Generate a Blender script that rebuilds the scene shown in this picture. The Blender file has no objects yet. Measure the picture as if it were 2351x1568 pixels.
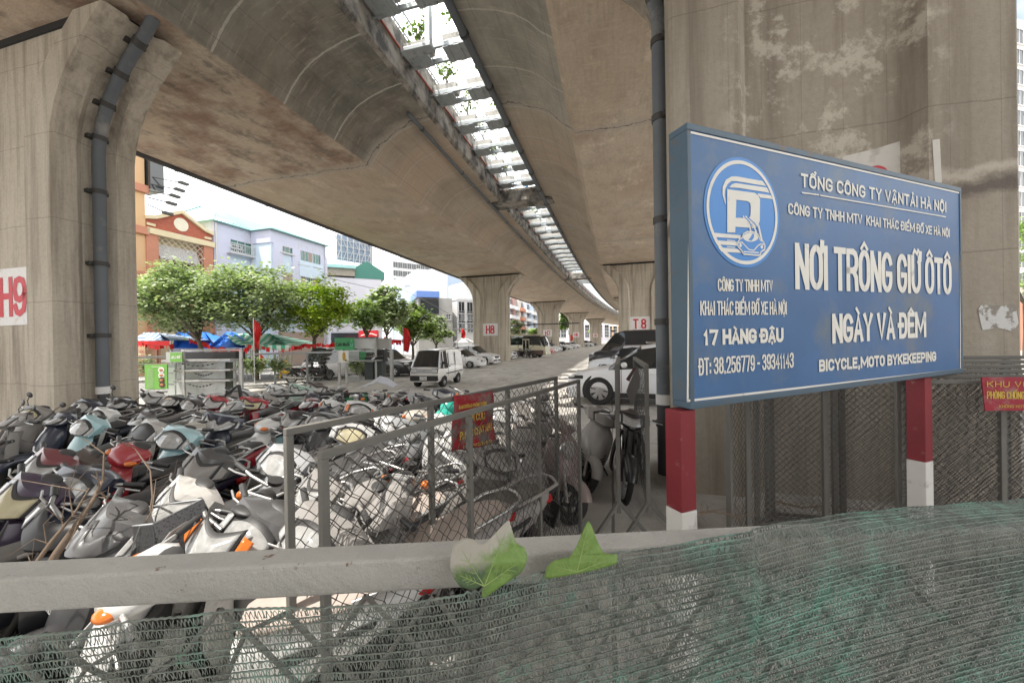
import bpy, bmesh, math, random
import numpy as np
from mathutils import Vector, Matrix, noise as mnoise
R = math.radians
PI = math.pi
C = bpy.context.scene.collection
rnd = random.Random(7)

# ------------------------------------------------------------------ camera
CAMH, FPX, ROLL, PITCH = 2.15, 870.0, 0.016, 3.0 / 870
cF = Vector((0, math.cos(PITCH), -math.sin(PITCH)))
cR0 = Vector((1, 0, 0)); cU0 = cR0.cross(cF)
cR = cR0 * math.cos(ROLL) - cU0 * math.sin(ROLL)
cU = cU0 * math.cos(ROLL) + cR0 * math.sin(ROLL)
CAM = Vector((0, 0, CAMH))
cam_d = bpy.data.cameras.new('camera'); cam = bpy.data.objects.new('camera', cam_d); C.objects.link(cam)
cam_d.sensor_width = 36; cam_d.lens = 36 * FPX / 2351
cam_d.clip_start = 0.05; cam_d.clip_end = 3000
M3 = Matrix((cR, cU, -cF)).transposed()
cam.matrix_world = Matrix.Translation(CAM) @ M3.to_4x4()
bpy.context.scene.camera = cam

# ------------------------------------------------------------------ light
# road axis heading (clockwise from +Y) near the camera
HEAD = R(14.7)
ax_al = Vector((math.sin(HEAD), math.cos(HEAD), 0)); ax_cr = Vector((math.cos(HEAD), -math.sin(HEAD), 0))
SUN = (ax_cr * -0.275 + ax_al * -0.30 + Vector((0, 0, 1))).normalized()
sl = bpy.data.lights.new('sun', 'SUN'); so = bpy.data.objects.new('sun', sl); C.objects.link(so)
sl.energy = 4.2; sl.angle = R(0.55); sl.color = (1, 0.95, 0.88)
so.rotation_euler = SUN.to_track_quat('Z', 'Y').to_euler()
W = bpy.data.worlds.new('World'); bpy.context.scene.world = W; W.use_nodes = True
nt = W.node_tree; bg = nt.nodes['Background']
sky = nt.nodes.new('ShaderNodeTexSky'); sky.sky_type = 'NISHITA'; sky.sun_disc = False
sky.sun_elevation = math.asin(SUN.z); sky.sun_rotation = math.atan2(SUN.x, SUN.y)
sky.air_density = 1.4; sky.dust_density = 3.5; sky.ozone_density = 1.0
# thin bright cloud cover over the blue
tc = nt.nodes.new('ShaderNodeTexCoord'); nz = nt.nodes.new('ShaderNodeTexNoise')
nz.inputs['Scale'].default_value = 2.2; nz.inputs['Detail'].default_value = 6
rp = nt.nodes.new('ShaderNodeValToRGB'); rp.color_ramp.elements[0].position = 0.36; rp.color_ramp.elements[1].position = 0.56
mx = nt.nodes.new('ShaderNodeMix'); mx.data_type = 'RGBA'
mx.inputs[7].default_value = (13.0, 13.0, 12.8, 1)
nt.links.new(tc.outputs['Generated'], nz.inputs['Vector']); nt.links.new(nz.outputs['Fac'], rp.inputs['Fac'])
nt.links.new(rp.outputs['Color'], mx.inputs[0]); nt.links.new(sky.outputs['Color'], mx.inputs[6])
nt.links.new(mx.outputs[2], bg.inputs['Color']); bg.inputs['Strength'].default_value = 0.15
vs = bpy.context.scene.view_settings
vs.view_transform = 'Standard'; vs.look = 'None'; vs.gamma = 1; vs.exposure = 0.76
cy = bpy.context.scene.cycles
cy.max_bounces = 8; cy.diffuse_bounces = 5; cy.glossy_bounces = 3; cy.transparent_max_bounces = 12
cy.sample_clamp_indirect = 6
try: cy.use_denoising = True
except Exception: pass

# ------------------------------------------------------------------ pixel helpers (photo shown 2351 px wide)
def ray(x, y): return cF + cR * ((x - 1175.5) / FPX) + cU * ((784 - y) / FPX)
def onY(x, y, Y):
    d = ray(x, y); return CAM + d * (Y / d.y)
def onZ(x, y, z=0.0):
    d = ray(x, y); return CAM + d * ((z - CAMH) / d.z)
def onP(x, y, p, n):
    d = ray(x, y); return CAM + d * ((p - CAM).dot(n) / d.dot(n))
def V(*a): return Vector(a)

# ------------------------------------------------------------------ materials
MATS = {}
def L(nt, a, b): nt.links.new(a, b)
def node(nt, t, **kw):
    n = nt.nodes.new(t)
    for k, v in kw.items(): setattr(n, k, v)
    return n
def mathn(nt, op, a, b=None, clamp=False):
    n = nt.nodes.new('ShaderNodeMath'); n.operation = op; n.use_clamp = clamp
    for i, v in enumerate((a, b)):
        if v is None: continue
        if isinstance(v, (int, float)): n.inputs[i].default_value = v
        else: L(nt, v, n.inputs[i])
    return n.outputs[0]
def mixc(nt, f, a, b, blend='MIX'):
    n = nt.nodes.new('ShaderNodeMix'); n.data_type = 'RGBA'; n.blend_type = blend
    for i, v in ((0, f), (6, a), (7, b)):
        if isinstance(v, (int, float)): n.inputs[i].default_value = v
        elif isinstance(v, (tuple, list)): n.inputs[i].default_value = (*v[:3], 1)
        else: L(nt, v, n.inputs[i])
    return n.outputs[2]
def ramp(nt, fac, a, b):
    n = nt.nodes.new('ShaderNodeMapRange'); n.clamp = True
    n.inputs[1].default_value = a; n.inputs[2].default_value = b; L(nt, fac, n.inputs[0]); return n.outputs[0]
def noisen(nt, vec, scale, detail=4, rough=.55, stretch=None):
    if stretch:
        m = nt.nodes.new('ShaderNodeMapping'); m.inputs['Scale'].default_value = stretch; L(nt, vec, m.inputs[0]); vec = m.outputs[0]
    n = nt.nodes.new('ShaderNodeTexNoise'); n.inputs['Scale'].default_value = scale
    n.inputs['Detail'].default_value = detail; n.inputs['Roughness'].default_value = rough
    if vec is not None: L(nt, vec, n.inputs['Vector'])
    return n.outputs['Fac']
def bumpn(nt, bs, h, strength, dist=.02):
    b = nt.nodes.new('ShaderNodeBump'); b.inputs['Strength'].default_value = strength; b.inputs['Distance'].default_value = dist
    L(nt, h, b.inputs['Height']); L(nt, b.outputs[0], bs.inputs['Normal'])
def newmat(name):
    m = bpy.data.materials.new(name); m.use_nodes = True
    return m, m.node_tree, m.node_tree.nodes['Principled BSDF']
def mat(name, col, rough=.6, metal=0., var=.12, scale=5., bump=0., spec=None, coat=0., dust=0., dirt=None, dirt_t=(.55, .72), dscale=3., emit=0., trans=0., alpha=1.):
    if name in MATS: return MATS[name]
    m, nt, bs = newmat(name)
    co = node(nt, 'ShaderNodeTexCoord').outputs['Object']
    f = noisen(nt, co, scale, 5, .6)
    c = mixc(nt, f, tuple(x * (1 - var) for x in col), tuple(min(1, x * (1 + var)) for x in col))
    if dirt:
        g = ramp(nt, noisen(nt, co, dscale, 6, .65), *dirt_t); c = mixc(nt, g, c, dirt)
    rr = rough
    if dust > 0:   # settled dust lies on the faces that look up, in patches
        ge = node(nt, 'ShaderNodeNewGeometry').outputs['Normal']
        sx = node(nt, 'ShaderNodeSeparateXYZ'); L(nt, ge, sx.inputs[0])
        up = ramp(nt, sx.outputs['Z'], .1, 1.0)
        g = mathn(nt, 'MULTIPLY', up, ramp(nt, noisen(nt, co, 7, 6, .7), .25, .7)); g = mathn(nt, 'MULTIPLY', g, dust, True)
        g = mathn(nt, 'ADD', g, dust * dust * .12, True)
        c = mixc(nt, g, c, (.24, .22, .2))
        rr = mathn(nt, 'ADD', mathn(nt, 'MULTIPLY', g, .6), rough, True)
    L(nt, c, bs.inputs['Base Color'])
    if isinstance(rr, float) or isinstance(rr, int): bs.inputs['Roughness'].default_value = rr
    else: L(nt, rr, bs.inputs['Roughness'])
    bs.inputs['Metallic'].default_value = metal
    if spec is not None: bs.inputs['Specular IOR Level'].default_value = spec
    if coat: bs.inputs['Coat Weight'].default_value = coat; bs.inputs['Coat Roughness'].default_value = .08
    if bump: bumpn(nt, bs, noisen(nt, co, scale * 6, 5, .7), bump)
    if emit: bs.inputs['Emission Color'].default_value = (*col, 1); bs.inputs['Emission Strength'].default_value = emit
    if trans: bs.inputs['Transmission Weight'].default_value = trans
    if alpha < 1: bs.inputs['Alpha'].default_value = alpha
    MATS[name] = m
    return m

# ------------------------------------------------------------------ mesh builder
class MB:
    def __init__(s): s.v = []; s.f = []; s.m = []; s.uv = None
    def _add(s, vs, fs, mi=0):
        o = len(s.v); s.v += [tuple(p) for p in vs]
        s.f += [tuple(i + o for i in f) for f in fs]; s.m += [mi] * len(fs); return s
    def box(s, c, size, rot=None, mi=0, taper=1.):
        x, y, z = (a / 2 for a in size)
        p = [V(i * x * (taper if k > 0 else 1), j * y * (taper if k > 0 else 1), k * z) for k in (-1, 1) for j in (-1, 1) for i in (-1, 1)]
        if rot is not None: p = [rot @ q for q in p]
        c = V(*c)
        return s._add([c + q for q in p], [(0, 2, 3, 1), (4, 5, 7, 6), (0, 1, 5, 4), (1, 3, 7, 5), (3, 2, 6, 7), (2, 0, 4, 6)], mi)
    def beam(s, a, b, w, h=None, up=V(0, 0, 1), mi=0):
        a = V(*a); b = V(*b); h = h or w; d = (b - a).normalized()
        sx = d.cross(up)
        if sx.length < 1e-4: sx = d.cross(V(1, 0, 0))
        sx.normalize(); sz = sx.cross(d)
        q = [(sx * i * w / 2 + sz * j * h / 2) for i, j in ((-1, -1), (1, -1), (1, 1), (-1, 1))]
        return s._add([a + t for t in q] + [b + t for t in q], [(3, 2, 1, 0), (4, 5, 6, 7), (0, 1, 5, 4), (1, 2, 6, 5), (2, 3, 7, 6), (3, 0, 4, 7)], mi)
    def tube(s, pts, r, n=8, cap=True, mi=0):
        pts = [V(*p) for p in pts]; rs = r if isinstance(r, (list, tuple)) else [r] * len(pts)
        vs = []; nrm = None
        for i, p in enumerate(pts):
            t = (pts[min(i + 1, len(pts) - 1)] - pts[max(i - 1, 0)])
            t = t.normalized() if t.length > 1e-9 else V(0, 0, 1)
            if nrm is None:
                nrm = t.orthogonal().normalized()
            nrm = (nrm - t * nrm.dot(t))
            nrm = nrm.normalized() if nrm.length > 1e-6 else t.orthogonal().normalized()
            b = t.cross(nrm)
            for k in range(n):
                a = 2 * PI * k / n; vs.append(p + (nrm * math.cos(a) + b * math.sin(a)) * rs[i])
        fs = []
        for i in range(len(pts) - 1):
            for k in range(n):
                k2 = (k + 1) % n
                fs.append((i * n + k, i * n + k2, (i + 1) * n + k2, (i + 1) * n + k))
        if cap: fs += [tuple(range(n - 1, -1, -1)), tuple(range((len(pts) - 1) * n, len(pts) * n))]
        return s._add(vs, fs, mi)
    def loft(s, secs, closed=True, cap=True, mi=0):
        n = len(secs[0]); vs = [p for q in secs for p in q]; fs = []
        for i in range(len(secs) - 1):
            for k in range(n if closed else n - 1):
                k2 = (k + 1) % n
                fs.append((i * n + k, i * n + k2, (i + 1) * n + k2, (i + 1) * n + k))
        if cap and closed: fs += [tuple(range(n - 1, -1, -1)), tuple(range((len(secs) - 1) * n, len(secs) * n))]
        return s._add(vs, fs, mi)
    def prism(s, poly, off, mi=0):
        n = len(poly); a = [V(*p) for p in poly]; off = V(*off); b = [p + off for p in a]
        return s._add(a + b, [tuple(range(n - 1, -1, -1)), tuple(range(n, 2 * n))] + [(k, (k + 1) % n, n + (k + 1) % n, n + k) for k in range(n)], mi)
    def quad(s, *p, mi=0): return s._add(p, [tuple(range(len(p)))], mi)
    def lathe(s, prof, n=20, c=(0, 0, 0), axis='z', mi=0, cap=True):
        c = V(*c); secs = []
        for r, h in prof:
            q = []
            for k in range(n):
                a = 2 * PI * k / n; x, y = r * math.cos(a), r * math.sin(a)
                q.append(c + (V(x, y, h) if axis == 'z' else V(x, h, y) if axis == 'y' else V(h, x, y)))
            secs.append(q)
        return s.loft(secs, True, cap, mi)
    def ball(s, c, r, n=12, m=8, mi=0, rot=None):
        c = V(*c); r = V(*r) if not isinstance(r, (int, float)) else V(r, r, r); secs = []
        for i in range(m + 1):
            t = PI * i / m * .998 + .001; q = []
            for k in range(n):
                a = 2 * PI * k / n
                p = V(r.x * math.sin(t) * math.cos(a), r.y * math.sin(t) * math.sin(a), r.z * math.cos(t))
                q.append(c + (rot @ p if rot is not None else p))
            secs.append(q)
        return s.loft(secs, True, True, mi)
    def build(s, name, mats, parent=None, smooth=None, uv=None, kind=None, bevel=0, fix=True):
        me = bpy.data.meshes.new(name); me.from_pydata(s.v, [], s.f)
        mats = mats if isinstance(mats, (list, tuple)) else [mats]
        for m in mats: me.materials.append(m)
        if len(mats) > 1: me.polygons.foreach_set('material_index', s.m)
        if fix:
            bm = bmesh.new(); bm.from_mesh(me); bmesh.ops.recalc_face_normals(bm, faces=bm.faces); bmesh.ops.delete(bm, geom=[q for q in bm.verts if not q.link_faces], context='VERTS') if uv is None else None; bm.to_mesh(me); bm.free()
        if smooth is not None:
            me.shade_smooth(); me.set_sharp_from_angle(angle=R(smooth))
        if uv is not None:
            lay = me.uv_layers.new(name='UVMap'); li = np.zeros(len(me.loops), dtype=np.int32); me.loops.foreach_get('vertex_index', li)
            lay.data.foreach_set('uv', np.asarray(uv, dtype=np.float32)[li].ravel())
        me.update()
        o = bpy.data.objects.new(name, me); C.objects.link(o)
        if parent is not None: o.parent = parent
        if kind: o['kind'] = kind
        if bevel:
            b = o.modifiers.new('bevel', 'BEVEL'); b.width = bevel; b.segments = 2; b.limit_method = 'ANGLE'; b.angle_limit = R(40)
        return o
def tag(o, label, cat, group=None):
    o['label'] = label; o['category'] = cat
    if group: o['group'] = group
    return o
def thing(name, label, cat, loc=(0, 0, 0), rz=0., group=None):
    o = bpy.data.objects.new(name, None); C.objects.link(o); o.location = loc; o.rotation_euler = (0, 0, rz)
    o.empty_display_size = .2
    return tag(o, label, cat, group)
def copy_tree(o, parent=None):
    c = o.copy(); C.objects.link(c)
    if parent is not None: c.parent = parent
    for ch in list(o.children): copy_tree(ch, c)
    return c
def bake(o, lv=1):
    """smooth a rough cage once, so that copies share a plain mesh"""
    md = o.modifiers.new('s', 'SUBSURF'); md.levels = lv; md.render_levels = lv
    dg = bpy.context.evaluated_depsgraph_get(); me = bpy.data.meshes.new_from_object(o.evaluated_get(dg), depsgraph=dg)
    o.modifiers.clear(); o.data = me; me.shade_smooth(); return o

# lettering
_TX = {}
def text_data(body, bold=.012, spacing=1.):
    k = (body, bold, spacing)
    if k not in _TX:
        cu = bpy.data.curves.new('lettering', 'FONT'); cu.body = body; cu.offset = bold; cu.resolution_u = 3; cu.space_character = spacing
        ob = bpy.data.objects.new('lettering', cu); C.objects.link(ob)
        dg = bpy.context.evaluated_depsgraph_get(); me = bpy.data.meshes.new_from_object(ob.evaluated_get(dg), depsgraph=dg)
        v = [tuple(p.co) for p in me.vertices]; f = [tuple(p.vertices) for p in me.polygons]
        bpy.data.objects.remove(ob); bpy.data.meshes.remove(me); bpy.data.curves.remove(cu)
        _TX[k] = (v, f)
    return _TX[k]
CAPH = None
def text_on(mb, body, bl, right, up, width, height, bold=.012, spacing=1., lift=.002, mi=0):
    """lettering of the given width and capital height, baseline start bl, on the plane right x up"""
    global CAPH
    if CAPH is None:
        hv, _ = text_data('H', .0); CAPH = max(p[1] for p in hv)
    v, f = text_data(body, bold, spacing)
    x0 = min(p[0] for p in v); x1 = max(p[0] for p in v)
    sx = width / max(1e-6, x1 - x0); sy = height / CAPH; n = right.cross(up).normalized()
    mb._add([bl + right * ((p[0] - x0) * sx) + up * (p[1] * sy) + n * lift for p in v], f, mi)
# ------------------------------------------------------------------ condensed gothic lettering drawn with strokes
import unicodedata
def _rr(x0, y0, x1, y1, rx, ry, a0=0, a1=360, n=5):
    """rounded-rectangle path, from angle a0 to a1 (degrees, ccw from +x)"""
    pts = []
    cs = [(x1 - rx, y1 - ry, 0), (x0 + rx, y1 - ry, 90), (x0 + rx, y0 + ry, 180), (x1 - rx, y0 + ry, 270)]
    st = int(a0 // 90); en = int((a1 - 1) // 90)
    for q in range(st, en + 1):
        cx, cy, b = cs[q % 4]
        for k in range(n + 1): pts.append((cx + rx * math.cos(R(b + 90 * k / n)), cy + ry * math.sin(R(b + 90 * k / n))))
    return pts
_O = _rr(0, 0, 1, 1, .5, .3); _O = _O + [_O[0]]
GL = {
 'A': [[(0, 0), (.5, 1), (1, 0)], [(.2, .3), (.8, .3)]], 'B': [[(0, 0), (0, 1), (.6, 1)] + _rr(.3, .54, .95, 1, .35, .2, 0, 90)[::-1] + [(.95, .74)], [(0, .53), (.6, .53)] + [(.85, .5), (1, .4), (1, .15), (.85, .03), (.6, 0), (0, 0)]],
 'C': [_rr(0, 0, 1, 1, .5, .3)[1:23]], 'D': [[(0, 0), (0, 1), (.5, 1), (.8, .95), (1, .75), (1, .25), (.8, .05), (.5, 0), (0, 0)]],
 'E': [[(1, 0), (0, 0), (0, 1), (1, 1)], [(0, .52), (.85, .52)]], 'G': [_rr(0, 0, 1, 1, .5, .3)[1:24] + [(1, .3), (1, .45), (.55, .45)]],
 'H': [[(0, 0), (0, 1)], [(1, 0), (1, 1)], [(0, .52), (1, .52)]], 'I': [[(.5, 0), (.5, 1)]], 'K': [[(0, 0), (0, 1)], [(1, 1), (.05, .42)], [(.32, .6), (1, 0)]], 'L': [[(0, 1), (0, 0), (1, 0)]],
 'M': [[(0, 0), (0, 1)], [(1, 0), (1, 1)], [(.05, .95), (.5, .2), (.95, .95)]], 'N': [[(0, 0), (0, 1)], [(1, 0), (1, 1)], [(.06, .95), (.94, .05)]], 'O': [_O], 'P': [[(0, 0), (0, 1), (.6, 1), (.88, .94), (1, .82), (1, .62), (.88, .5), (.6, .44), (0, .44)]],
 'Q': [_O, [(.6, .2), (1, -.05)]], 'R': [[(0, 0), (0, 1), (.6, 1), (.88, .94), (1, .82), (1, .64), (.88, .53), (.6, .48), (0, .48)], [(.6, .48), (.95, .3), (1, 0)]],
 'S': [[(1, .76), (.9, .93), (.65, 1), (.35, 1), (.1, .93), (0, .78), (.1, .62), (.5, .53), (.9, .42), (1, .25), (.9, .07), (.65, 0), (.35, 0), (.1, .07), (0, .25)]],
 'T': [[(0, 1), (1, 1)], [(.5, 1), (.5, 0)]], 'U': [[(0, 1)] + _rr(0, 0, 1, 1, .5, .3)[12:24] + [(1, 1)]], 'V': [[(0, 1), (.5, 0), (1, 1)]], 'X': [[(0, 0), (1, 1)], [(0, 1), (1, 0)]], 'Y': [[(0, 1), (.5, .45), (1, 1)], [(.5, .45), (.5, 0)]],
 '0': [_O], '1': [[(.15, .75), (.55, 1), (.55, 0)]], '2': [[(0, .74), (.1, .92), (.35, 1), (.65, 1), (.92, .92), (1, .76), (.92, .55), (0, 0), (1, 0)]],
 '3': [[(0, .8), (.15, .95), (.5, 1), (.85, .95), (.97, .78), (.85, .6), (.4, .53)], [(.5, .53), (.88, .45), (1, .25), (.85, .06), (.5, 0), (.15, .05), (0, .2)]], '4': [[(.72, 0), (.72, 1), (0, .3), (1, .3)]],
 '5': [[(.92, 1), (.1, 1), (.04, .52), (.5, .62), (.88, .55), (1, .34), (.88, .08), (.5, 0), (.12, .05), (0, .2)]], '6': [[(.95, .8), (.8, .96), (.5, 1), (.12, .9), (0, .65), (0, .25), (.15, .05), (.5, 0), (.85, .05), (1, .3), (.85, .55), (.5, .6), (.15, .52), (0, .36)]],
 '7': [[(0, 1), (1, 1), (.4, 0)]], '8': [[(.5, .54), (.85, .62), (.95, .78), (.82, .95), (.5, 1), (.18, .95), (.05, .78), (.15, .62), (.5, .54), (.88, .45), (1, .25), (.85, .05), (.5, 0), (.15, .05), (0, .25), (.12, .45), (.5, .54)]],
 '9': [[(.05, .2), (.2, .04), (.5, 0), (.88, .1), (1, .35), (1, .75), (.85, .95), (.5, 1), (.15, .95), (0, .7), (.15, .45), (.5, .4), (.85, .48), (1, .64)]],
 '-': [[(.1, .45), (.9, .45)]], '.': [[(.5, -.02), (.5, .06)]], ':': [[(.5, .1), (.5, .2)], [(.5, .55), (.5, .65)]], ',': [[(.55, .05), (.35, -.16)]],
}
GW = {'I': .1, 'M': 1.6, '.': .15, ':': .15, ',': .2, '-': .55, '1': .5, 'E': .85, 'L': .85, 'W': 1.4, 'T': .95}
MARK = {'\u0302': [[(.15, 1.12), (.5, 1.27), (.85, 1.12)]], '\u0301': [[(.42, 1.12), (.72, 1.3)]], '\u0300': [[(.28, 1.3), (.58, 1.12)]], '\u0309': [[(.38, 1.34), (.55, 1.38), (.66, 1.29), (.5, 1.2), (.48, 1.12)]],
        '\u0303': [[(.15, 1.14), (.3, 1.24), (.5, 1.18), (.7, 1.13), (.85, 1.24)]], '\u0323': [[(.5, -.24), (.5, -.14)]], '\u031b': [[(.92, .88), (1.12, .96), (1.16, 1.14)]]}
def gothic(mb, body, bl, right, up, width, height, weight=.2, gap=.24, lift=0., mi=0, n=None):
    """weight: stroke width / capital height, set in the proportions of the finished letters"""
    n = n or right.cross(up).normalized(); adv = []; x = 0.
    for ch in body:
        if ch == ' ': x += .62; continue
        d = unicodedata.normalize('NFD', 'D' if ch == 'Đ' else ch); w = GW.get(d[0], 1.)
        adv.append((ch, d, x, w)); x += w + gap * 2.0
    total = x - gap * 2.0; th = min(weight * height, .44 * width / total); sx = (width - th) / total
    k = 0
    for ch, d, x0, w in adv:
        st = [[(x0 + px * w, py) for px, py in s] for s in GL.get(d[0], [])]
        dy = 0.
        for mk in d[1:]:
            for s in MARK.get(mk, []):
                ox = .42 if (dy > 0) else 0.
                st.append([(x0 + (px + ox) * w if w > .3 else x0 + (px - .5) * .8 + .05, py + dy * (1 if ox == 0 else .55)) for px, py in s])
            if mk == '\u0302': dy = .14
        if ch == 'Đ': st.append([(x0 - .22, .52), (x0 + .42, .52)])
        for s in st:
            P = []
            for px, py in s:
                yy = th / 2 + py * (height - th); P.append((th / 2 + px * sx, yy))
            k += 1; lf = lift + .00012 * (k % 7); L_, R_ = [], []; thin = th * (.62 if min(p[1] for p in s) > 1.05 or max(p[1] for p in s) < -.1 else 1)
            for i, p in enumerate(P):
                a = P[max(0, i - 1)]; b = P[min(len(P) - 1, i + 1)]
                d1 = Vector((p[0] - a[0], p[1] - a[1])); d2 = Vector((b[0] - p[0], b[1] - p[1]))
                if i == 0: d1 = d2
                if i == len(P) - 1: d2 = d1
                if s[0] == s[-1] and len(s) > 3 and i in (0, len(P) - 1): d1 = Vector((P[-1][0] - P[-2][0], P[-1][1] - P[-2][1])); d2 = Vector((P[1][0] - P[0][0], P[1][1] - P[0][1]))
                if d1.length < 1e-9: d1 = d2
                if d2.length < 1e-9: d2 = d1
                d1.normalize(); d2.normalize(); t = (d1 + d2)
                if t.length < .2: t = d1
                t.normalize(); nn = Vector((-t.y, t.x)); m = min(1.25, 1 / max(.35, abs(nn.dot(Vector((-d1.y, d1.x))))))
                e = Vector((0, 0))
                if i == 0 and s[0] != s[-1]: e = -d2 * thin * .5
                if i == len(P) - 1 and s[0] != s[-1]: e = d1 * thin * .5
                L_.append(Vector(p) + e + nn * thin / 2 * m); R_.append(Vector(p) + e - nn * thin / 2 * m)
            vs = [bl + right * q.x + up * q.y + n * lf for q in L_] + [bl + right * q.x + up * q.y + n * lf for q in R_]; c = len(P)
            mb._add(vs, [(i, c + i, c + i + 1, i + 1) for i in range(c - 1)], mi)
# ------------------------------------------------------------------ viaduct axis: gap centreline, gently bending right
_path = []
def _mkpath():
    x, y = -2.95, 9.0; s = 0.0; ds = .5
    def th(s): return HEAD + (R(.062) * max(0, s - 8) if s < 150 else R(.062) * 142 + R(.10) * (s - 150))
    while s < 330:
        _path.append((s, x, y, th(s))); x += math.sin(th(s)) * ds; y += math.cos(th(s)) * ds; s += ds
    x, y, s = -2.95, 9.0, 0.0; pre = []
    while s > -60:
        s -= ds; x -= math.sin(HEAD) * ds; y -= math.cos(HEAD) * ds; pre.append((s, x, y, HEAD))
    _path[:0] = pre[::-1]
_mkpath()
S0 = _path[0][0]
def G(s, c=0., z=0.):
    i = (s - S0) / .5; k = max(0, min(len(_path) - 2, int(i))); f = i - k
    a, b = _path[k], _path[k + 1]
    x = a[1] + (b[1] - a[1]) * f; y = a[2] + (b[2] - a[2]) * f; t = a[3] + (b[3] - a[3]) * f
    return V(x + c * math.cos(t), y - c * math.sin(t), z)
def Gth(s):
    k = max(0, min(len(_path) - 1, int((s - S0) / .5))); return _path[k][3]

def concrete(name, base, brown, wing=None, lines=(3.0, 0.), seed=0.):
    m, nt, bs = newmat(name)
    tcn = node(nt, 'ShaderNodeTexCoord'); uv = tcn.outputs['UV']; ob = tcn.outputs['Object']
    sp = node(nt, 'ShaderNodeSeparateXYZ'); L(nt, uv, sp.inputs[0]); u, v = sp.outputs[0], sp.outputs[1]
    big = noisen(nt, uv, .22, 6, .62, (1, 1, 1))
    streak = noisen(nt, uv, 1.0, 8, .7, (.75, 1.15, 1))
    fine = noisen(nt, uv, 9, 6, .7)
    c = mixc(nt, ramp(nt, big, .35, .65), base, brown)
    c = mixc(nt, mathn(nt, 'MULTIPLY', ramp(nt, streak, .48, .70), .5), c, tuple(x * .56 for x in brown))
    c = mixc(nt, mathn(nt, 'MULTIPLY', ramp(nt, noisen(nt, uv, .7, 8, .72, (.8, 1.3, 1)), .56, .68), .55), c, tuple(min(1, x * 1.45) for x in base))
    c = mixc(nt, mathn(nt, 'MULTIPLY', ramp(nt, fine, .40, .72), .42), c, tuple(x * .55 for x in base))
    # pale calcium bloom and rusty patches
    c = mixc(nt, mathn(nt, 'MULTIPLY', ramp(nt, noisen(nt, uv, .42, 8, .75), .61, .70), .6), c, (.42, .40, .36))
    c = mixc(nt, mathn(nt, 'MULTIPLY', ramp(nt, noisen(nt, uv, .33, 7, .7, (1.3, 1, 1)), .55, .72), .5), c, (.30, .17, .11))
    if wing:   # the curved flank (|v| < 3.95) is greyer and blackened by run-off
        av = mathn(nt, 'ABSOLUTE', v)
        wf = mathn(nt, 'SUBTRACT', 1.0, ramp(nt, av, 3.88, 3.92))
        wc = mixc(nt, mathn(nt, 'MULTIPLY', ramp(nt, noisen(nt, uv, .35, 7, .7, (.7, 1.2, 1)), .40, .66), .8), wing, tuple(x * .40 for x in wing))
        wc = mixc(nt, mathn(nt, 'MULTIPLY', ramp(nt, noisen(nt, uv, .20, 6, .6, (1, .2, 1)), .5, .62), .75), wc, brown)
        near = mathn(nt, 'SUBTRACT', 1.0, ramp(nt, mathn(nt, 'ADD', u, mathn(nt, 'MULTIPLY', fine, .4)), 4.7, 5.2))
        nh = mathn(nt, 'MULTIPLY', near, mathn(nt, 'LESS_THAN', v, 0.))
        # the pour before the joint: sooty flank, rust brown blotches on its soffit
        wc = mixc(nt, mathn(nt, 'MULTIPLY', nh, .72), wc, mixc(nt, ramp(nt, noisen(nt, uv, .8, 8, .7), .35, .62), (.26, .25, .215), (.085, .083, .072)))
        far_ = mathn(nt, 'SUBTRACT', 1.0, near)
        wc = mixc(nt, mathn(nt, 'MULTIPLY', far_, .45), wc, brown)
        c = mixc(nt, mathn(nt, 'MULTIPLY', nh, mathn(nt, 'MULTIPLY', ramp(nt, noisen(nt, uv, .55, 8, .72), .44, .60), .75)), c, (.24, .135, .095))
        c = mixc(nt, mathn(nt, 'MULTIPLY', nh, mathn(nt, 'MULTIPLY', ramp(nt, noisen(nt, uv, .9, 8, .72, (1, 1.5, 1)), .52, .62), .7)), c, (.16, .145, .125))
        c = mixc(nt, wf, c, wc)
        # formwork joints: pale lines across the flank and fainter ones along it
        fr = mathn(nt, 'FRACT', mathn(nt, 'DIVIDE', mathn(nt, 'ADD', u, mathn(nt, 'MULTIPLY', fine, .06)), 2.05))
        ln = mathn(nt, 'LESS_THAN', mathn(nt, 'ABSOLUTE', mathn(nt, 'SUBTRACT', fr, .5)), .014)
        c = mixc(nt, mathn(nt, 'MULTIPLY', mathn(nt, 'MULTIPLY', ln, wf), .85), c, (.52, .49, .43))
        fr2 = mathn(nt, 'FRACT', mathn(nt, 'DIVIDE', v, .62))
        ln2 = mathn(nt, 'LESS_THAN', fr2, .022)
        c = mixc(nt, mathn(nt, 'MULTIPLY', mathn(nt, 'MULTIPLY', ln2, wf), .35), c, (.09, .085, .08))
        # cracked pour joint across the soffit
        j = mathn(nt, 'ADD', u, mathn(nt, 'MULTIPLY', mathn(nt, 'SUBTRACT', noisen(nt, uv, .9, 6, .7), .5), .9))
        jf = mathn(nt, 'FRACT', mathn(nt, 'DIVIDE', mathn(nt, 'SUBTRACT', j, 4.6), 15.0))
        d = mathn(nt, 'ABSOLUTE', mathn(nt, 'SUBTRACT', jf, .02))
        c = mixc(nt, mathn(nt, 'MULTIPLY', mathn(nt, 'SUBTRACT', 1.0, ramp(nt, d, .0, .02)), .55), c, (.42, .40, .37))
        c = mixc(nt, mathn(nt, 'MULTIPLY', mathn(nt, 'LESS_THAN', d, .0014), .8), c, (.10, .085, .07))
    bd = noisen(nt, uv, 3.2, 6, .75, (.25, 4.0, 1)); c = mixc(nt, mathn(nt, 'MULTIPLY', ramp(nt, bd, .50, .70), .38), c, tuple(x * .5 for x in base))
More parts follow.
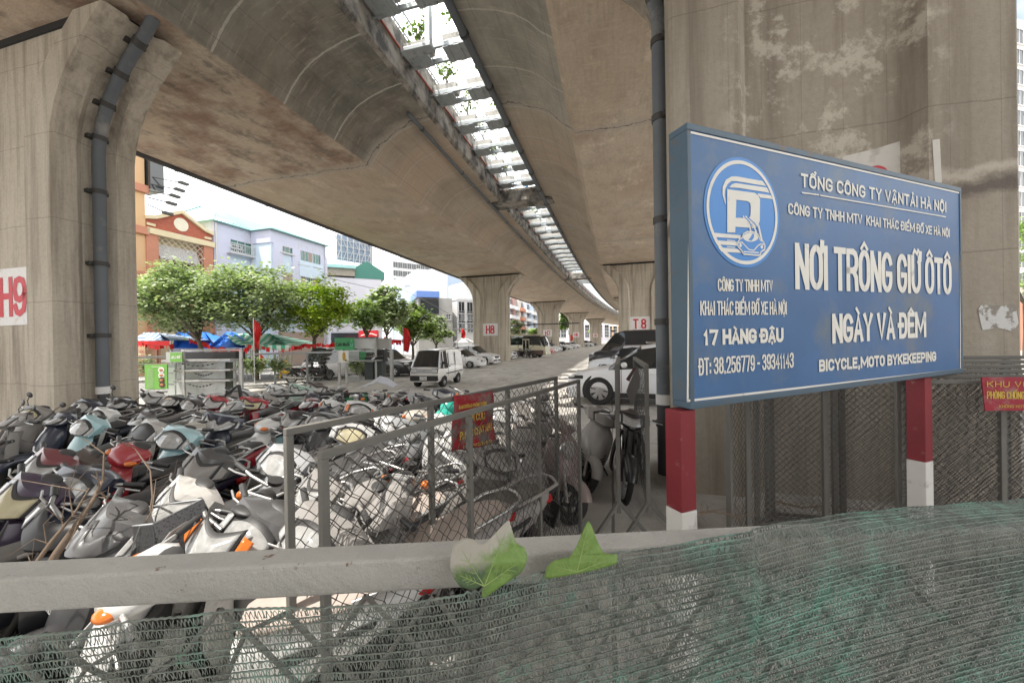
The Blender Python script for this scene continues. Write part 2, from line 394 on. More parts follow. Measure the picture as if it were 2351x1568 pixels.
    bd2 = noisen(nt, uv, 2.6, 7, .75, (3.5, .5, 1)); c = mixc(nt, mathn(nt, 'MULTIPLY', ramp(nt, bd2, .54, .72), .35), c, tuple(min(1, x * 1.3) for x in base))
    L(nt, c, bs.inputs['Base Color']); bs.inputs['Roughness'].default_value = .9; bs.inputs['Specular IOR Level'].default_value = .25
    h = mathn(nt, 'ADD', noisen(nt, uv, 26, 5, .7), mathn(nt, 'MULTIPLY', streak, 1.2))
    bumpn(nt, bs, h, .5, .025)
    return m
m_deck = concrete('viaduct_concrete', (.62, .53, .425), (.52, .40, .30), wing=(.43, .405, .345))
m_fascia = mat('fascia_concrete', (.34, .31, .27), .9, var=.2, scale=2, bump=.4, dirt=(.09, .085, .08), dscale=1.6, dirt_t=(.42, .6))

def pier_concrete(name, stain_shade=False):
    m, nt, bs = newmat(name)
    kk = .70 if stain_shade else 1.  # darker base tones put the shade on the T9 pier into its colour
    ob = node(nt, 'ShaderNodeTexCoord').outputs['Object']
    sp = node(nt, 'ShaderNodeSeparateXYZ'); L(nt, ob, sp.inputs[0]); x, y, z = sp.outputs
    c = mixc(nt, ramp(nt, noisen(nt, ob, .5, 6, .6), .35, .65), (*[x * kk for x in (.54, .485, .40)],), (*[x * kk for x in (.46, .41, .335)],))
    run = noisen(nt, ob, 2.2, 6, .65, (1.6, 1.6, .10))
    c = mixc(nt, mathn(nt, 'MULTIPLY', ramp(nt, run, .46, .68), .8), c, (.20, .17, .135))
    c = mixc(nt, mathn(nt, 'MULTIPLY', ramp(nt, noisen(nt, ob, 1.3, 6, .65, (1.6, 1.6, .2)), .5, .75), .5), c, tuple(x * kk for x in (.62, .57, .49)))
    c = mixc(nt, mathn(nt, 'MULTIPLY', ramp(nt, noisen(nt, ob, 14, 5, .7), .45, .8), .35), c, (.2, .17, .14))
    # pour lifts
    wob = mathn(nt, 'MULTIPLY', noisen(nt, ob, 1.5, 3), .12)
    fr = mathn(nt, 'FRACT', mathn(nt, 'DIVIDE', mathn(nt, 'ADD', mathn(nt, 'ADD', z, wob), .35), 1.75))
    c = mixc(nt, mathn(nt, 'MULTIPLY', mathn(nt, 'LESS_THAN', fr, .010), .4), c, (.14, .12, .1))
    fr = mathn(nt, 'FRACT', mathn(nt, 'DIVIDE', mathn(nt, 'ADD', x, .2), .47))
    c = mixc(nt, mathn(nt, 'MULTIPLY', mathn(nt, 'LESS_THAN', fr, .02), .3), c, (.14, .12, .1))
    if stain_shade:
        zb = mathn(nt, 'MULTIPLY', ramp(nt, z, 3.6, 4.0), mathn(nt, 'SUBTRACT', 1.0, ramp(nt, z, 6.6, 7.2)))
        xb = mathn(nt, 'SUBTRACT', 1.0, ramp(nt, mathn(nt, 'ABSOLUTE', x), 1.0, 1.3))
        g = mathn(nt, 'MULTIPLY', ramp(nt, noisen(nt, ob, 1.9, 9, .72), .52, .60), mathn(nt, 'MULTIPLY', xb, zb))
        c = mixc(nt, mathn(nt, 'MULTIPLY', g, .6), c, (.64, .60, .52))
        jz = mathn(nt, 'ADD', mathn(nt, 'ADD', z, mathn(nt, 'MULTIPLY', noisen(nt, ob, 1.7, 6, .7), .5)), mathn(nt, 'MULTIPLY', x, -.06))
        d = mathn(nt, 'ABSOLUTE', mathn(nt, 'SUBTRACT', jz, 4.02))
        c = mixc(nt, mathn(nt, 'MULTIPLY', mathn(nt, 'SUBTRACT', 1.0, ramp(nt, d, .04, .13)), .85), c, (.13, .11, .10))
        d2 = mathn(nt, 'ABSOLUTE', mathn(nt, 'SUBTRACT', jz, 4.22))
        c = mixc(nt, mathn(nt, 'MULTIPLY', mathn(nt, 'SUBTRACT', 1.0, ramp(nt, d2, .02, .09)), .6), c, (.58, .53, .46))
    L(nt, c, bs.inputs['Base Color']); bs.inputs['Roughness'].default_value = .9; bs.inputs['Specular IOR Level'].default_value = .25
    bumpn(nt, bs, mathn(nt, 'ADD', noisen(nt, ob, 22, 5, .7), noisen(nt, ob, 3, 5, .6)), .45, .02)
    return m
m_pier = pier_concrete('pier_concrete'); m_pier_s = pier_concrete('pier_concrete_patched_shaded', True)
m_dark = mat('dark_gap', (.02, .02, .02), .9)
m_pipe = mat('grey_pipe_plastic', (.12, .135, .15), .55, var=.2, scale=2, dirt=(.32, .30, .27), dscale=1.2, dirt_t=(.6, .8))
m_pipe_d = mat('dark_pipe_plastic', (.06, .06, .065), .5, var=.2)
m_strap = mat('pipe_strap_steel', (.07, .068, .065), .6, metal=.3)
m_redcable = mat('red_cable', (.35, .09, .06), .6)
m_galv = mat('galvanised_steel', (.42, .45, .46), .45, metal=.6, var=.2, dirt=(.25, .23, .2), dscale=4)
m_planter = mat('planter_concrete', (.55, .53, .49), .9, var=.15, dirt=(.25, .23, .2))
m_steel = mat('dusty_steel', (.17, .165, .15), .7, metal=.25, var=.2, scale=9, bump=.15, dust=.5)

SOFF = 9.05
def deck(side, s0, s1, label):
    """side -1: deck H left of the gap, +1: deck T right of it"""
    tt = .18 if side > 0 else 0
    prof = [(1.18, 12.0), (1.12, 11.35), (1.18, 11.3), (1.2, 10.62), (1.32, 10.5), (1.9, 10.42), (2.5, 10.25), (2.95, 10.05), (3.3, 9.8), (3.6, 9.48), (3.78 + tt, 9.22), (3.9 + tt, SOFF),
            (5.6, SOFF), (7.45, SOFF), (9.2, SOFF), (11.0, SOFF), (11.15, 9.35), (11.5, 9.75), (12.0, 10.1), (12.8, 10.35), (13.6, 10.5), (13.7, 10.62), (13.7, 12.0), (13.45, 12.0), (13.45, 11.2), (1.45, 11.2), (1.45, 12.0)]
    root = thing('viaduct_deck', label, 'viaduct', (0, 0, 0))
    ss = list(np.arange(s0, s1, 2.0)); n = len(prof); v = []; uv = []; f = []
    for s in ss:
        for c, z in prof: v.append(tuple(G(s, side * c, z))); uv.append((s, side * c))
    mb = MB(); mb.v = v
    for i in range(len(ss) - 1):
        for k in range(n):
            k2 = (k + 1) % n; f.append((i * n + k, i * n + k2, (i + 1) * n + k2, (i + 1) * n + k))
            mb.m.append(1 if k in (0, 1, 2, 3) or k > 19 else 0)
    mb.f = f
    o = mb.build('girder', [m_deck, m_fascia], root, smooth=30, uv=uv)
    g = MB()
    for s in np.arange(max(s0, -8), 60, .28):
        a = G(s, side * 1.28, 12.0); g.beam(a, a + V(0, 0, .9), .05, .03)
    for z in (12.25, 12.9): g.tube([G(s, side * 1.28, z) for s in np.arange(max(s0, -8), 60, 2.)], .03, 5)
    g.build('guard_rail', m_galv, root)
    return root
deckH = deck(-1, -40, 320, 'concrete viaduct deck over the parked cars, ending in sky beside the houses')
deckT = deck(1, -40, 320, 'concrete viaduct deck above the white people carrier and big blue sign')

def pier(s, side, label, stain_shade=False, c0=7.45, wb=1.85, dep=1.45, cs=0.):
    z0f = 7.15 if stain_shade else 6.3
    o = G(s, side * c0 + cs, 0); th = Gth(s); right = V(math.cos(th), -math.sin(th), 0)
    root = thing('viaduct_pier', label, 'pier', o, -th)
    def w(z):
        t = max(0, (z - z0f) / (8.75 - z0f)); return wb + 1.45 * min(1.05, t) ** 2.1
    zs = [0, 2, 4, 6, 6.3, 6.5, 6.8, 7.1, 7.4, 7.7, 8.0, 8.25, 8.5, 8.75, 8.9]; secs = []
    for z in zs:
        W_ = w(z); a = W_ - .86; rd = .24; e = .15; ch = .05; d = dep; h = d / 2
        half = [(-W_, ch), (-W_ + ch, 0), (-a, 0), (-a + e, rd), (a - e, rd), (a, 0), (W_ - ch, 0), (W_, ch), (W_, h - .34), (W_ - .1, h - .22), (W_ - .1, h + .22), (W_, h + .34)]
        pts = half + [(-x, d - y) for x, y in half]
        secs.append([V(x, y, z) for x, y in pts])
    MB().loft(secs).build('column', m_pier_s if stain_shade else m_pier, root, smooth=32)
    MB().box((0, dep / 2, 8.975), (2 * w(8.9) - .5, dep - .4, .15)).build('bearing_shadow_strip', m_dark, root).name = 'bearing_gap_shade'  # near-black box paints the shade in the gap over the bearings
    return root, o, th
m_plate = mat('white_sign_paint', (.74, .73, .72), .7, var=.06, dirt=(.45, .42, .38), dscale=5)
m_redpaint = mat('red_sign_paint', (.55, .02, .04), .6, var=.15)
def number(p, txt, label, wd=1.66, hg=1.28, zc=3.3, du=0.):
    root, o, th = p
    t = thing('pier_number', label, 'number sign', o + V(0, 0, 0), -th, 'painted numbers on the piers')
    MB().box((du, .225, zc), (wd, .012, hg)).build('white_panel', m_plate, t)
    lt = MB(); gothic(lt, txt, V(du - wd * .29 if len(txt) == 2 else du - wd * .34, .217, zc - hg * .35), V(1, 0, 0), V(0, 0, 1), wd * (.58 if len(txt) == 2 else .66), hg * .70, weight=.155, gap=.2, lift=.003)
    lt.build('digits', m_redpaint, t, fix=False)
    return t
SP = {'H9': (-2.8, -1), 'H8': (29.7, -1), 'H7': (59.5, -1), 'H6': (91, -1), 'H5': (124, -1), 'T9': (-2.28, 1), 'T8': (28.3, 1), 'T7': (58, 1), 'T6': (90, 1), 'T5': (122, 1)}
lab = {'H9': 'tall pier beside the scooters with a grey drainpipe down its flank', 'H8': 'pier rising behind the white cars and beside the small bus',
       'H7': 'pier just past the small bus, red H7 on it', 'H6': 'slim distant pier with red H6 plate', 'H5': 'farthest numbered pier, carrying a tiny red H5',
       'T9': 'huge stained pier right behind the blue sign', 'T8': 'pier with red T 8 above the black van', 'T7': 'pier mostly hidden behind the T 8 pier', 'T6': 'pier two spans beyond the T 8 pier', 'T5': 'pier three spans beyond the T 8 pier'}
PIER = {}
for k, (s, sd) in SP.items():
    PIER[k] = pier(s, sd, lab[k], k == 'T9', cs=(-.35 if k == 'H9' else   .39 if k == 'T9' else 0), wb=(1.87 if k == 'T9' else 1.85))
nl = {'H9': 'red H9 on white, cut by the picture edge', 'H8': 'red H8 on a white panel', 'H7': 'red H7 on a white panel', 'H6': 'red H6 on a white panel', 'H5': 'tiny red H5 on a white panel', 'T8': 'red T 8 on a wide white panel'}
for k in ('H9', 'H8', 'H7', 'H6', 'H5'): number(PIER[k], k, nl[k])
number(PIER['T8'], 'T 8', nl['T8'], wd=1.75, hg=1.3, zc=3.45)

# ---- pipes
def pipe_run(label, s0, s1, c, z, r, m, step=2.0, collar=4.0, name='drain_pipe'):
    t = thing(name, label, 'pipe', G(s0, c, z))
    o = t.location.copy()
    cb = MB().tube([G(s, c, z) - o for s in np.arange(s0, s1, step)], r, 10)
    for s in np.arange(s0 + 1, s1 - 1, collar): cb.tube([G(s, c, z) - o, G(s + .09, c, z) - o], r * 1.22, 10, mi=1)
    cb.build('pipe_run', [m, m_strap], t, smooth=50)
pipe_run('long dark pipe along the outer soffit edge of the viaduct, against the sky', -6, 200, -11.12, 9.02, .10, m_pipe_d)
pipe_run('thin grey pipe clipped under the cantilever of the deck over the cars', 4.2, 110, -1.75, 10.28, .075, m_pipe)
pipe_run('fat grey pipe hung along the gap edge of the deck above the sign', -6, 110, 1.42, 10.40, .11, m_pipe, collar=2.2)
# red cable along fascia
cb = MB().tube([G(s, -1.08 + .02 * math.sin(s * 2.1), 11.3 + .05 * math.sin(s * 1.3)) for s in np.arange(-8, 80, .5)], .035, 6)
tag(cb.build('red_cable', m_redcable, smooth=60), 'red cable looping along the concrete edge beside the gap', 'cable')

# downpipe on H9: follows the flank and its flare
def downpipe(p, sgn, label, z0f=6.3):
    root, o, th = p
    t = thing('downpipe', label, 'pipe', o, -th)
    h = 1.45 / 2
    def X(z):
        tt = max(0, (z - z0f) / (8.75 - z0f)); return 1.85 + 1.45 * min(1.1, tt) ** 2.1
    zs = [1.1, 2.2, 3.4, 4.6, 5.6, 6.4, 6.8, 7.2, 7.6, 8.0, 8.4, 8.8, 9.1]
    pts = [V(sgn * (X(z) + .06), h, z) for z in zs]
    MB().tube(pts, .112, 16).build('pipe_run', m_pipe, t, smooth=50)
    MB().tube([V(sgn * 1.92, h, .0), V(sgn * 1.92, h, 1.1)], .10, 14).build('lower_pipe', m_pipe_d, t, smooth=50)
    MB().tube([V(sgn * 1.91, h, 1.1), V(sgn * 1.91, h, 1.26)], .125, 16).build('white_collar', m_plate, t, smooth=50)
    for z in (.75, 2.35, 3.95, 5.55, 6.75, 7.45, 8.05, 8.6):
        b = MB(); q = V(sgn * (X(z) + .06), h, z); q2 = V(sgn * (X(z + .1) + .06), h, z + .1)
        b.tube([q, q2], .128, 16); b.box(q + V(-sgn * .1, 0, .05), (.14, .36, .08))
        b.build('strap', m_strap, t, smooth=50)
downpipe(PIER['H9'], 1, 'grey downpipe with dark straps on the pier beside the scooters')
downpipe(PIER['T9'], -1, 'dark grey downpipe standing beside the edge of the blue sign', 7.15)
# ------------------------------------------------------------------ planter brackets across the gap
LEAFM = {}
def leafmat(name, a, b, rough=.55):
    if name in MATS: return MATS[name]
    m, nt, bs = newmat(name)
    g = node(nt, 'ShaderNodeNewGeometry')
    rp = node(nt, 'ShaderNodeMix'); rp.data_type = 'RGBA'
    L(nt, g.outputs['Random Per Island'], rp.inputs[0]); rp.inputs[6].default_value = (*a, 1); rp.inputs[7].default_value = (*b, 1)
    tone = noisen(nt, node(nt, 'ShaderNodeTexCoord').outputs['Object'], 1.1, 3, .5)
    rp2 = mixc(nt, ramp(nt, tone, .38, .62), mixc(nt, .55, rp.outputs[2], tuple(x * .55 for x in a)), mixc(nt, .35, rp.outputs[2], tuple(min(1, x * 1.15) for x in b)))
    L(nt, rp2, bs.inputs['Base Color']); bs.inputs['Roughness'].default_value = rough
    tr = node(nt, 'ShaderNodeBsdfTranslucent'); mixs = node(nt, 'ShaderNodeMixShader'); mixs.inputs[0].default_value = .35
    sc = mixc(nt, 1.0, rp2, (1.0, 1.25, .5), 'MULTIPLY'); L(nt, sc, tr.inputs['Color'])
    out = nt.nodes['Material Output']; L(nt, bs.outputs[0], mixs.inputs[1]); L(nt, tr.outputs[0], mixs.inputs[2]); L(nt, mixs.outputs[0], out.inputs[0])
    MATS[name] = m; return m
m_leaf_plant = leafmat('planter_leaves', (.07, .13, .03), (.2, .26, .06))
m_twig = mat('twig_bark', (.12, .095, .07), .9, var=.25, scale=12)
def leaf(mb, p, size, rg, droop=.3, mi=0):
    a = rg.uniform(0, 2 * PI); d = V(math.cos(a), math.sin(a), rg.uniform(-.7, .4) - droop * .3).normalized()
    sd = d.cross(V(rg.uniform(-.6, .6), rg.uniform(-.6, .6), 1)).normalized() * size * .40; d = d * size
    mb._add([p, p + d * .5 + sd, p + d, p + d * .5 - sd], [(0, 1, 2, 3)], mi)
def bush(mb, tw, c, r, n, rg, size):
    for k in range(5):
        a = rg.uniform(0, 6.28); e = c + V(math.cos(a) * r.x * .6, math.sin(a) * r.y * .6, r.z * rg.uniform(.3, 1.1))
        tw.tube([c - V(0, 0, r.z * .9), c + (e - c) * .4, e], [.012, .008, .004], 4)
        for i in range(n // 5):
            p = c + (e - c) * rg.uniform(.2, 1.1) + V(rg.gauss(0, .3) * r.x, rg.gauss(0, .3) * r.y, rg.gauss(0, .28) * r.z)
            leaf(mb, p, size * rg.uniform(.6, 1.2), rg)
rg = random.Random(3)
ks = 0
for s in [1.05 + 2.06 * i for i in range(-1, 27)]:
    if abs(s - 14.5) < 1 or abs(s - 45) < 1: continue
    ks += 1; far = s > 24
    t = thing('planter_bracket', 'steel bracket of concrete planters over the far stretch of the gap' if far else
              ['steel planter bracket at the top of the picture, nearest of the gap', 'planter bracket with the bushiest plant, next to the red cable loop', 'planter bracket just beyond the hanging lamp arm', 'planter bracket midway along the near stretch of gap',
               'planter bracket with a sparse shrub, two before the concrete cross beam', 'planter bracket with small tufts, one before the blue bottle', 'planter bracket under the blue bottle by the cross beam'][min(6, ks - 1)],
              'planter bracket', G(s, 0, 11.2), -Gth(s), 'planter brackets across the gap')
    fr = MB(); fr.box((0, -.30, .05), (2.36, .08, .15)); fr.box((0, .30, .05), (2.36, .08, .15))
    fr.build('frame', m_galv, t, bevel=.008 if not far else 0)
    for x0 in (-.66, .62):
        tr = MB()
        for j in range(4): tr.box((x0 - .27 + j * .18, 0, -.06 + .02 * (j % 2)), (.182, .68, .03))
        tr.build('tray', m_galv, t)
    for x0 in ((-.66, .66) if not far else (0,)):
        MB().box((x0, 0, .27), (.85 if not far else 1.9, .42, .28), taper=1.08).build('planter_box', m_planter, t)
        if s < 40:
            lf, tw = MB(), MB(); h = rg.uniform(.35, .75)
            bush(lf, tw, V(x0, 0, .42 + h), V(.5, .4, h), 90 if not far else 50, rg, .15 if not far else .2)
            lf.build('plant', m_leaf_plant, t, fix=False)
            if not far: tw.build('twigs', m_twig, t)
for s, bw in ((14.5, 1.3), (45, 1.3)):
    b = MB(); a = G(s, -1.9, 10.75); e = G(s, 1.9, 10.75); b.beam(a, e, bw, .75)
    tag(b.build('cross_beam', m_fascia, bevel=.03), 'mossy concrete cross beam joining the two decks in the gap' if s < 20 else 'distant concrete cross beam joining the two decks', 'beam', 'cross beams between the decks')
bt = G(14.3, .35, 11.13)
tag(MB().lathe([(.09, 0), (.09, .55), (.05, .62), (.05, .75), (.06, .75), (.06, .8)], 12, bt).build('blue_bottle', mat('blue_plastic', (.02, .25, .55), .4), smooth=40), 'bright blue container standing on the mossy cross beam', 'container')
# lamp arm hanging in the gap
t = thing('lamp_arm', 'steel post with a small box lamp hanging in the gap near the red cable loop', 'lamp', G(2.3, .05, 11.1), -HEAD)
MB().box((0, 0, .6), (.16, .2, 1.7)).build('post', m_galv, t, bevel=.01)
MB().box((-.35, 0, -.3), (.95, .35, .12)).build('lamp_box', m_galv, t, bevel=.01)

# ------------------------------------------------------------------ chain-link panels
m_wire = mat('fence_wire', (.085, .082, .078), .6, metal=.4, var=.2)
m_wire2 = mat('pale_fence_wire', (.24, .23, .21), .7, metal=.3, var=.2)
def chain(mb, P, U, Wd, H, mesh, r, n=4, rg=rnd, jit=.06, mi=0, sag=0.):
    """diamond mesh on the rectangle P + u*U + z, width Wd, height H"""
    U = U.normalized(); N = U.cross(V(0, 0, 1)).normalized(); h = mesh / 2
    nc = int(Wd / h); nr = int(H / h)
    J = [[V(rg.gauss(0, jit) * mesh, rg.gauss(0, jit * .6) * mesh, rg.gauss(0, jit) * mesh) for _ in range(nr + 2)] for _ in range(nc + 2)]
    for i in range(0, nc):
        for half in (0, 1):
            pts = []
            for k in range(nr + 1):
                col = i + ((k + half + i) % 2)
                if col > nc: col = nc
                j = J[col][k]
                off = N * (r * .9 * (1 if (k % 2) else -1) + j.y) + U * j.x + V(0, 0, j.z)
                pts.append(P + U * min(Wd, col * h) + V(0, 0, k * h) + off)
            if half == 0: mb.tube(pts, r, n, False, mi)
    return mb
def fence_panel(label, a, b, z0, z1, post=.05, mesh=.07, wire=.0022, nposts=3, group=None, m=None, mw=None, rail=True, name='fence_panel', n=4):
    a = V(a.x, a.y, 0); b = V(b.x, b.y, 0); U = (b - a); Wd = U.length; U.normalize()
    t = thing(name, label, 'fence panel', a, 0, group); mw = mw or m_wire; m = m or m_steel
    for k in range(nposts):
        q = U * (Wd * k / (nposts - 1)); MB().beam(q + V(0, 0, z0), q + V(0, 0, z1), post, post, up=U).build('post', m, t, bevel=.004)
    if rail: MB().beam(U * (-post / 2) + V(0, 0, z1 + post / 2), U * (Wd + post / 2) + V(0, 0, z1 + post / 2), post, post).build('top_rail', m, t, bevel=.004)
    MB().beam(V(0, 0, z0 + .08), U * Wd + V(0, 0, z0 + .08), post * .8, post * .8).build('bottom_rail', m, t)
    mb = MB(); chain(mb, V(0, 0, z0 + .1), U, Wd, z1 - z0 - .1, mesh, wire, n); mb.build('chain_link', mw, t, fix=False)
    return t

# two leaning panels in front of the scooters (tops measured in the picture)
def panel_between(pxa, pxb, z1, Ya, label, **k):
    a = onY(pxa[0], pxa[1], Ya); a2 = onZ(pxb[0], pxb[1], a.z)
    return fence_panel(label, a, a2, 0., a.z - .02, **k)
pA = panel_between((662, 990), (1276, 868), 1.6, 1.92, 'farther of two wire fence panels in front of the scooters, red cloth hanging from it', post=.037, mesh=.09, wire=.0033, nposts=4, group='wire panels in front of the scooters', mw=m_wire)
pB = panel_between((742, 1042), (1328, 874), 1.5, 1.52, 'nearer of two wire fence panels in front of the scooters', post=.033, mesh=.08, wire=.0030, nposts=4, group='wire panels in front of the scooters', mw=m_wire)
# narrow folded gate leaves by the blue sign, seen almost edge on
def gate(xa, xb, Ya, Yb, label):
    a = onY(xa, 846, Ya); b = onY(xb, 846, Yb)
    t = fence_panel(label, a, b, .22, a.z, post=.045, mesh=.06, wire=.002, nposts=2, group='folded wire gate leaves beside the sign', m=m_steel)
    f = MB()
    for sx in (-1, 1): f.beam(V(0, 0, .34), V(sx * .3, -.12, .0), .035)
    f.build('foot', m_steel, t)
gate(1416, 1420, 4.2, 6.0, 'slim folded gate leaf with bare frame, standing before the white people carrier')
gate(1484, 1457, 4.2, 6.0, 'folded gate leaf with dense mesh seen almost edge on, beside the sign post')

# wire panels behind the sign, in front of the pier
def pan(x0, y0, Y0, x1, Y1, ztop, label, **k):
    a = onY(x0, y0, Y0); b = onY(x1, y0, Y1)
    return fence_panel(label, a, b, 0, ztop, group='wire fence panels behind the sign', **k)
pan(1672, 900, 3.75, 1760, 4.3, 1.72, 'narrow wire panel beside the bare pier foot under the sign', post=.05, mesh=.075, nposts=2, m=m_steel)
pan(1715, 900, 3.9, 2085, 3.6, 1.74, 'wide wire panel under the middle of the sign', post=.045, mesh=.07, wire=.0024, nposts=3, mw=m_wire2)
pan(1735, 900, 4.2, 2110, 3.85, 1.76, 'second layer of wire panel stacked behind the one under the sign', post=.045, mesh=.07, wire=.0024, nposts=3, mw=m_wire2)
lay = ['front', 'second', 'third', 'fourth', 'fifth', 'rearmost']
for k in range(6):
    pan(2060 + 4 * k, 900, 3.30 + .085 * k, 2560, 3.02 + .085 * k, 1.72 + .035 * k, lay[k] + ' of the six wire panels stacked under the red notice at the picture edge', post=.035, mesh=.075, wire=.0026, nposts=3, mw=m_wire if k else m_wire2)
for k in range(2): pan(1765 + 6 * k, 900, 4.32 + .10 * k, 2110, 3.98 + .1 * k, 1.78, ('third', 'fourth')[k] + ' layer of wire panel close against the pier under the sign', post=.04, mesh=.07, wire=.0026, nposts=3, mw=m_wire)

# ------------------------------------------------------------------ blue sign
hS = 1.6
Yl = hS * FPX / 658; Yr = hS * FPX / 423
TL = onY(1575, 282, Yl); BLs = onY(1575, 940, Yl); TRs = onY(2205, 432, Yr); BRs = onY(2205, 855, Yr)
dX = V(TRs.x - TL.x, TRs.y - TL.y, 0); Wsg = dX.length; dX.normalize(); dN = V(dX.y, -dX.x, 0)   # dN towards viewer
if dN.dot(CAM - TL) < 0: dN = -dN
ztop = (TL.z + TRs.z) / 2; zbot = (BLs.z + BRs.z) / 2
Zl0, Zl1, Zr0, Zr1 = BLs.z, TL.z, BRs.z, TRs.z
OS = V(TL.x, TL.y, 0)
m_blue = mat('blue_sign_paint', (.040, .125, .29), .5, var=.26, scale=1.9, dirt=(.13, .165, .19), dirt_t=(.50, .72), dscale=1.7, bump=.05)
m_bluerim = mat('worn_blue_frame', (.06, .105, .15), .55, var=.25, scale=3, dirt=(.12, .09, .07), dirt_t=(.58, .68), dscale=9)
m_white = mat('white_lettering', (.72, .71, .66), .6, var=.08, dirt=(.35, .34, .33), dscale=7, dirt_t=(.6, .8))
m_logo = mat('logo_blue', (.03, .21, .58), .45, var=.08)
sign = thing('parking_sign', 'big blue parking signboard with white Vietnamese lettering on two red and white posts', 'sign', OS)
def SZ(u, f): return (Zl0 + (Zr0 - Zl0) * u / Wsg) * (1 - f) + (Zl1 + (Zr1 - Zl1) * u / Wsg) * f
def slab(u0, u1, f0, f1, d0, d1, mb):
    p = [dX * u0 + V(0, 0, SZ(u0, f0)), dX * u1 + V(0, 0, SZ(u1, f0)), dX * u1 + V(0, 0, SZ(u1, f1)), dX * u0 + V(0, 0, SZ(u0, f1))]
    mb.prism([q + dN * d0 for q in p], dN * (d1 - d0)); return mb
slab(0.02, Wsg - .02, .012, .988, -.10, 0.0, MB()).build('panel', m_blue, sign)
fr = MB(); slab(0, Wsg, 0, .024, -.13, .006, fr); slab(0, Wsg, .976, 1, -.13, .006, fr); slab(0, .03, .024, .976, -.13, .006, fr); slab(Wsg - .03, Wsg, .024, .976, -.13, .006, fr)
fr.build('frame', m_bluerim, sign, bevel=.004)
def z8(x, y):   # zoom-8 pixel -> point on the sign plane, local to the sign
    p = onP((1600 + x / 2.1784) / 1.04849, (280 + y / 2.1784) / 1.04849, OS, dN); return p - OS
ln = MB(); b0 = [z8(126, 78), z8(1548, 400), z8(1552, 1330), z8(114, 1498)]
for i in range(4):
    a, b = b0[i], b0[(i + 1) % 4]; ln.beam(a + dN * .002, b + dN * .002, .014, .012, up=dN) if False else ln.quad(*[q + dN * .0025 for q in (a, b, b + (b0[(i + 2) % 4] - b).normalized() * .013, a + (b0[(i + 3) % 4] - a).normalized() * .013)])
ln.build('border_line', m_white, sign, fix=False)
# text: (words, base-left, base-right, top-left) in zoom-8 pixels, weight
TXT = [('TỔNG CÔNG TY VẬNTẢI HÀ NỘI', (712, 372), (1474, 506), (710, 300), .16), ('CÔNG TY TNHH MTV  KHAI THÁC ĐIỂM ĐỖ XE HÀ NỘI', (645, 514), (1492, 636), (646, 456), .15),
       ('NƠI TRÔNG GIỮ ÔTÔ', (682, 908), (1502, 936), (684, 664), .145), ('NGÀY VÀ ĐÊM', (876, 1192), (1368, 1158), (876, 1036), .17), ('BICYCLE,MOTO BYKEKEEPING', (806, 1340), (1420, 1284), (806, 1276), .20),
       ('CÔNG TY TNHH MTV', (276, 918), (564, 922), (276, 852), .155), ('KHAI THÁC ĐIỂM ĐỖ XE HÀ NỘI', (184, 1044), (638, 1040), (184, 968), .145), ('17 HÀNG ĐẬU', (200, 1202), (620, 1184), (200, 1118), .21), ('ĐT: 38.256779 - 39341143', (176, 1360), (674, 1318), (176, 1268), .155)]
for body, bl, br, tl, w in TXT:
    a, b, c = z8(*bl), z8(*br), z8(*tl); rt = (b - a); wd = rt.length; rt.normalize(); up = V(0, 0, 1)
    mb = MB(); gothic(mb, body, a, rt, up, wd, (c - a).length, weight=w * 1.18, lift=.004, n=dN)
    mb.build('lettering', m_white, sign, fix=False)
mb = MB()
for a, b in (((716, 406), (806, 418)), ((812, 420), (1472, 532))):
    a, b = z8(*a), z8(*b); mb.quad(a + dN * .004, b + dN * .004, b + dN * .004 + V(0, 0, .009), a + dN * .004 + V(0, 0, .009))
mb.build('underline', m_white, sign, fix=False)
# roundel: local square coordinates from its picture
def lg(x, y): return onP((1680 + x / 5.227) / 1.04849, (380 + y / 5.227) / 1.04849, OS, dN) - OS
c0 = (lg(100, 690) + lg(990, 700)) / 2; ax = (lg(990, 740) - lg(100, 690)) / 2; ay = V(0, 0, (lg(545, 92) - lg(545, 1392)).z / 2)
lc = lg(545, 742); 
def disc(r, d, mi_, mb, n=64, r0=0):
    if r0 == 0: mb._add([c0 + dX * (ax.length * r * math.cos(2 * PI * k / n)) + ay * (r * math.sin(2 * PI * k / n)) + dN * d for k in range(n)], [tuple(range(n))], mi_)
    else:
        a = [c0 + dX * (ax.length * rr * math.cos(2 * PI * k / n)) + ay * (rr * math.sin(2 * PI * k / n)) + dN * d for rr in (r0, r) for k in range(n)]
        mb._add(a, [(k, (k + 1) % n, n + (k + 1) % n, n + k) for k in range(n)], mi_)
lo = MB(); disc(1.06, .003, 0, lo); disc(1.0, .005, 1, lo, r0=.93)
def poly(pts, d, mi_): lo._add([lg(*p) + dN * d for p in pts], [tuple(range(len(pts)))], mi_)
def stroke(pts, w, d, mi_):
    q = [lg(*p) for p in pts]
    for a, b in zip(q, q[1:]):
        s = (b - a).normalized().cross(dN) * w / 2; e = (b - a).normalized() * w * .3
        lo._add([a - s - e + dN * d, b - s + e + dN * d, b + s + e + dN * d, a + s - e + dN * d], [(0, 1, 2, 3)], mi_)
def strip(o, i, d, mi_):
    a = [lg(*p) + dN * d for p in o]; b = [lg(*p) + dN * d for p in i]; n = len(a)
    lo._add(a + b, [(k, k + 1, n + k + 1, n + k) for k in range(n - 1)], mi_)
strip([(335, 590), (300, 470), (300, 370), (340, 285), (410, 242), (470, 240), (800, 298)], [(340, 575), (326, 470), (332, 400), (365, 335), (410, 300), (470, 300), (850, 362)], .0055, 1)
strip([(385, 376), (420, 338), (470, 325), (858, 382)], [(386, 378), (440, 382), (500, 385), (890, 446)], .0055, 1)
poly([(740, 455), (905, 478), (930, 525), (775, 508)], .0055, 1)
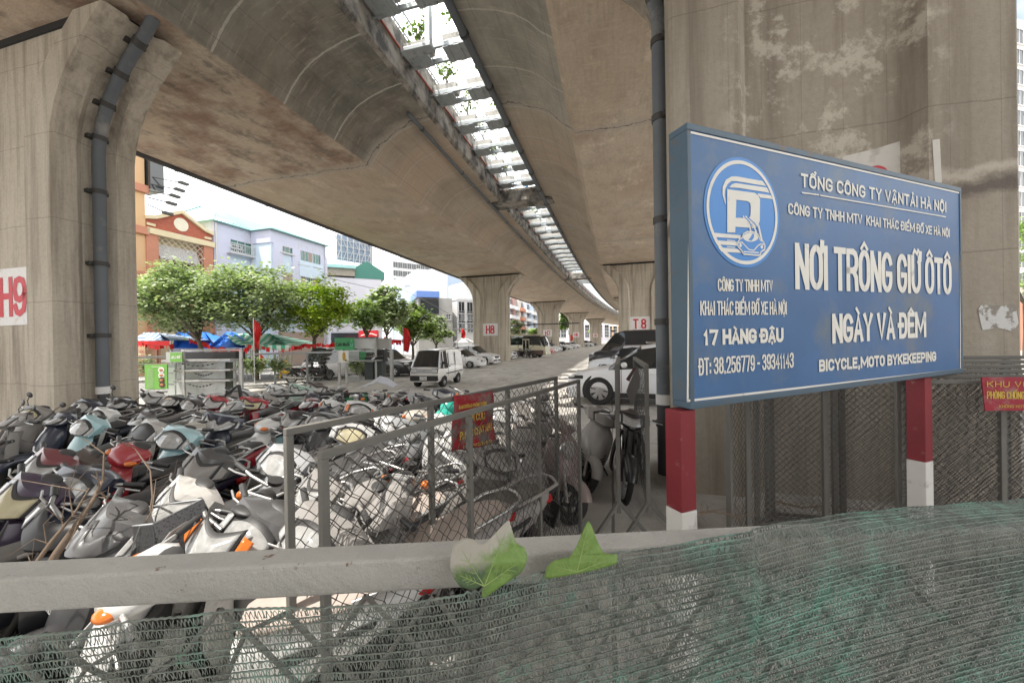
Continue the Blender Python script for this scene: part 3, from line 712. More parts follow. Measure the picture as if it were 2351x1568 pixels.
strip([(358, 945), (358, 402), (700, 448), (752, 480), (770, 530), (766, 800), (745, 860), (700, 890)], [(458, 945), (472, 535), (610, 550), (645, 575), (652, 620), (650, 730), (640, 755), (600, 770)], .006, 1)
poly([(458, 760), (560, 762), (700, 890), (460, 872)], .0062, 1)
for pts in ([(162, 945), (530, 980), (520, 1020), (180, 1000)], [(195, 1040), (480, 1062), (485, 1110), (225, 1092)], [(245, 1130), (490, 1150), (540, 1200), (285, 1185)]): poly(pts, .0055, 1)
poly([(355, 1035), (455, 1044), (455, 1054), (355, 1046)], .0056, 1); poly([(355, 1116), (455, 1126), (455, 1138), (355, 1128)], .0056, 1)
for pts, w in (([(560, 745), (620, 810), (650, 920)], .012), ([(590, 750), (680, 830), (720, 940)], .014), ([(640, 765), (750, 860), (790, 1040)], .016)): stroke(pts, w, .0066, 1 if w != .012 else 1)
for pts in ([(575, 748), (635, 810), (668, 900)], [(610, 752), (700, 830), (745, 900)]): stroke(pts, .008, .0067, 0)
def oval(cx, cy, rx, ry, n=24, t0=0, t1=2 * PI): return [(cx + rx * math.cos(t0 + (t1 - t0) * k / n), cy + ry * math.sin(t0 + (t1 - t0) * k / n)) for k in range(n + 1)]
carp = [(545, 1010), (560, 960), (610, 935), (690, 940), (745, 970), (765, 1035), (810, 1060), (830, 1110), (825, 1160), (780, 1185), (770, 1225), (740, 1232), (560, 1215), (535, 1170), (490, 1120), (485, 1070), (510, 1030), (545, 1010)]
poly(carp[:-1], .0070, 0); stroke(carp, .009, .0074, 1)
poly(oval(650, 1005, 95, 55), .0074, 1); poly([(620, 1040), (650, 1000), (670, 960), (692, 965), (690, 1010), (660, 1050)], .0077, 0)
stroke([(500, 1075), (540, 1065), (580, 1110), (630, 1160), (690, 1170), (740, 1110), (780, 1085), (815, 1095)], .007, .0076, 1)
poly(oval(522, 1105, 16, 24), .0076, 1); poly(oval(790, 1125, 16, 24), .0076, 1); poly([(560, 1178), (755, 1192), (750, 1206), (560, 1192)], .0076, 1)
lo.build('roundel', [m_logo, m_white], sign, fix=False)
# posts
m_postred = mat('red_post_paint', (.20, .014, .022), .55, var=.3, scale=4, dirt=(.33, .22, .2), dirt_t=(.6, .8), dscale=10)
m_postwh = mat('white_post_paint', (.62, .61, .58), .7, var=.12, dirt=(.38, .36, .33), dscale=8)
for (u, px, yb) in ((.0, 1571, 1165), (Wsg - .42, 2132, 1055)):
    if u == 0:
        pp = onP(1574, 950, OS + dN * -.02, dN); w = .115
        c = V(pp.x, pp.y, 0) + dX * (w / 2 - .04) - dN * (w / 2 - .0)
    else:
        pp = onP(2132, 900, OS + dN * -.03, dN); w = .118; c = V(pp.x, pp.y, 0) - dN * (w / 2)
    zs_ = SZ(min(max(u, .01), Wsg), 0) + .0
    zw = onY(px, yb, c.y).z; rot = Matrix((dX, -dN, V(0, 0, 1))).transposed()
    p = MB().box(c - OS + V(0, 0, (zs_ - .01 + zw) / 2), (w, w, zs_ - .01 - zw), rot).build('post', m_postred, sign, bevel=.006)
    MB().box(c - OS + V(0, 0, zw / 2), (w + .004, w + .004, zw), rot).build('white_foot', m_postwh, p, bevel=.006)

# ------------------------------------------------------------------ railing in front, net, leaves
m_rail = mat('dusty_rail_paint', (.43, .42, .39), .88, var=.22, scale=6, bump=.6, dirt=(.15, .075, .04), dirt_t=(.635, .68), dscale=15, dust=.0)
rA = onY(-60, 1326, .80); rB = onY(2420, 1232, .955)       # front top edge of the square tube
rB.z = rA.z = (rA.z + onY(1200, 1268, .885).z) / 2
rd = V(rB.x - rA.x, rB.y - rA.y, 0).normalized(); rn = V(-rd.y, rd.x, 0); rw = .074
ra = rA - rd * 2.6; rb = rB + rd * 2.6
rail = thing('railing', 'dusty square steel rail of the street railing across the whole view', 'railing', (0, 0, 0))
MB().beam(ra + rn * rw / 2 - V(0, 0, rw / 2), rb + rn * rw / 2 - V(0, 0, rw / 2), rw, rw).build('top_rail', m_rail, rail, bevel=.006)
mb = MB(); chain(mb, V(ra.x, ra.y, ra.z - rw - 1.07) + rn * .03, rd, (rb - ra).length, 1.08, .17, .0065, 6, jit=.10); mb.build('chain_link', m_wire2, rail, smooth=60, fix=False)
for q in (.02, .98):
    p = ra + (rb - ra) * q + rn * .037; MB().beam(V(p.x, p.y, 0), V(p.x, p.y, ra.z - rw), .06).build('post', m_rail, rail)

def knit(name):
    m, nt, bs = newmat(name); ob = node(nt, 'ShaderNodeTexCoord').outputs['Object']
    f = noisen(nt, ob, 3.2, 5, .6); g = noisen(nt, ob, 26, 4, .7)
    c = mixc(nt, ramp(nt, g, .35, .65), (.10, .12, .105), (.21, .235, .205))
    c = mixc(nt, mathn(nt, 'MULTIPLY', ramp(nt, f, .44, .66), ramp(nt, g, .35, .62)), c, (.14, .36, .285))
    c = mixc(nt, mathn(nt, 'MULTIPLY', ramp(nt, noisen(nt, ob, 7, 5, .6), .62, .72), .45), c, (.09, .32, .22))
    L(nt, c, bs.inputs['Base Color']); bs.inputs['Roughness'].default_value = .6; return m
m_net = knit('knitted_shade_net')
EDGE = [(-160, 1478, .735), (0, 1464, .74), (300, 1432, .75), (600, 1402, .765), (1000, 1374, .79), (1250, 1320, .815), (1400, 1290, .83), (1500, 1270, .848), (1700, 1234, .885), (1900, 1200, .945), (2100, 1176, 1.0), (2240, 1166, 1.04), (2330, 1160, 1.05), (2470, 1150, 1.06)]
EP = [onY(*e) for e in EDGE]
def edge_pt(t):
    i = min(len(EP) - 2, int(t * (len(EP) - 1))); f = t * (len(EP) - 1) - i
    p0, p1, p2, p3 = EP[max(0, i - 1)], EP[i], EP[i + 1], EP[min(len(EP) - 1, i + 2)]
    return .5 * ((2 * p1) + (p2 - p0) * f + (2 * p0 - 5 * p1 + 4 * p2 - p3) * f * f + (3 * p1 - p0 - 3 * p2 + p3) * f ** 3)
# reparametrise by length
_L = [0.]; _P = [edge_pt(k / 400) for k in range(401)]
for a, b in zip(_P, _P[1:]): _L.append(_L[-1] + (b - a).length)
def EdgeAt(l):
    k = int(np.searchsorted(_L, l)); k = max(1, min(400, k)); f = (l - _L[k - 1]) / max(1e-9, _L[k] - _L[k - 1]); return _P[k - 1].lerp(_P[k], f)
def frontY(x): return (rA + rd * ((x - rA.x) / rd.x)).y
netm = MB(); rg = random.Random(11); LEN = _L[-1]
def net_pt(l, d):
    p = EdgeAt(l); d = d * (1.22 - .45 * l / LEN); yf = frontY(p.x) - .012; top = max(0., p.y - yf)
    bulge = .010 * math.sin(p.x * 4.1 + d * 9) * min(1, d * 6) + .004 * math.sin(p.x * 9 + d * 21) * min(1, d * 6)
    wr = .35 if p.x < .35 else .35
    q = V(p.x, p.y, p.z)
    if d < top: q.y -= d; q.z = p.z + .004 - .02 * (d / max(top, .01)) ** 3
    else:
        q.y -= top; e = d - top
        q.z = p.z - (.016 if top > 0 else 0) - e; q.y -= .10 * e * (.4 + .6 * min(1, max(0, p.x + .6))) + bulge * .6
    q.x -= .06 * d * (1 if p.x > -.2 else .3); q.z += .0015 * math.sin(p.x * 31) * math.exp(-d * 18)
    return q

def netlayer(off, row, pitch, rows, l0, l1, rchain, rthread, fade=0.):
    nst = int((l1 - l0) / pitch)
    jits = [rg.gauss(0, .12) for _ in range(nst + 3)]
    for r_ in range(rows):
        d = r_ * row; pts = []
        for k in range(nst + 1):
            l = l0 + k * pitch
            p = net_pt(l, d + .0022 * math.sin(l * 9 + r_ * 2.3) + rg.gauss(0, .0003)) + V(0, off, 0)
            pts.append(p)
            p2 = p + V(0, -.0012, .0008 if k % 2 else -.0008); pts[-1] = p2
        k0 = int(rg.random() * fade / pitch); netm.tube(pts[k0:], rchain * (1.5 if r_ == 0 else 1), 4, False)
        if r_ == rows - 1: break
        for k in range(nst):
            l = l0 + k * pitch; ph = rg.gauss(0, .15)
            if fade and rg.random() > k * pitch / fade: continue
            a = net_pt(l + (0.0 + ph * .3) * pitch, d) + V(0, off, 0)
            for sgn in ((.75, -.1) if True else (1,)):
                b = net_pt(l + (sgn + rg.gauss(0, .14)) * pitch, d + row) + V(0, off + .002, 0)
                w = rthread * rg.uniform(.6, 1.35); m_ = (a + b) / 2 + V(rg.gauss(0, .0012), rg.gauss(0, .001), 0)
                ws = V(w, 0, w * rg.uniform(-.3, .3))
                netm._add([a - ws, a + ws, m_ + ws * .9, m_ - ws * .9, b + ws, b - ws], [(0, 1, 2, 3), (3, 2, 4, 5)])
netlayer(0, .0150, .0078, 40, 0.02, LEN, .0016, .00120)
netlayer(.02, .0150, .0078, 40, LEN * .40, LEN, .0014, .00125, .75)
tag(netm.build('shade_net', m_net, fix=False), 'dusty green knitted shade net draped over the street railing', 'net')

# two torn leaves resting on the rail
m_vein = mat('leaf_vein', (.30, .42, .14), .6)
def bigleaf(label, name, outline, Y, fold, ma, veins):
    cx = sum(p[0] for p in outline) / len(outline); cyy = sum(p[1] for p in outline) / len(outline)
    rings = 9; v = []; f = []; n = len(outline)
    fine = []; ol = outline
    for i in range(n):
        p0, p1, p2, p3 = ol[i - 1], ol[i], ol[(i + 1) % n], ol[(i + 2) % n]
        for k in range(8):
            q = k / 8; cr_ = [.5 * (2 * p1[d] + (p2[d] - p0[d]) * q * .6 + (2 * p0[d] - 5 * p1[d] + 4 * p2[d] - p3[d]) * q * q * .6 + (3 * p1[d] - p0[d] - 3 * p2[d] + p3[d]) * q ** 3 * .6 + (1 - .6) * 2 * (p2[d] - p1[d]) * q) for d in (0, 1)]
            jj = .7 * ((k % 2) - .5); dx, dy = cr_[0] - cx, cr_[1] - cyy; ll = max(1, math.hypot(dx, dy)); fine.append((cr_[0] + dx / ll * jj, cr_[1] + dy / ll * jj))
    n = len(fine)
    ctr = V(*onY(cx, cyy, Y))
    for r_ in range(1, rings + 1):
        for (x, y) in fine:
            t = r_ / rings; px, py = cx + (x - cx) * t, cyy + (y - cyy) * t
            yy = Y + fold(px, py) + .004 * mnoise.noise(V(px * .03, py * .03, 3))
            v.append(onY(px, py, yy))
    v.append(onY(cx, cyy, Y + fold(cx, cyy)))
    for r_ in range(rings - 1):
        for k in range(n): f.append((r_ * n + k, r_ * n + (k + 1) % n, (r_ + 1) * n + (k + 1) % n, (r_ + 1) * n + k))
    for k in range(n): f.append((len(v) - 1, k, (k + 1) % n))
    o0 = v[-1]; mb = MB(); mb._add([q - o0 for q in v], f)
    o = mb.build(name, ma, smooth=80); o.location = o0
    sd = o.modifiers.new('thick', 'SOLIDIFY'); sd.thickness = .0012
    vb = MB(); base = veins[0]
    def lp(x, y): return onY(x, y, Y + fold(x, y) - .0018) - o0
    for tip in veins[1:]:
        pts = [lp(base[0] + (tip[0] - base[0]) * k / 6, base[1] + (tip[1] - base[1]) * k / 6) for k in range(7)]; vb.tube(pts, [.0011 * (1 - .11 * k) for k in range(7)], 5)
        for k in (2, 3, 4):
            for sg_ in (-1, 1):
                a_ = (base[0] + (tip[0] - base[0]) * k / 6, base[1] + (tip[1] - base[1]) * k / 6); dx, dy = (tip[0] - base[0]) * .16, (tip[1] - base[1]) * .16
                b_ = (a_[0] + dx - dy * sg_ * .9, a_[1] + dy + dx * sg_ * .9)
                vb.tube([lp(*a_), lp(*b_)], .0005, 4)
    vb.build('vein', m_vein, o, smooth=60)
    return tag(o, label, 'leaf', 'leaves on the railing')
def leafm(name, dusty):
    m, nt, bs = newmat(name); ob = node(nt, 'ShaderNodeTexCoord').outputs['Object']
    c = mixc(nt, noisen(nt, ob, 40, 5, .65), (.13, .26, .05), (.30, .44, .13))
    w = noisen(nt, ob, 110, 4, .7, (1, 1, .35)); c = mixc(nt, mathn(nt, 'MULTIPLY', ramp(nt, w, .45, .7), .4), c, (.33, .50, .16))
    if dusty:
        dd = noisen(nt, ob, 16, 5, .6); c = mixc(nt, mathn(nt, 'MULTIPLY', ramp(nt, dd, .50, .64), .75), c, (.055, .10, .085))
        sp = node(nt, 'ShaderNodeSeparateXYZ'); L(nt, ob, sp.inputs[0])
        h = mathn(nt, 'ADD', mathn(nt, 'ADD', sp.outputs[2], mathn(nt, 'MULTIPLY', sp.outputs[0], -.45)), mathn(nt, 'MULTIPLY', mathn(nt, 'SUBTRACT', noisen(nt, ob, 30, 5, .6), .5), .07))
        c = mixc(nt, ramp(nt, h, -.010, .018), c, (.50, .48, .42))
    L(nt, c, bs.inputs['Base Color']); bs.inputs['Roughness'].default_value = .55
    tr = node(nt, 'ShaderNodeBsdfTranslucent'); L(nt, c, tr.inputs[0]); ms = node(nt, 'ShaderNodeMixShader'); ms.inputs[0].default_value = .3
    L(nt, bs.outputs[0], ms.inputs[1]); L(nt, tr.outputs[0], ms.inputs[2]); L(nt, ms.outputs[0], nt.nodes['Material Output'].inputs[0])
    bumpn(nt, bs, noisen(nt, ob, 130, 4, .6), .5, .003); return m
bigleaf('large heart shaped leaf, half grey with dust, hanging over the rail', 'fallen_leaf',
        [(1034, 1300), (1040, 1255), (1062, 1236), (1085, 1237), (1100, 1248), (1115, 1245), (1165, 1195), (1172, 1205), (1185, 1245), (1205, 1258), (1210, 1285), (1195, 1315), (1150, 1345), (1115, 1370), (1105, 1366), (1112, 1340), (1090, 1352), (1058, 1346), (1042, 1325)], .772, lambda x, y: (.05 * ((1290 - y) / 100) if y < 1290 else .0) + .00022 * abs(x - 1125) - .006, leafm('dusty_leaf', True), [(1112, 1345), (1168, 1205), (1060, 1262), (1190, 1290), (1055, 1320)])
bigleaf('smaller bright green torn leaf with a tall pointed tip on the rail', 'fallen_leaf',
        [(1253, 1328), (1256, 1302), (1272, 1286), (1305, 1280), (1325, 1250), (1348, 1197), (1358, 1206), (1370, 1238), (1384, 1265), (1398, 1272), (1416, 1272), (1415, 1294), (1380, 1305), (1330, 1316)], .805, lambda x, y: .05 * ((1290 - y) / 90) if y < 1290 else .0, leafm('green_leaf', False), [(1325, 1312), (1350, 1210), (1275, 1300), (1398, 1284)])

# ------------------------------------------------------------------ notices on the wire
m_cloth = mat('red_cloth', (.30, .012, .02), .7, var=.2, scale=4, dirt=(.17, .145, .13), dirt_t=(.47, .58), dscale=4.5)
m_yel = mat('yellow_lettering', (.62, .42, .08), .7, var=.1)
nA = onZ(1046, 910, pA.location.z + 0); 
pa0 = onY(662, 990, 1.92); pa1 = onZ(1276, 868, pa0.z); pu = V(pa1.x - pa0.x, pa1.y - pa0.y, 0).normalized(); pn = V(pu.y, -pu.x, 0)
def onA(x, y): return onP(x, y, pa0 - pn * -.03, pn)
cl = thing('cloth_notice', 'faded red cloth notice with yellow lettering tied to the wire panel', 'notice', onA(1090, 970))
o0 = cl.location.copy(); n1, n2 = 14, 12; v = []; f = []
cor = [(1040, 908), (1130, 897), (1140, 1018), (1033, 1036)]
for j in range(n2 + 1):
    for i in range(n1 + 1):
        a, b = i / n1, j / n2
        top = (cor[0][0] + (cor[1][0] - cor[0][0]) * a, cor[0][1] + (cor[1][1] - cor[0][1]) * a); bot = (cor[3][0] + (cor[2][0] - cor[3][0]) * a, cor[3][1] + (cor[2][1] - cor[3][1]) * a)
        p = onA(top[0] + (bot[0] - top[0]) * b, top[1] + (bot[1] - top[1]) * b + 8 * math.sin(a * PI) * (1 - b) * .4) + pn * (.012 * math.sin(a * 9 + b * 3) + .01 * math.sin(b * 8))
        v.append(p - o0)
for j in range(n2):
    for i in range(n1): f.append((j * (n1 + 1) + i, j * (n1 + 1) + i + 1, (j + 1) * (n1 + 1) + i + 1, (j + 1) * (n1 + 1) + i))
mb = MB(); mb._add(v, f); c_o = mb.build('cloth', m_cloth, cl, smooth=80); sd = c_o.modifiers.new('t', 'SOLIDIFY'); sd.thickness = .002
for body, bl, br, h, sh in (('BAN CHỈ ĐẠO PHÒNG CHỐNG', (1048, 939), (1112, 929), 9, .012), ('ĐỘI CỨU', (1066, 967), (1108, 962), 17, .014), ('PHÒNG CHÁY NHÀ', (1050, 1010), (1125, 985), 19, .012), ('NGHIÊM CẤM ĐỐT', (1058, 1029), (1124, 1016), 8, .01)):
    a, b = onA(*bl), onA(*br); rt = b - a; wd = rt.length; rt.normalize(); hh = (onA(bl[0], bl[1] - h) - a).length
    mb = MB(); gothic(mb, body, a - o0, rt, V(0, 0, 1), wd, hh, weight=.17, lift=.026, n=pn); mb.build('lettering', m_yel, cl, fix=False)
# red board at the picture edge
a = onY(2258, 908, 3.1); b = onY(2420, 908, 3.02)
nb = thing('red_notice', 'red board with yellow lettering on the stacked wire panels at the picture edge', 'notice', a)
bu = V(b.x - a.x, b.y - a.y, 0).normalized(); bn = V(bu.y, -bu.x, 0)
if bn.dot(CAM - a) < 0: bn = -bn
def onB(x, y): return onP(x, y, a + bn * .004, bn)
c4 = [onB(2254, 866) - a, onB(2440, 866) - a, onB(2440, 942) - a, onB(2262, 943) - a]
MB().prism(c4, -bn * .008).build('board', mat('red_board', (.32, .01, .03), .5, var=.2, dirt=(.3, .2, .18), dirt_t=(.5, .7), dscale=8), nb)
for body, bl, br, h in (('KHU VỰC', (2265, 888), (2382, 890), 13), ('PHÒNG CHỐNG', (2265, 915), (2352, 916), 17), ('KHÔNG HÚT THUỐC', (2293, 936), (2390, 937), 7)):
    p, q = onB(*bl), onB(*br); rt = q - p; wd = rt.length; rt.normalize(); hh = (onB(bl[0], bl[1] - h) - p).length
    mb = MB(); gothic(mb, body, p - a, rt, V(0, 0, 1), wd, hh, weight=.13, lift=.003, n=bn); mb.build('lettering', m_yel, nb, fix=False)
# whitewash patch, poster and disc sign on the big pier
p9, o9, th9 = PIER['T9']; u9 = V(math.cos(th9), -math.sin(th9), 0); n9 = V(-math.sin(th9), -math.cos(th9), 0)
def on9(x, y, off=.0): return onP(x, y, o9 + n9 * off, n9)
def patch(name, label, cat, pts, m, off, th=.004, pr=None):
    q = [on9(x, y, off) for x, y in pts]; c = q[0].copy(); mb = MB(); mb.prism([p - c for p in q], n9 * th); o = mb.build(name, m); o.location = c
    return tag(o, label, cat)
m_tear = mat('torn_poster_paper', (.60, .60, .59), .8, var=.1, dirt=(.27, .25, .22), dirt_t=(.5, .56), dscale=9)
patch('torn_poster', 'torn white paper scraps glued on the pier near the picture edge', 'poster', [(2245, 712), (2252, 700), (2290, 702), (2330, 698), (2338, 742), (2325, 762), (2290, 752), (2255, 758)], m_tear, .003)
patch('whitewash_patch', 'white painted patch on the pier behind the top of the blue sign', 'paint patch', [(1935, 360), (2010, 342), (2075, 322), (2086, 322), (2084, 420), (1925, 420)], mat('whitewash', (.62, .60, .56), .9, var=.1, dirt=(.4, .37, .33), dscale=4), -.232, .004)
patch('whitewash_patch', 'narrow white stripe beside the painted patch on the pier', 'paint patch', [(2140, 322), (2157, 320), (2162, 420), (2146, 420)], MATS['whitewash'], .002, .004)
dc = on9(2012, 404, -.2); mb = MB(); mb.lathe([(.13, 0), (.13, .012)], 28, (0, 0, 0), 'y'); o = mb.build('round_sign', mat('sign_red', (.5, .02, .03), .5), smooth=40); o.location = dc; o.rotation_euler = (0, 0, -th9)
tag(o, 'red disc sign peeking over the top of the blue board', 'sign')

# pennants left hanging on the gate leaf
def z6f(x, y): return ((1350 + x / 5.226) / 1.04849, (850 + y / 5.226) / 1.04849)
for nm, lb, pts, Y, m in (('grey_pennant', 'grey pointed cloth pennant hanging over the folded gate leaf', [(955, 170), (1000, 300), (985, 440), (885, 645), (825, 480), (860, 380)], 4.55, mat('grey_cloth', (.22, .21, .20), .8, var=.15)), ('red_pennant', 'small dark red cloth corner sticking out beside the grey pennant', [(915, 185), (945, 190), (862, 358), (818, 330)], 4.62, m_cloth)):
    q = [onY(*z6f(*p), Y + .0006 * (p[1] - 300)) for p in pts]; c = q[0].copy(); mb = MB(); mb.prism([p - c for p in q], V(0, .006, 0)); o = mb.build(nm, m); o.location = c; tag(o, lb, 'pennant')
# ------------------------------------------------------------------ ground, street
def groundmat(name, base, dark, light, scale=.5, seam=None, rough=.9):
    m, nt, bs = newmat(name); ob = node(nt, 'ShaderNodeTexCoord').outputs['Object']
    c = mixc(nt, ramp(nt, noisen(nt, ob, scale, 6, .6), .35, .65), base, dark)
    c = mixc(nt, mathn(nt, 'MULTIPLY', ramp(nt, noisen(nt, ob, scale * 3.1, 7, .7), .5, .68), .6), c, light)
    c = mixc(nt, mathn(nt, 'MULTIPLY', ramp(nt, noisen(nt, ob, scale * 2.2, 7, .72, (1, .3, 1)), .53, .68), .7), c, tuple(x * .42 for x in dark))
    c = mixc(nt, mathn(nt, 'MULTIPLY', ramp(nt, noisen(nt, ob, 45, 4, .7), .4, .7), .3), c, tuple(x * .5 for x in base))
    if seam:
        mp = node(nt, 'ShaderNodeMapping'); mp.inputs['Rotation'].default_value = (0, 0, HEAD); L(nt, ob, mp.inputs[0])
        sp = node(nt, 'ShaderNodeSeparateXYZ'); L(nt, mp.outputs[0], sp.inputs[0])
        w = mathn(nt, 'MULTIPLY', noisen(nt, ob, 1.2, 4), .06)
        for k, L_ in ((0, seam[0]), (1, seam[1])):
            fr = mathn(nt, 'FRACT', mathn(nt, 'DIVIDE', mathn(nt, 'ADD', sp.outputs[k], w), L_))
            c = mixc(nt, mathn(nt, 'MULTIPLY', mathn(nt, 'LESS_THAN', fr, .018 / L_ * 2), .7), c, (.06, .055, .05))
    L(nt, c, bs.inputs['Base Color']); bs.inputs['Roughness'].default_value = rough; bs.inputs['Specular IOR Level'].default_value = .3
    bumpn(nt, bs, noisen(nt, ob, 30, 6, .7), .4, .02); return m
m_ground = groundmat('parking_concrete', (.50, .475, .435), (.36, .34, .31), (.60, .575, .53), seam=(5.2, 4.1))
m_asph = groundmat('street_asphalt', (.30, .295, .285), (.24, .235, .225), (.38, .37, .36), .3)
m_pave = groundmat('pavement_tiles', (.44, .42, .39), (.34, .32, .30), (.50, .48, .45), .8, seam=(.6, .6))
def strip(name, c0, c1, z, m, s0=-58, s1=325):
    ss = list(np.arange(s0, s1, 3.)); mb = MB(); v = []
    for s in ss: v += [G(s, c0, z), G(s, c1, z)]
    mb._add(v, [(2 * i, 2 * i + 1, 2 * i + 3, 2 * i + 2) for i in range(len(ss) - 1)]); o = mb.build(name, m, kind='structure', fix=False); return o
g_ = MB(); g_.quad((-1500, -600, 0), (1800, -600, 0), (1800, 2600, 0), (-1500, 2600, 0)); g_.build('ground', m_ground, kind='structure', fix=False)
strip('street', -21.5, -13.6, .004, m_asph)
ob_ = MB(); ob_._add([(-8.8, 1.0, .004), (-1.9, 1.3, .004), (-.6, 3.0, .004), (.7, 5.2, .004), (.6, 7.6, .004), (-1.8, 8.9, .004), (-6.5, 9.3, .004), (-8.6, 7.4, .004)], [tuple(range(8))]); ob_.build('bike_shade_ground', groundmat('shade_dark_ground', (.075, .07, .065), (.04, .038, .035), (.12, .115, .105), 1.2), kind='structure', fix=False)  # dark patch: the deep shade between the bikes painted as ground colour
kb = MB(); ss = list(np.arange(-58, 325, 3.))
kb.loft([[G(s, -21.5, 0.), G(s, -21.5, .14), G(s, -21.75, .14), G(s, -21.75, 0.)] for s in ss]); kb.build('kerb', m_planter, kind='structure')
strip('pavement', -60, -21.75, .12, m_pave)
strip('far_street', 14.5, 24, .004, m_asph)

# ------------------------------------------------------------------ trees
m_bark = mat('tree_bark', (.10, .08, .06), .95, var=.3, scale=6, bump=.6)
def tree(label, base, crown, rx, ry, rz, nleaf, lm, size, seed, group='street trees', lean=0., trunkr=.14, name='street_tree'):
    rg = random.Random(seed); t = thing(name, label, 'tree', (base.x, base.y, 0), 0, group); c = crown - V(base.x, base.y, 0)
    tk = MB(); fork = V(c.x * .25, c.y * .2, max(1.2, (c.z - rz) * .92))
    tk.tube([V(0, 0, 0), V(c.x * .08 + .05, 0, fork.z * .5), fork], [trunkr * 1.25, trunkr, trunkr * .85], 9)
    tips = []
    for k in range(9):
        a = 2 * PI * k / 9 + rg.uniform(-.3, .3); q = rg.uniform(.35, .85)
        e = c + V(math.cos(a) * rx * q, math.sin(a) * ry * q, rz * rg.uniform(-.55, .65)); mid = fork.lerp(e, .5) + V(rg.gauss(0, .15), rg.gauss(0, .15), .25)
        tk.tube([fork, mid, e], [trunkr * .5, trunkr * .3, trunkr * .1], 6); tips.append((mid, e))
        for j in range(3):
            s = mid.lerp(e, rg.uniform(.1, .8)); ee = s + V(rg.gauss(0, .5) * rx, rg.gauss(0, .5) * ry, rg.gauss(.1, .4) * rz) * .6; tk.tube([s, ee], [trunkr * .16, trunkr * .05], 4)
    tk.build('trunk', m_bark, t, smooth=60)
    lf = MB(); nleaf = int(nleaf * 2.1); ncl = max(26, nleaf // 110); cl = []
    for _ in range(ncl):
        while True:
            p = V(rg.uniform(-1, 1), rg.uniform(-1, 1), rg.uniform(-1, 1)); r_ = p.length
            if .35 < r_ < 1 and not (p.z < -.45 and r_ > .8): break
        w = 1 + .22 * mnoise.noise(p * 2.1 + V(seed, 0, 0)); cl.append(c + V(p.x * rx, p.y * ry, p.z * rz) * w)
    sg = V(rx, ry, rz) * .15
    for i in range(nleaf):
        q = rg.choice(cl); p = q + V(rg.gauss(0, sg.x), rg.gauss(0, sg.y), rg.gauss(0, sg.z) * .7); leaf(lf, p, size * rg.uniform(.6, 1.25), rg)
    lf.build('crown', lm, t, fix=False); return t
lm_pale = leafmat('pale_leaves', (.20, .26, .14), (.52, .57, .38), .38)
lm_mid = leafmat('green_leaves', (.17, .26, .08), (.43, .52, .23), .42)
lm_yel = leafmat('yellow_green_leaves', (.29, .41, .035), (.58, .66, .12), .5)
lm_dark = leafmat('dark_leaves', (.14, .21, .06), (.35, .43, .17), .45)
TREES = [  # label, trunk px, crown px centre, rx, ry (px), depth, leaves, material
 ('broad pale leaved tree in front of the brick gable house', 470, (412, 692), 92, 84, 22, 5200, lm_pale),
 ('widest tree, pale leaved, between the brick gable and the lilac house', 586, (588, 694), 118, 78, 23, 6500, lm_pale),
 ('bright yellow green tree with bare forked trunk before the lilac house', 716, (735, 705), 72, 66, 24.5, 3600, lm_yel),
 ('small loose green tree right behind the green cafe sign', 842, (838, 726), 40, 42, 29, 1800, lm_mid),
 ('grey green airy tree between the cafe stand and the white van', 886, (888, 710), 46, 56, 33, 2200, lm_pale),
 ('dark dense low tree above the white van', 946, (950, 748), 44, 44, 37, 2000, lm_dark),
 ('small pale tree beside the grey pier and the red flag', 1000, (1004, 760), 40, 32, 42, 1500, lm_pale),
 ('tree peeking out past the pier, above the small bus', 1180, (1184, 758), 24, 22, 60, 900, lm_pale),
 ('tall light green tree seen between the H7 and H6 piers', 1308, (1303, 738), 20, 30, 105, 1000, lm_mid),
 ('low tree between the H7 pier and a red banner', 1222, (1228, 766), 14, 12, 80, 500, lm_mid),
 ('distant tree seen between the H6 and H5 piers', 1366, (1364, 752), 12, 18, 150, 500, lm_yel),
]
for i, (lb, tx, cc, rx, ry, Y, n, lm) in enumerate(TREES):
    c = onY(cc[0], cc[1], Y); b = onY(tx, cc[1], Y - .2)
    tree(lb, b, c, rx * Y / FPX, rx * Y / FPX * .8, ry * Y / FPX, n, lm, (.22 if Y < 30 else .33 if Y < 70 else .7), 20 + i, trunkr=.13)

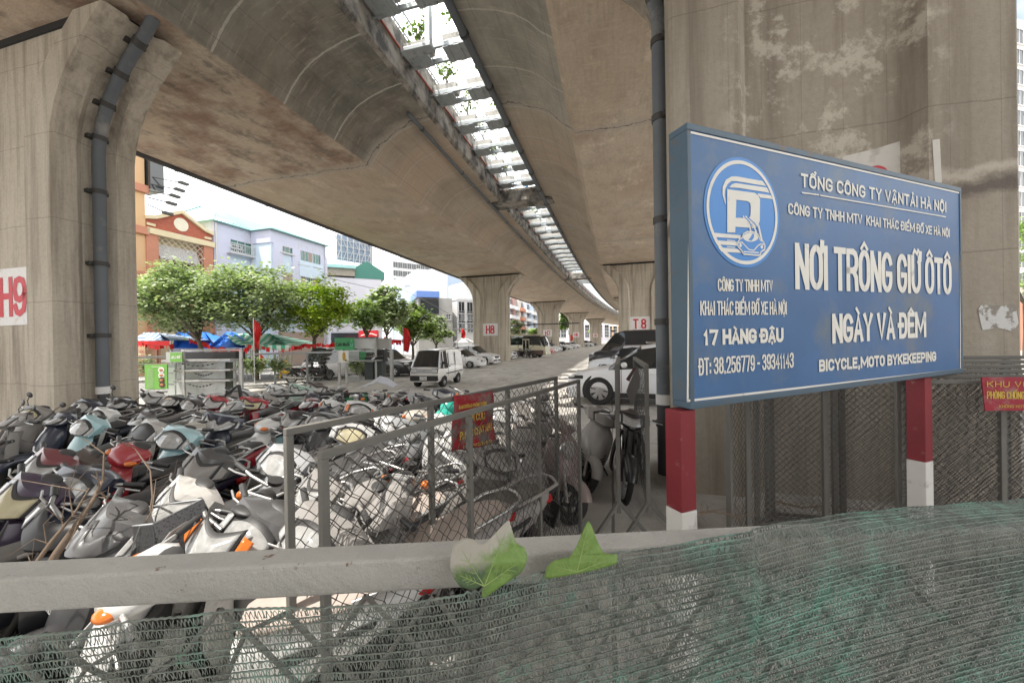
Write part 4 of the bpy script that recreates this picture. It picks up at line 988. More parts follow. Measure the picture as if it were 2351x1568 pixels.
# ------------------------------------------------------------------ houses across the street
FH = R(16.0); fu = V(math.sin(FH), math.cos(FH), 0); fn = V(math.cos(FH), -math.sin(FH), 0)
def z4(x, y): return ((300 + x / 3.136) / 1.04849, (350 + y / 3.136) / 1.04849)
def z6(x, y): return ((750 + x / 3.136) / 1.04849, (500 + y / 3.136) / 1.04849)
def plaster(name, col, dirt=(.42, .42, .42)): return mat(name, col, .85, var=.07, scale=.5, dirt=dirt, dirt_t=(.56, .8), dscale=.5)
m_glassg = mat('green_window_glass', (.05, .16, .13), .08, var=.5, scale=.6, spec=.8)
m_glassd = mat('dark_window_glass', (.03, .035, .04), .08, var=.4, scale=.8, spec=.8)
m_frame = mat('window_frame', (.55, .55, .55), .5)
class House:
    """a block whose street face lies along u from origin P, extruded back along -n; local frame (u, n, z)"""
    def __init__(s, label, P, u, n, group=None, name='house', cat='building'):
        s.u, s.n = u, n; s.P = V(P.x, P.y, 0); s.rz = math.atan2(u.y, u.x); s.t = thing(name, label, cat, s.P, s.rz, group); s.f = 1 if V(-u.y, u.x, 0).dot(n) > 0 else -1
        s.win = {}
    def px(s, x, y, off=0.):
        p = onP(x, y, s.P + s.n * off, s.n) - s.P; return p.dot(s.u), p.z
    def box(s, name, u0, u1, z0, z1, n0, n1, m, bevel=0, par=None):
        y0, y1 = sorted((n0 * s.f, n1 * s.f)); return MB().box(((u0 + u1) / 2, (y0 + y1) / 2, (z0 + z1) / 2), (u1 - u0, y1 - y0, z1 - z0)).build(name, m, par or s.t, bevel=bevel)
    def prism(s, name, pts, n0, n1, m, par=None):
        return MB().prism([V(u, n0 * s.f, z) for u, z in pts], V(0, (n1 - n0) * s.f, 0)).build(name, m, par or s.t)
    def window(s, u0, u1, z0, z1, mg=None, mf=None, bars=(1, 1), n0=0.0, sill=True):
        w, h = u1 - u0, z1 - z0; k = (round(w, 2), round(h, 2), bars, mg and mg.name, mf and mf.name, sill)
        if k not in s.win:
            b = MB(); fr = .06
            for x in (fr / 2, w - fr / 2): b.box((x, 0, h / 2), (fr, .10, h))
            for z in (fr / 2, h - fr / 2): b.box((w / 2, 0, z), (w - 2 * fr, .10, fr))
            for i in range(1, bars[0] + 1): b.box((w * i / (bars[0] + 1), 0, h / 2), (.045, .07, h - 2 * fr))
            for i in range(1, bars[1] + 1): b.box((w / 2, 0, h * i / (bars[1] + 1)), (w - 2 * fr, .06, .045))
            if sill: b.box((w / 2, .06 * s.f, -.05), (w + .2, .2, .08))
            f = b.build('window', mf or m_frame, s.t); g = MB().box((w / 2, -.02 * s.f, h / 2), (w - fr, .02, h - fr)).build('pane', mg or m_glassd, f); s.win[k] = f
            f.location = (u0, (n0 + .03) * s.f, z0)
        else:
            f = copy_tree(s.win[k], s.t); f.location = (u0, (n0 + .03) * s.f, z0)
        return f
    def winpx(s, x0, y0, x1, y1, **k):
        """opening given by two opposite picture corners"""
        off = k.pop('off', 0.); a = s.px(x0, y0, off); b = s.px(x1, y1, off); zc = [a[1], b[1]]
        return s.window(a[0], b[0], min(zc), max(zc), n0=off, **k)
# base line of the frontage
F0 = V(-32.2, 0, 0)
def onF(x, y, off=0.): return onP(x, y, F0 + fn * off, fn)
m_orange = plaster('orange_plaster', (.62, .40, .22), (.5, .36, .24)); m_terr = mat('terracotta_trim', (.48, .21, .13), .8, var=.12); m_cream = plaster('cream_plaster', (.66, .56, .36))
m_brick, nt, bs = newmat('red_brick')
bt = node(nt, 'ShaderNodeTexBrick'); bt.inputs['Color1'].default_value = (.33, .07, .04, 1); bt.inputs['Color2'].default_value = (.42, .11, .06, 1); bt.inputs['Mortar'].default_value = (.38, .22, .17, 1); bt.inputs['Scale'].default_value = 3.2; bt.inputs['Mortar Size'].default_value = .012
mp = node(nt, 'ShaderNodeMapping'); mp.inputs['Rotation'].default_value = (PI / 2, 0, 0); L(nt, node(nt, 'ShaderNodeTexCoord').outputs['Object'], mp.inputs[0]); L(nt, mp.outputs[0], bt.inputs['Vector']); L(nt, bt.outputs[0], bs.inputs['Base Color']); bs.inputs['Roughness'].default_value = .85
m_lilac = plaster('lilac_plaster', (.55, .56, .68)); m_sky = plaster('pale_blue_plaster', (.56, .66, .76)); m_taupe = mat('taupe_panel', (.34, .26, .22), .8, var=.08)
m_tealroof = mat('teal_metal_roof', (.30, .52, .50), .5, var=.1, scale=1.5)
# 1 orange house
p = onF(*z4(155, 60)); q0 = onF(*z4(-70, 60))
h = House('orange corner house half hidden behind the tall pier with lamps on thin arms', V(q0.x, q0.y, 0), fu, fn)
ue = h.px(*z4(155, 500))[0]; h.box('wall', 0, ue, 0, 19, 0, -11, m_orange)
for yy in (325, 640, 980): z = h.px(*z4(120, yy))[1]; h.box('moulding', 0, ue + .12, z - .25, z + .25, .003, .22, m_terr)
h.box('side_board', ue + .1, ue + .9, h.px(*z4(155, 330))[1], h.px(*z4(155, 90))[1] + 1.5, -1.2, .4, m_glassd)
for k in range(3): h.window(ue - 2.6 , ue - 1.2, 3.6 + 4 * k, 6.0 + 4 * k, bars=(1, 1))
for i, (ax_, ay_, bx_, by_) in enumerate(((165, 240, 445, 288), (160, 295, 415, 338), (160, 348, 380, 384), (155, 398, 355, 440), (155, 452, 325, 515))):
    u0, z0 = h.px(*z4(ax_, ay_)); u1, z1 = h.px(*z4(bx_, by_), 1.5)
    a = MB(); a.tube([V(u0, .3 * h.f, z0), V(u1, 1.5 * h.f, z1)], .035, 6); a.box((u1, 1.5 * h.f, z1), (.55, .28, .16)); a.build('lamp_arm', m_strap, h.t)
# 2 brick gable house
a = onF(*z4(157, 700)); h = House('cream house with a red brick gable and round white medallion', V(a.x, a.y, 0), fu, fn)
P_ = lambda x, y: h.px(*z4(x, y)); ue = P_(665, 700)[0]; zm = (P_(160, 632)[1] + P_(660, 745)[1]) / 2
h.box('wall', 0, ue, 0, zm, -.6, -10, m_cream)
zl, za = P_(160, 552)[1], P_(432, 515)[1]; ua = ue * .5; zr = zl
h.prism('gable', [(0, zm), (ue, zm), (ue, zr), (ue * .86, zr + .15), (ua, za), (ue * .14, zl + .15), (0, zl)], -.05, -.6, m_brick)
MB().loft([[V(u, y * h.f, z + d) for y, d in ((.15, -.02), (.15, .22), (-.7, .22), (-.7, -.02))] for u, z in ((0, zl), (ue * .14, zl + .15), (ua, za), (ue * .86, zr + .15), (ue, zr))]).build('coping', m_cream, h.t)
h.box('cornice', 0, ue, zm - .28, zm + .12, -.6, .22, m_cream)
for u in (0, ue - .75): h.box('pilaster', u, u + .7, 0, zm - .28, -.6, .10, m_terr)
for u in (.08, ue - .62): h.box('gable_block', u, u + .5, zm + .3, zr - .25, -.06, .06, m_cream)
u_, z_ = ua, zm + (za - zm) * .52
md = MB().lathe([(.48, 0), (.48, .10)], 28, (0, 0, 0), 'y').build('medallion', mat('cream_medallion', (.72, .66, .52), .7), h.t); md.location = (u_, -.0 * h.f, z_); 
h.box('plaque', u_ - .5, u_ + .5, zm + .15, z_ - .68, -.05, .02, mat('maroon_plaque', (.26, .05, .05), .7))
hb = zm - 4.4
h.box('shutter', 1.9, 3.4, hb + .6, zm - 1.9, -.6, -.5, m_glassd); h.box('shutter', 6.3, 8.0, hb + .6, zm - 1.9, -.6, -.5, m_glassd)
aw = MB(); n = 16
for i in range(n):
    u0, u1 = .9 + (ue - 1.8) * i / n, .9 + (ue - 1.8) * (i + 1) / n
    aw.quad((u0, -.5 * h.f, zm - .75), (u1, -.5 * h.f, zm - .75), (u1, -.05 * h.f, zm - 1.75 - .12 * (i % 2)), (u0, -.05 * h.f, zm - 1.75 - .12 * ((i + 1) % 2)))
aw.build('balcony_awning', mat('white_sheet', (.62, .62, .64), .8, var=.1), h.t)
lt = MB(); gu0, gu1, gz0, gz1 = .75, ue - .75, zm - 5.0, zm - .3; k = .42
for i in range(-14, 40):
    for sgn in (1, -1):
        pts = []
        u = gu0 + i * k; z0_, z1_ = gz0, gz1
        ua_, ub_ = u, u + sgn * (gz1 - gz0)
        def clipz(): pass
        t0, t1 = 0., 1.
        for lo_, hi_ in ((gu0, gu1),):
            d = ub_ - ua_; ta, tb = (lo_ - ua_) / d, (hi_ - ua_) / d; ta, tb = min(ta, tb), max(ta, tb); t0, t1 = max(t0, ta), min(t1, tb)
        if t1 - t0 > .02: lt.beam(V(ua_ + (ub_ - ua_) * t0, (.0 if sgn > 0 else .03) * h.f, gz0 + (gz1 - gz0) * t0), V(ua_ + (ub_ - ua_) * t1, (.0 if sgn > 0 else .03) * h.f, gz0 + (gz1 - gz0) * t1), .035, .03)
lt.build('lattice_grille', mat('pale_grille', (.55, .50, .42), .6), h.t)
h.box('frame_band', .7, ue - .7, hb - .9, hb - .5, -.6, .08, m_terr)
# 3 lilac house: set-back wing and forward wing
a = onF(*z4(672, 800)); h = House('long lilac and pale blue house with a teal metal roof and green glass', V(a.x, a.y, 0), fu, fn)
P_ = lambda x, y, o=0.: h.px(*z4(x, y), o); FW = 2.2
u1 = P_(945, 800)[0]; uB = h.px(*z4(1125, 800), FW)[0]; uE = h.px(*z4(1508, 800), FW)[0]; zE = P_(690, 570)[1] - .1
u1 = max(u1, uB - .3)
h.box('wall', 0, u1, 0, zE, 0, -10, m_sky); h.box('front_wing', u1, uE, 0, zE, FW, -10, m_sky)
h.box('end_band', -.02, 1.3, 0, zE - .02, -.2, .10, m_lilac); h.box('eaves_band', 1.3, u1, zE - 1.1, zE - .02, -.2, .08, m_lilac)
h.box('eaves_band', u1 - .08, uE, zE - 1.1, zE - .02, FW - .2, FW + .08, m_lilac); h.box('eaves_band', u1 - .08, u1 + .2, zE - 1.1, zE - .02, .09, FW - .2, m_lilac)
for xx in (1150, 1290, 1495): u = h.px(*z4(xx, 800), FW)[0]; h.box('pilaster', u - .45, u + .45, 0, zE - 1.1, FW - .2, FW + .14, m_lilac)
zr_ = zE + 2.6
rf = MB()
for A_ in ((-.4, u1 + .3, .5), ):
    b0 = [V(A_[0], A_[2] * h.f, zE), V(A_[1], A_[2] * h.f, zE), V(A_[1], -10.5 * h.f, zE), V(A_[0], -10.5 * h.f, zE)]; t0 = [V(A_[0] + 3, -4.8 * h.f, zr_), V(A_[1] - 1, -4.8 * h.f, zr_)]
    rf._add(b0 + t0, [(0, 1, 5, 4), (1, 2, 5), (2, 3, 4, 5), (3, 0, 4), (0, 3, 2, 1)])
A_ = (u1 - .3, uE + .4, FW + .5); b0 = [V(A_[0], A_[2] * h.f, zE + .01), V(A_[1], A_[2] * h.f, zE + .01), V(A_[1], -10.5 * h.f, zE + .01), V(A_[0], -10.5 * h.f, zE + .01)]; t0 = [V(A_[0] + .5, -3.8 * h.f, zr_ - .3), V(A_[1] - 3, -3.8 * h.f, zr_ - .3)]
rf._add(b0 + t0, [(0, 1, 5, 4), (1, 2, 5), (2, 3, 4, 5), (3, 0, 4), (0, 3, 2, 1)])
rf.build('roof', m_tealroof, h.t)
rs = MB()
for i in range(34):
    u = -.3 + (uE + .5) * i / 33; y0 = .5 if u < u1 else FW + .5
    rs.beam(V(u, y0 * h.f, zE + .05), V(min(max(u, 3.), uE - 3.), -4 * h.f, zr_ - .1), .05, .05)
rs.build('roof_seam', m_tealroof, h.t)
h.winpx(*z4(795, 745), *z4(882, 790), mg=m_glassg, bars=(1, 0)); h.winpx(*z4(1042, 775), *z4(1072, 695), off=.0, bars=(0, 0)) if False else None
u0, z0 = P_(790, 770); h.window(u0, u0 + 2.0, z0 - .3, z0 + 2.1, mg=m_glassg, bars=(2, 1))
bl = MB()
for i in range(14): bl.box((u0 - .2 + i * .185, .55 * h.f, z0 - .1), (.03, .03, .8))
bl.box((u0 + 1, .55 * h.f, z0 + .3), (2.6, .05, .05)); bl.box((u0 + 1, .3 * h.f, z0 - .5), (2.6, .6, .08)); bl.build('balcony', m_frame, h.t)
for xx0, xx1, yy0, yy1, tp in ((1168, 1272, 690, 745, 1), (1172, 1268, 765, 815, 0), (1306, 1382, 755, 905, 0), (1412, 1476, 785, 925, 0), (1386, 1410, 762, 910, 1), (1172, 1276, 960, 1060, 1), (1310, 1360, 985, 1075, 1), (1364, 1416, 1000, 1080, 0), (1420, 1466, 1010, 1085, 1), (1470, 1490, 1015, 1080, 0)):
    ua_, za_ = h.px(*z4(xx0, yy0), FW); ub_, zb_ = h.px(*z4(xx1, yy1), FW); zt = h.px(*z4((xx0 + xx1) / 2, yy0), FW)[1]; zb = h.px(*z4((xx0 + xx1) / 2, yy1), FW)[1]
    if tp: h.box('taupe_panel', ua_, ub_, zb, zt, FW - .1, FW + .05, m_taupe)
    else: h.window(ua_, ub_, zb, zt, mg=m_glassg, n0=FW + .01, bars=(1, 2) if zt - zb > 2 else (2, 0))
zc = h.px(*z4(1390, 940), FW)[1]; h.box('balcony_front', h.px(*z4(1310, 930), FW)[0], h.px(*z4(1485, 960), FW)[0], zc - .8, zc + .7, FW, FW + .2, m_sky)
for uu, oo in ((.0, .16), (u1 - .12, .16), (uE - .2, FW + .2)): MB().tube([V(uu + .1, oo * h.f, 0), V(uu + .1, oo * h.f, zE - .1)], .07, 8).build('downpipe', m_frame, h.t)
# ground floor shop fronts below the trees
h.box('shop_front', u1 + .5, uE - .5, .2, 3.2, FW - .1, FW + .25, m_taupe)
# 4 further buildings: (label, xL, YL, xR, YR, ytop, depth, material, window spec)
def block(label, xL, YL, xR, YR, ytop, dep, m, wins=None, mg=None, name='house', roof=None, side=None):
    a = onY(xL, ytop, YL); b = onY(xR, ytop, YR); u = V(b.x - a.x, b.y - a.y, 0); Wd = u.length; u.normalize(); n = V(u.y, -u.x, 0)
    if n.dot(CAM - a) < 0: n = -n
    h = House(label, V(a.x, a.y, 0), u, n, name=name); zt = a.z
    h.box('wall', 0, Wd, 0, zt, 0, -dep, m); h.W = Wd; h.Z = zt
    if wins:
        nc, nr, ww, wh, zb = wins; fl = (zt - zb - .6) / nr; cw = Wd / nc
        for r_ in range(nr):
            for c_ in range(nc): h.window(c_ * cw + (cw - ww) / 2, c_ * cw + (cw + ww) / 2, zb + r_ * fl, zb + r_ * fl + wh, mg=mg, bars=(1, 0) if ww > 1 else (0, 0), sill=True)
    if roof: h.box('parapet', -.1, Wd + .1, zt, zt + .35, .12, -dep - .1, roof)
    return h
m_wht = plaster('white_plaster', (.66, .66, .66)); m_bluew = plaster('blue_grey_plaster', (.40, .48, .60)); m_oldc = mat('old_concrete', (.34, .33, .31), .9, var=.15, scale=.6, dirt=(.15, .15, .14), dscale=.5); m_palew = plaster('pale_lilac_plaster', (.58, .56, .60))
h = block('white walled workshop with green metal gable below a rooftop billboard frame', *z6(105, 0)[:1], 47, z6(525, 0)[0], 50, z6(300, 520)[1], 14, m_palew)
gw = mat('green_sheet_metal', (.04, .17, .13), .5, var=.12, scale=1.2); a0 = h.px(*z6(325, 530)); 
gz = h.px(*z6(420, 405))[1]; ge = h.px(*z6(325, 450))[1]; uL = a0[0]; uR = h.px(*z6(550, 530))[0]
h.prism('gable_cladding', [(uL, h.Z), (uR, h.Z), (uR, (h.Z + gz) / 2 - .2), ((uL + uR) / 2 - .3, gz), (uL, ge)], .05, -12, gw)
h.box('awning', 0, uL, h.Z + .2, ge - .3, .3, -6, mat('rusty_sheet', (.32, .28, .23), .7, var=.2, dirt=(.2, .12, .08))); h.box('awning_roof', -.2, uL + .1, ge - .3, ge + .1, .8, -6.5, m_tealroof)
for i in range(3): h.window(1 + i * 3.2, 2.6 + i * 3.2, 4.5, 6.5, mg=m_glassg)
h.box('shop_front', .5, h.W - .5, .2, 3.4, .0, .2, m_glassd)
# rooftop billboard frame
a = onY(*z6(190, 420), 52); bb = thing('rooftop_billboard', 'blue grey billboard on a steel lattice above the green gabled roof', 'billboard', a); rb_ = onY(*z6(455, 400), 56) - a; tz = onY(*z6(190, 195), 52).z - a.z
MB().prism([V(0, 0, .5), V(rb_.x, rb_.y, .5), V(rb_.x, rb_.y, tz * .9), V(0, 0, tz)], V(0, .3, 0)).build('panel', mat('billboard_back', (.22, .27, .36), .6, var=.1), bb)
ltc = MB()
for i in range(7):
    q = V(rb_.x * i / 6, rb_.y * i / 6 - .4, 0); ltc.beam(q - V(0, 0, 3), q + V(0, 0, tz * .95), .10); ltc.beam(q, q + V(0, -2.2, -2.5) + V(0, 0, 0), .08)
    if i < 6:
        q2 = V(rb_.x * (i + 1) / 6, rb_.y * (i + 1) / 6 - .4, 0); ltc.beam(q, q2 + V(0, 0, tz * .55), .07); ltc.beam(q2 + V(0, 0, tz * .5), q + V(0, 0, tz * .92), .07)
for k in range(1, 5): ltc.beam(V(0, -.4, tz * k / 5), V(rb_.x, rb_.y - .4, tz * k / 5), .07)
ltc.build('lattice', mat('lattice_steel', (.45, .43, .42), .6, metal=.3), bb)
def z8b(x, y): return ((920 + x / 6.533) / 1.04849, (580 + y / 6.533) / 1.04849)
block('tall white apartment tower with rows of small windows far behind the trees', z8b(170, 0)[0], 140, z8b(800, 0)[0], 150, z8b(240, 260)[1], 18, m_wht, wins=(9, 8, 2.0, 2.2, 8.), roof=m_wht)
h = block('pale blue flat roofed block in front of the white tower', z8b(375, 0)[0], 82, z8b(555, 0)[0], 74, z8b(555, 555)[1], 6, m_wht, wins=(2, 3, 1.0, 1.6, 6.))
block('blue grey party wall block beside the white tower', z8b(556, 0)[0], 74, z8b(850, 0)[0], 78, z8b(556, 545)[1], 9, m_bluew)
h = block('slim building with red window frames behind the blue grey wall', z8b(852, 0)[0], 90, z8b(1020, 0)[0], 92, z8b(900, 420)[1], 8, m_wht, wins=(2, 6, 1.8, 1.9, 8.))
block('tallest blue grey wall next to the H8 pier', z8b(1024, 0)[0], 84, z8b(1440, 0)[0], 88, z8b(1030, 480)[1], 10, m_bluew)
h = block('old bare concrete house with a blue sheet roof and caged balcony', z8b(565, 0)[0], 60, z8b(1100, 0)[0], 62, z8b(800, 890)[1], 9, m_oldc)
h.box('roof', -.3, h.W * .6, h.Z, h.Z + 1.0, .6, -8, mat('blue_sheet_roof', (.12, .22, .52), .5, var=.1)); h.box('caged_balcony', .3, h.W * .58, h.Z - 2.6, h.Z - .3, .02, .5, m_glassd); h.window(h.W * .8, h.W * .8 + .8, h.Z * .62, h.Z * .62 + .9)
h.box('water_tank', h.W * .6, h.W * .75, h.Z, h.Z + 2.2, -2, -4, m_wht)
h = block('white town house with arched attic beside the H8 pier', z8b(1175, 0)[0], 64, z8b(1440, 0)[0], 66, z8b(1200, 930)[1], 8, m_wht, wins=(2, 3, 1.2, 2.0, 3.6), roof=m_wht)
h.box('attic', h.W * .5, h.W, h.Z, h.Z + 3.2, -.5, -6, m_wht)
# narrow houses seen past the H8 pier
def z7(x, y): return ((1150 + x / 3.92) / 1.04849, (600 + y / 3.92) / 1.04849)
cols = [(280, 345, 100, (.62, .60, .60), 430, 'narrow white house with red trim next to the H8 pier'), (345, 385, 104, (.36, .22, .2), 455, 'narrow maroon fronted house between two white ones'), (385, 440, 108, (.60, .54, .48), 470, 'narrow beige house with stacked balconies'),
        (440, 500, 113, (.62, .63, .66), 490, 'narrow white balcony house among those by the H7 pier'), (500, 560, 118, (.44, .52, .64), 520, 'narrow pale blue house by the H7 pier'), (560, 640, 124, (.58, .60, .66), 560, 'narrow grey white house partly behind the H7 pier')]
for i, (x0, x1, Y, col, yt, lb) in enumerate(cols):
    h = block(lb, z7(x0, 0)[0], Y, z7(x1, 0)[0], Y + 8, z7(x0, yt)[1], 9, plaster('townhouse_plaster_%d' % i, col), wins=(1, 5, 2.6, 2.0, 3.2))
    for k in range(1, 5): h.box('balcony', .2, h.W - .2, h.Z * k / 5.3, h.Z * k / 5.3 + .9, .05, .9, m_wht if i != 2 else m_terr)
# far city beyond the parked cars and to the side of the big pier
for i, (xl, xr, Y, yt, m, lb) in enumerate(((1245, 1300, 170, 735, m_wht, 'white block glimpsed between the H7 and H6 piers'), (1340, 1400, 230, 745, m_palew, 'pale block glimpsed between the H6 and H5 piers'), (1395, 1440, 260, 748, m_orange, 'tan block closing the view under the decks'))):
    block(lb, xl, Y, xr, Y + 6, yt, 14, m, wins=(4, 4, 3, 2.2, 3))
block('pale apartment tower in the strip of sky past the big stained pier', 2322, 46, 2500, 50, 40, 14, m_wht, wins=(6, 14, 1.6, 1.9, 5.), mg=m_glassd)
tree('tree low in the strip of sky past the big stained pier', onY(2352, 600, 30), onY(2352, 590, 30), 2.4, 2.4, 3.4, 1500, lm_mid, .25, 77)
block('row of shops across the far street, hidden mostly by the big pier', 2300, 44, 2620, 44, 690, 10, m_terr)

# unseen houses added to cut sky light from the other side of the road and the way back (they only shade and reflect here)
for i, (s, c, w, z) in enumerate(((-34, 29, 16, 8), (-17, 29, 15, 7), (-1, 30, 14, 8), (-52, 10, 26, 15), (-54, -16, 24, 17))):
    p = G(s, c, 0); d = (G(s, c - 3) - p).normalized() if i < 3 else ax_al; u_ = ax_al if i < 3 else ax_cr
    hh = House(('added unseen pale house across the far road, blocking light behind the big stained pier', 'added unseen low concrete house across the far road, blocking light before the pale one', 'added unseen brown house across the far road, blocking light beside the big stained pier', 'added unseen concrete block cutting sky light from behind the viewer', 'added unseen pale block cutting sky light behind the viewer on the market side')[i], p, u_, d, group=None); hh.box('wall', 0, w, 0, z, 0, -9, (m_palew, m_oldc, m_taupe, m_oldc, m_palew)[i])
# ------------------------------------------------------------------ vehicles
m_tyre = mat('tyre_rubber', (.022, .022, .022), .85, var=.3, scale=8, dust=.25)
m_rim = mat('alloy_rim', (.5, .5, .51), .3, metal=.9, var=.1)
m_black = mat('black_plastic', (.02, .02, .021), .55, var=.2)
m_carglass = mat('car_glass', (.018, .022, .024), .04, var=.2, spec=1.0)
m_lens = mat('lamp_lens', (.55, .56, .56), .08, var=.25, scale=14, spec=.9)
m_chrome = mat('chrome', (.7, .7, .7), .12, metal=1.)
m_redlens = mat('red_lens', (.35, .015, .015), .15, var=.2)
m_amber = mat('amber_lens', (.60, .16, .03), .15, var=.2)
m_platew = mat('plate_white', (.70, .70, .68), .5, var=.05)
def paint(name, col, dust=.12): return mat('paint_' + name, col, .32, var=.05, scale=2, coat=.6, dust=dust)
PW = paint('white', (.74, .74, .74)); PB = paint('black', (.012, .012, .014)); PS = paint('silver', (.42, .43, .44)); PR = paint('red', (.42, .015, .02)); PG = paint('grey', (.13, .135, .14)); PD = paint('dark_blue', (.02, .03, .06))
def wheel(parent, x, y, r, w, spokes=5, steel=False):
    sgn = 1 if y > 0 else -1
    t = MB().lathe([(r * .62, -w / 2), (r * .93, -w / 2), (r, -w * .32), (r, w * .32), (r * .93, w / 2), (r * .62, w / 2)], 28, (0, 0, 0), 'y', cap=False).build('wheel', m_tyre, parent, smooth=40); t.location = (x, y, r)
    rm = MB(); f = w * .42 * sgn
    rm.lathe([(r * .66, f * .2), (r * .66, f), (r * .60, f), (r * .57, f * .5), (r * .57, f * .2)], 28, (0, 0, 0), 'y', cap=False)
    if steel: rm.lathe([(r * .57, f * .5), (r * .3, f * .85), (r * .16, f * 1.0), (.001, f * 1.0)], 20, (0, 0, 0), 'y', cap=False)
    else:
        for k in range(spokes):
            a = 2 * PI * k / spokes
            for d in (-.16, .16):
                p0 = V(math.cos(a) * r * .12, f * .8, math.sin(a) * r * .12); p1 = V(math.cos(a + d) * r * .6, f * .75, math.sin(a + d) * r * .6); rm.beam(p0, p1, r * .15, .03, up=V(0, 1, 0))
        rm.lathe([(r * .14, f * .9), (.001, f * .95)], 14, (0, 0, 0), 'y')
    rm.build('rim', m_rim, t, smooth=40)
    MB().lathe([(.001, f * .28), (r * .58, f * .28)], 24, (0, 0, 0), 'y', cap=False).build('brake_well', m_black, t)
    return t
def car(label, name, cat, loc, rz, prof, width, wheels, wr, pm, glass=m_carglass, group=None, lamp=None, details=(), spokes=5, steel=False, clad=None, sill=.22, tumble=.80, roofm=None, front_full=None):
    """prof: stations (x, belt z, top z, half-width factor); x from rear (-) to front (+)"""
    t = thing(name, label, cat, loc, rz, group); hw = width / 2
    def sec(x, bz, tz, wf, sl=None):
        w = hw * wf; has = tz - bz > .12; k = tumble if has else .93; zb = (sl if sl is not None else sill)
        half = [(0, zb - .02), (w * .86, zb - .02), (w * .97, zb + .10), (w, zb + (bz - zb) * .55), (w * .985, bz - .03), (w * .96, bz + .01)]
        if has: half += [(w * (k + .055), bz + (tz - bz) * .62), (w * k, tz - .07), (w * (k - .10), tz - .015), (w * .4, tz + .01), (0, tz + .02)]
        else: half += [(w * .93, bz + (tz - bz) * .5 + .008), (w * .88, tz - .005), (w * .78, tz + .004), (w * .4, tz + .014), (0, tz + .018)]
        return [V(x, y, z) for y, z in half] + [V(x, -y, z) for y, z in half[-2:0:-1]]
    S = [sec(*p[:4]) for p in prof]; n = len(S[0]); H = 11
    vs = [p for q in S for p in q]; fb, fg, fr_ = [], [], []
    for i in range(len(S) - 1):
        a, b = prof[i], prof[i + 1]; ga, gb = a[2] - a[1] > .12, b[2] - b[1] > .12
        kind = (a[4] if len(a) > 4 else '')
        for k in range(n):
            k2 = (k + 1) % n; f = (i * n + k, i * n + k2, (i + 1) * n + k2, (i + 1) * n + k)
            kk = k if k < 10 else n - 1 - k
            if kk in (5, 6) and 's' in kind: fg.append(f)
            elif kk in (7, 8, 9) and 'w' in kind: fg.append(f)
            elif kk in (5, 6) and 'w' in kind: fg.append(f)
            else: fb.append(f)
    fb += [tuple(range(n - 1, -1, -1)), tuple(range((len(S) - 1) * n, len(S) * n))]
    mb = MB(); mb._add(vs, fb); body = mb.build('body', pm, t, smooth=38)
    if fg: g = MB(); g._add(vs, fg); o = g.build('window_glass', glass, t, smooth=38)
    for (wx, wy) in wheels:
        for s in (1, -1):
            a = MB(); a.lathe([(.001, 0), (wr * 1.16, 0), (wr * 1.16, .012), (wr * 1.10, .014)], 30, (wx, s * hw * .97 - .006, wr + .01), 'y')
            a.v = [(x, (y if s > 0 else y), max(z, sill - .02)) for x, y, z in a.v]; a.build('wheel_arch', clad or m_black, t)
            wheel(t, wx, s * (hw - .10), wr, .21, spokes, steel)
    for d in details: d(t, hw)
    return t
def D_box(name, m, c, size, both=False, bev=.01, rot=None):
    def f(t, hw):
        for s in ((1, -1) if both else (1,)): MB().box((c[0], c[1] * s, c[2]), size, rot).build(name, m, t, bevel=bev)
    return f
def D_blob(name, m, c, r, both=True):
    def f(t, hw):
        for s in ((1, -1) if both else (1,)): MB().ball((c[0], c[1] * s, c[2]), r).build(name, m, t, smooth=60)
    return f
def D_plate(x, z, txt=None):
    def f(t, hw):
        p = MB().box((x, 0, z), (.015, .34, .17)).build('number_plate', m_platew, t)
        b = MB(); gothic(b, txt[0], V(x + .009, -.12, z + .02), V(0, 1, 0), V(0, 0, 1), .24, .05, n=V(1, 0, 0), weight=.16); gothic(b, txt[1], V(x + .009, -.14, z - .06), V(0, 1, 0), V(0, 0, 1), .28, .05, n=V(1, 0, 0), weight=.16); b.build('plate_digits', m_black, p, fix=False)
    return f
def D_lamp(x, y, z, sx, sy, sz, ang=.5):
    def f(t, hw):
        for s in (1, -1):
            r = Matrix.Rotation(-ang * s, 3, 'Z'); h = MB().ball((x, y * s, z), (sx, sy, sz), rot=r).build('headlight', m_lens, t, smooth=60); MB().ball((x + .02, y * s * .93, z), (sx * .75, sy * .4, sz * .7), rot=r).build('bulb', m_chrome, h, smooth=60)
    return f
def D_mirror(x, y, z, m):
    def f(t, hw):
        for s in (1, -1):
            b = MB().ball((x, (y + .08) * s, z), (.09, .12, .08)).build('wing_mirror', m, t, smooth=60); MB().beam((x, (y - .05) * s, z - .06), (x, (y + .05) * s, z - .03), .04).build('mirror_arm', m_black, b)
    return f
def D_pillars(xs, z0, z1, y, m, w=.07):
    def f(t, hw):
        for x0, x1 in xs:
            for s in (1, -1): MB().beam((x0, y[0] * s, z0), (x1, y[1] * s, z1), w, .02, up=V(0, 1, 0)).build('door_pillar', m, t)
    return f
def D_lines(xs, z0, z1):
    def f(t, hw):
        for x in xs:
            for s in (1, -1): MB().beam((x, (hw + .001) * s, z0), (x, (hw + .001) * s, z1), .012, .006, up=V(0, 1, 0)).build('door_seam', m_black, t)
    return f
def D_handles(xs, z, m=None):
    def f(t, hw):
        for x in xs:
            for s in (1, -1): MB().box((x, (hw + .012) * s, z), (.20, .03, .035)).build('door_handle', m or PW, t, bevel=.008)
    return f
def head(dx, dy): return math.atan2(dy, dx)
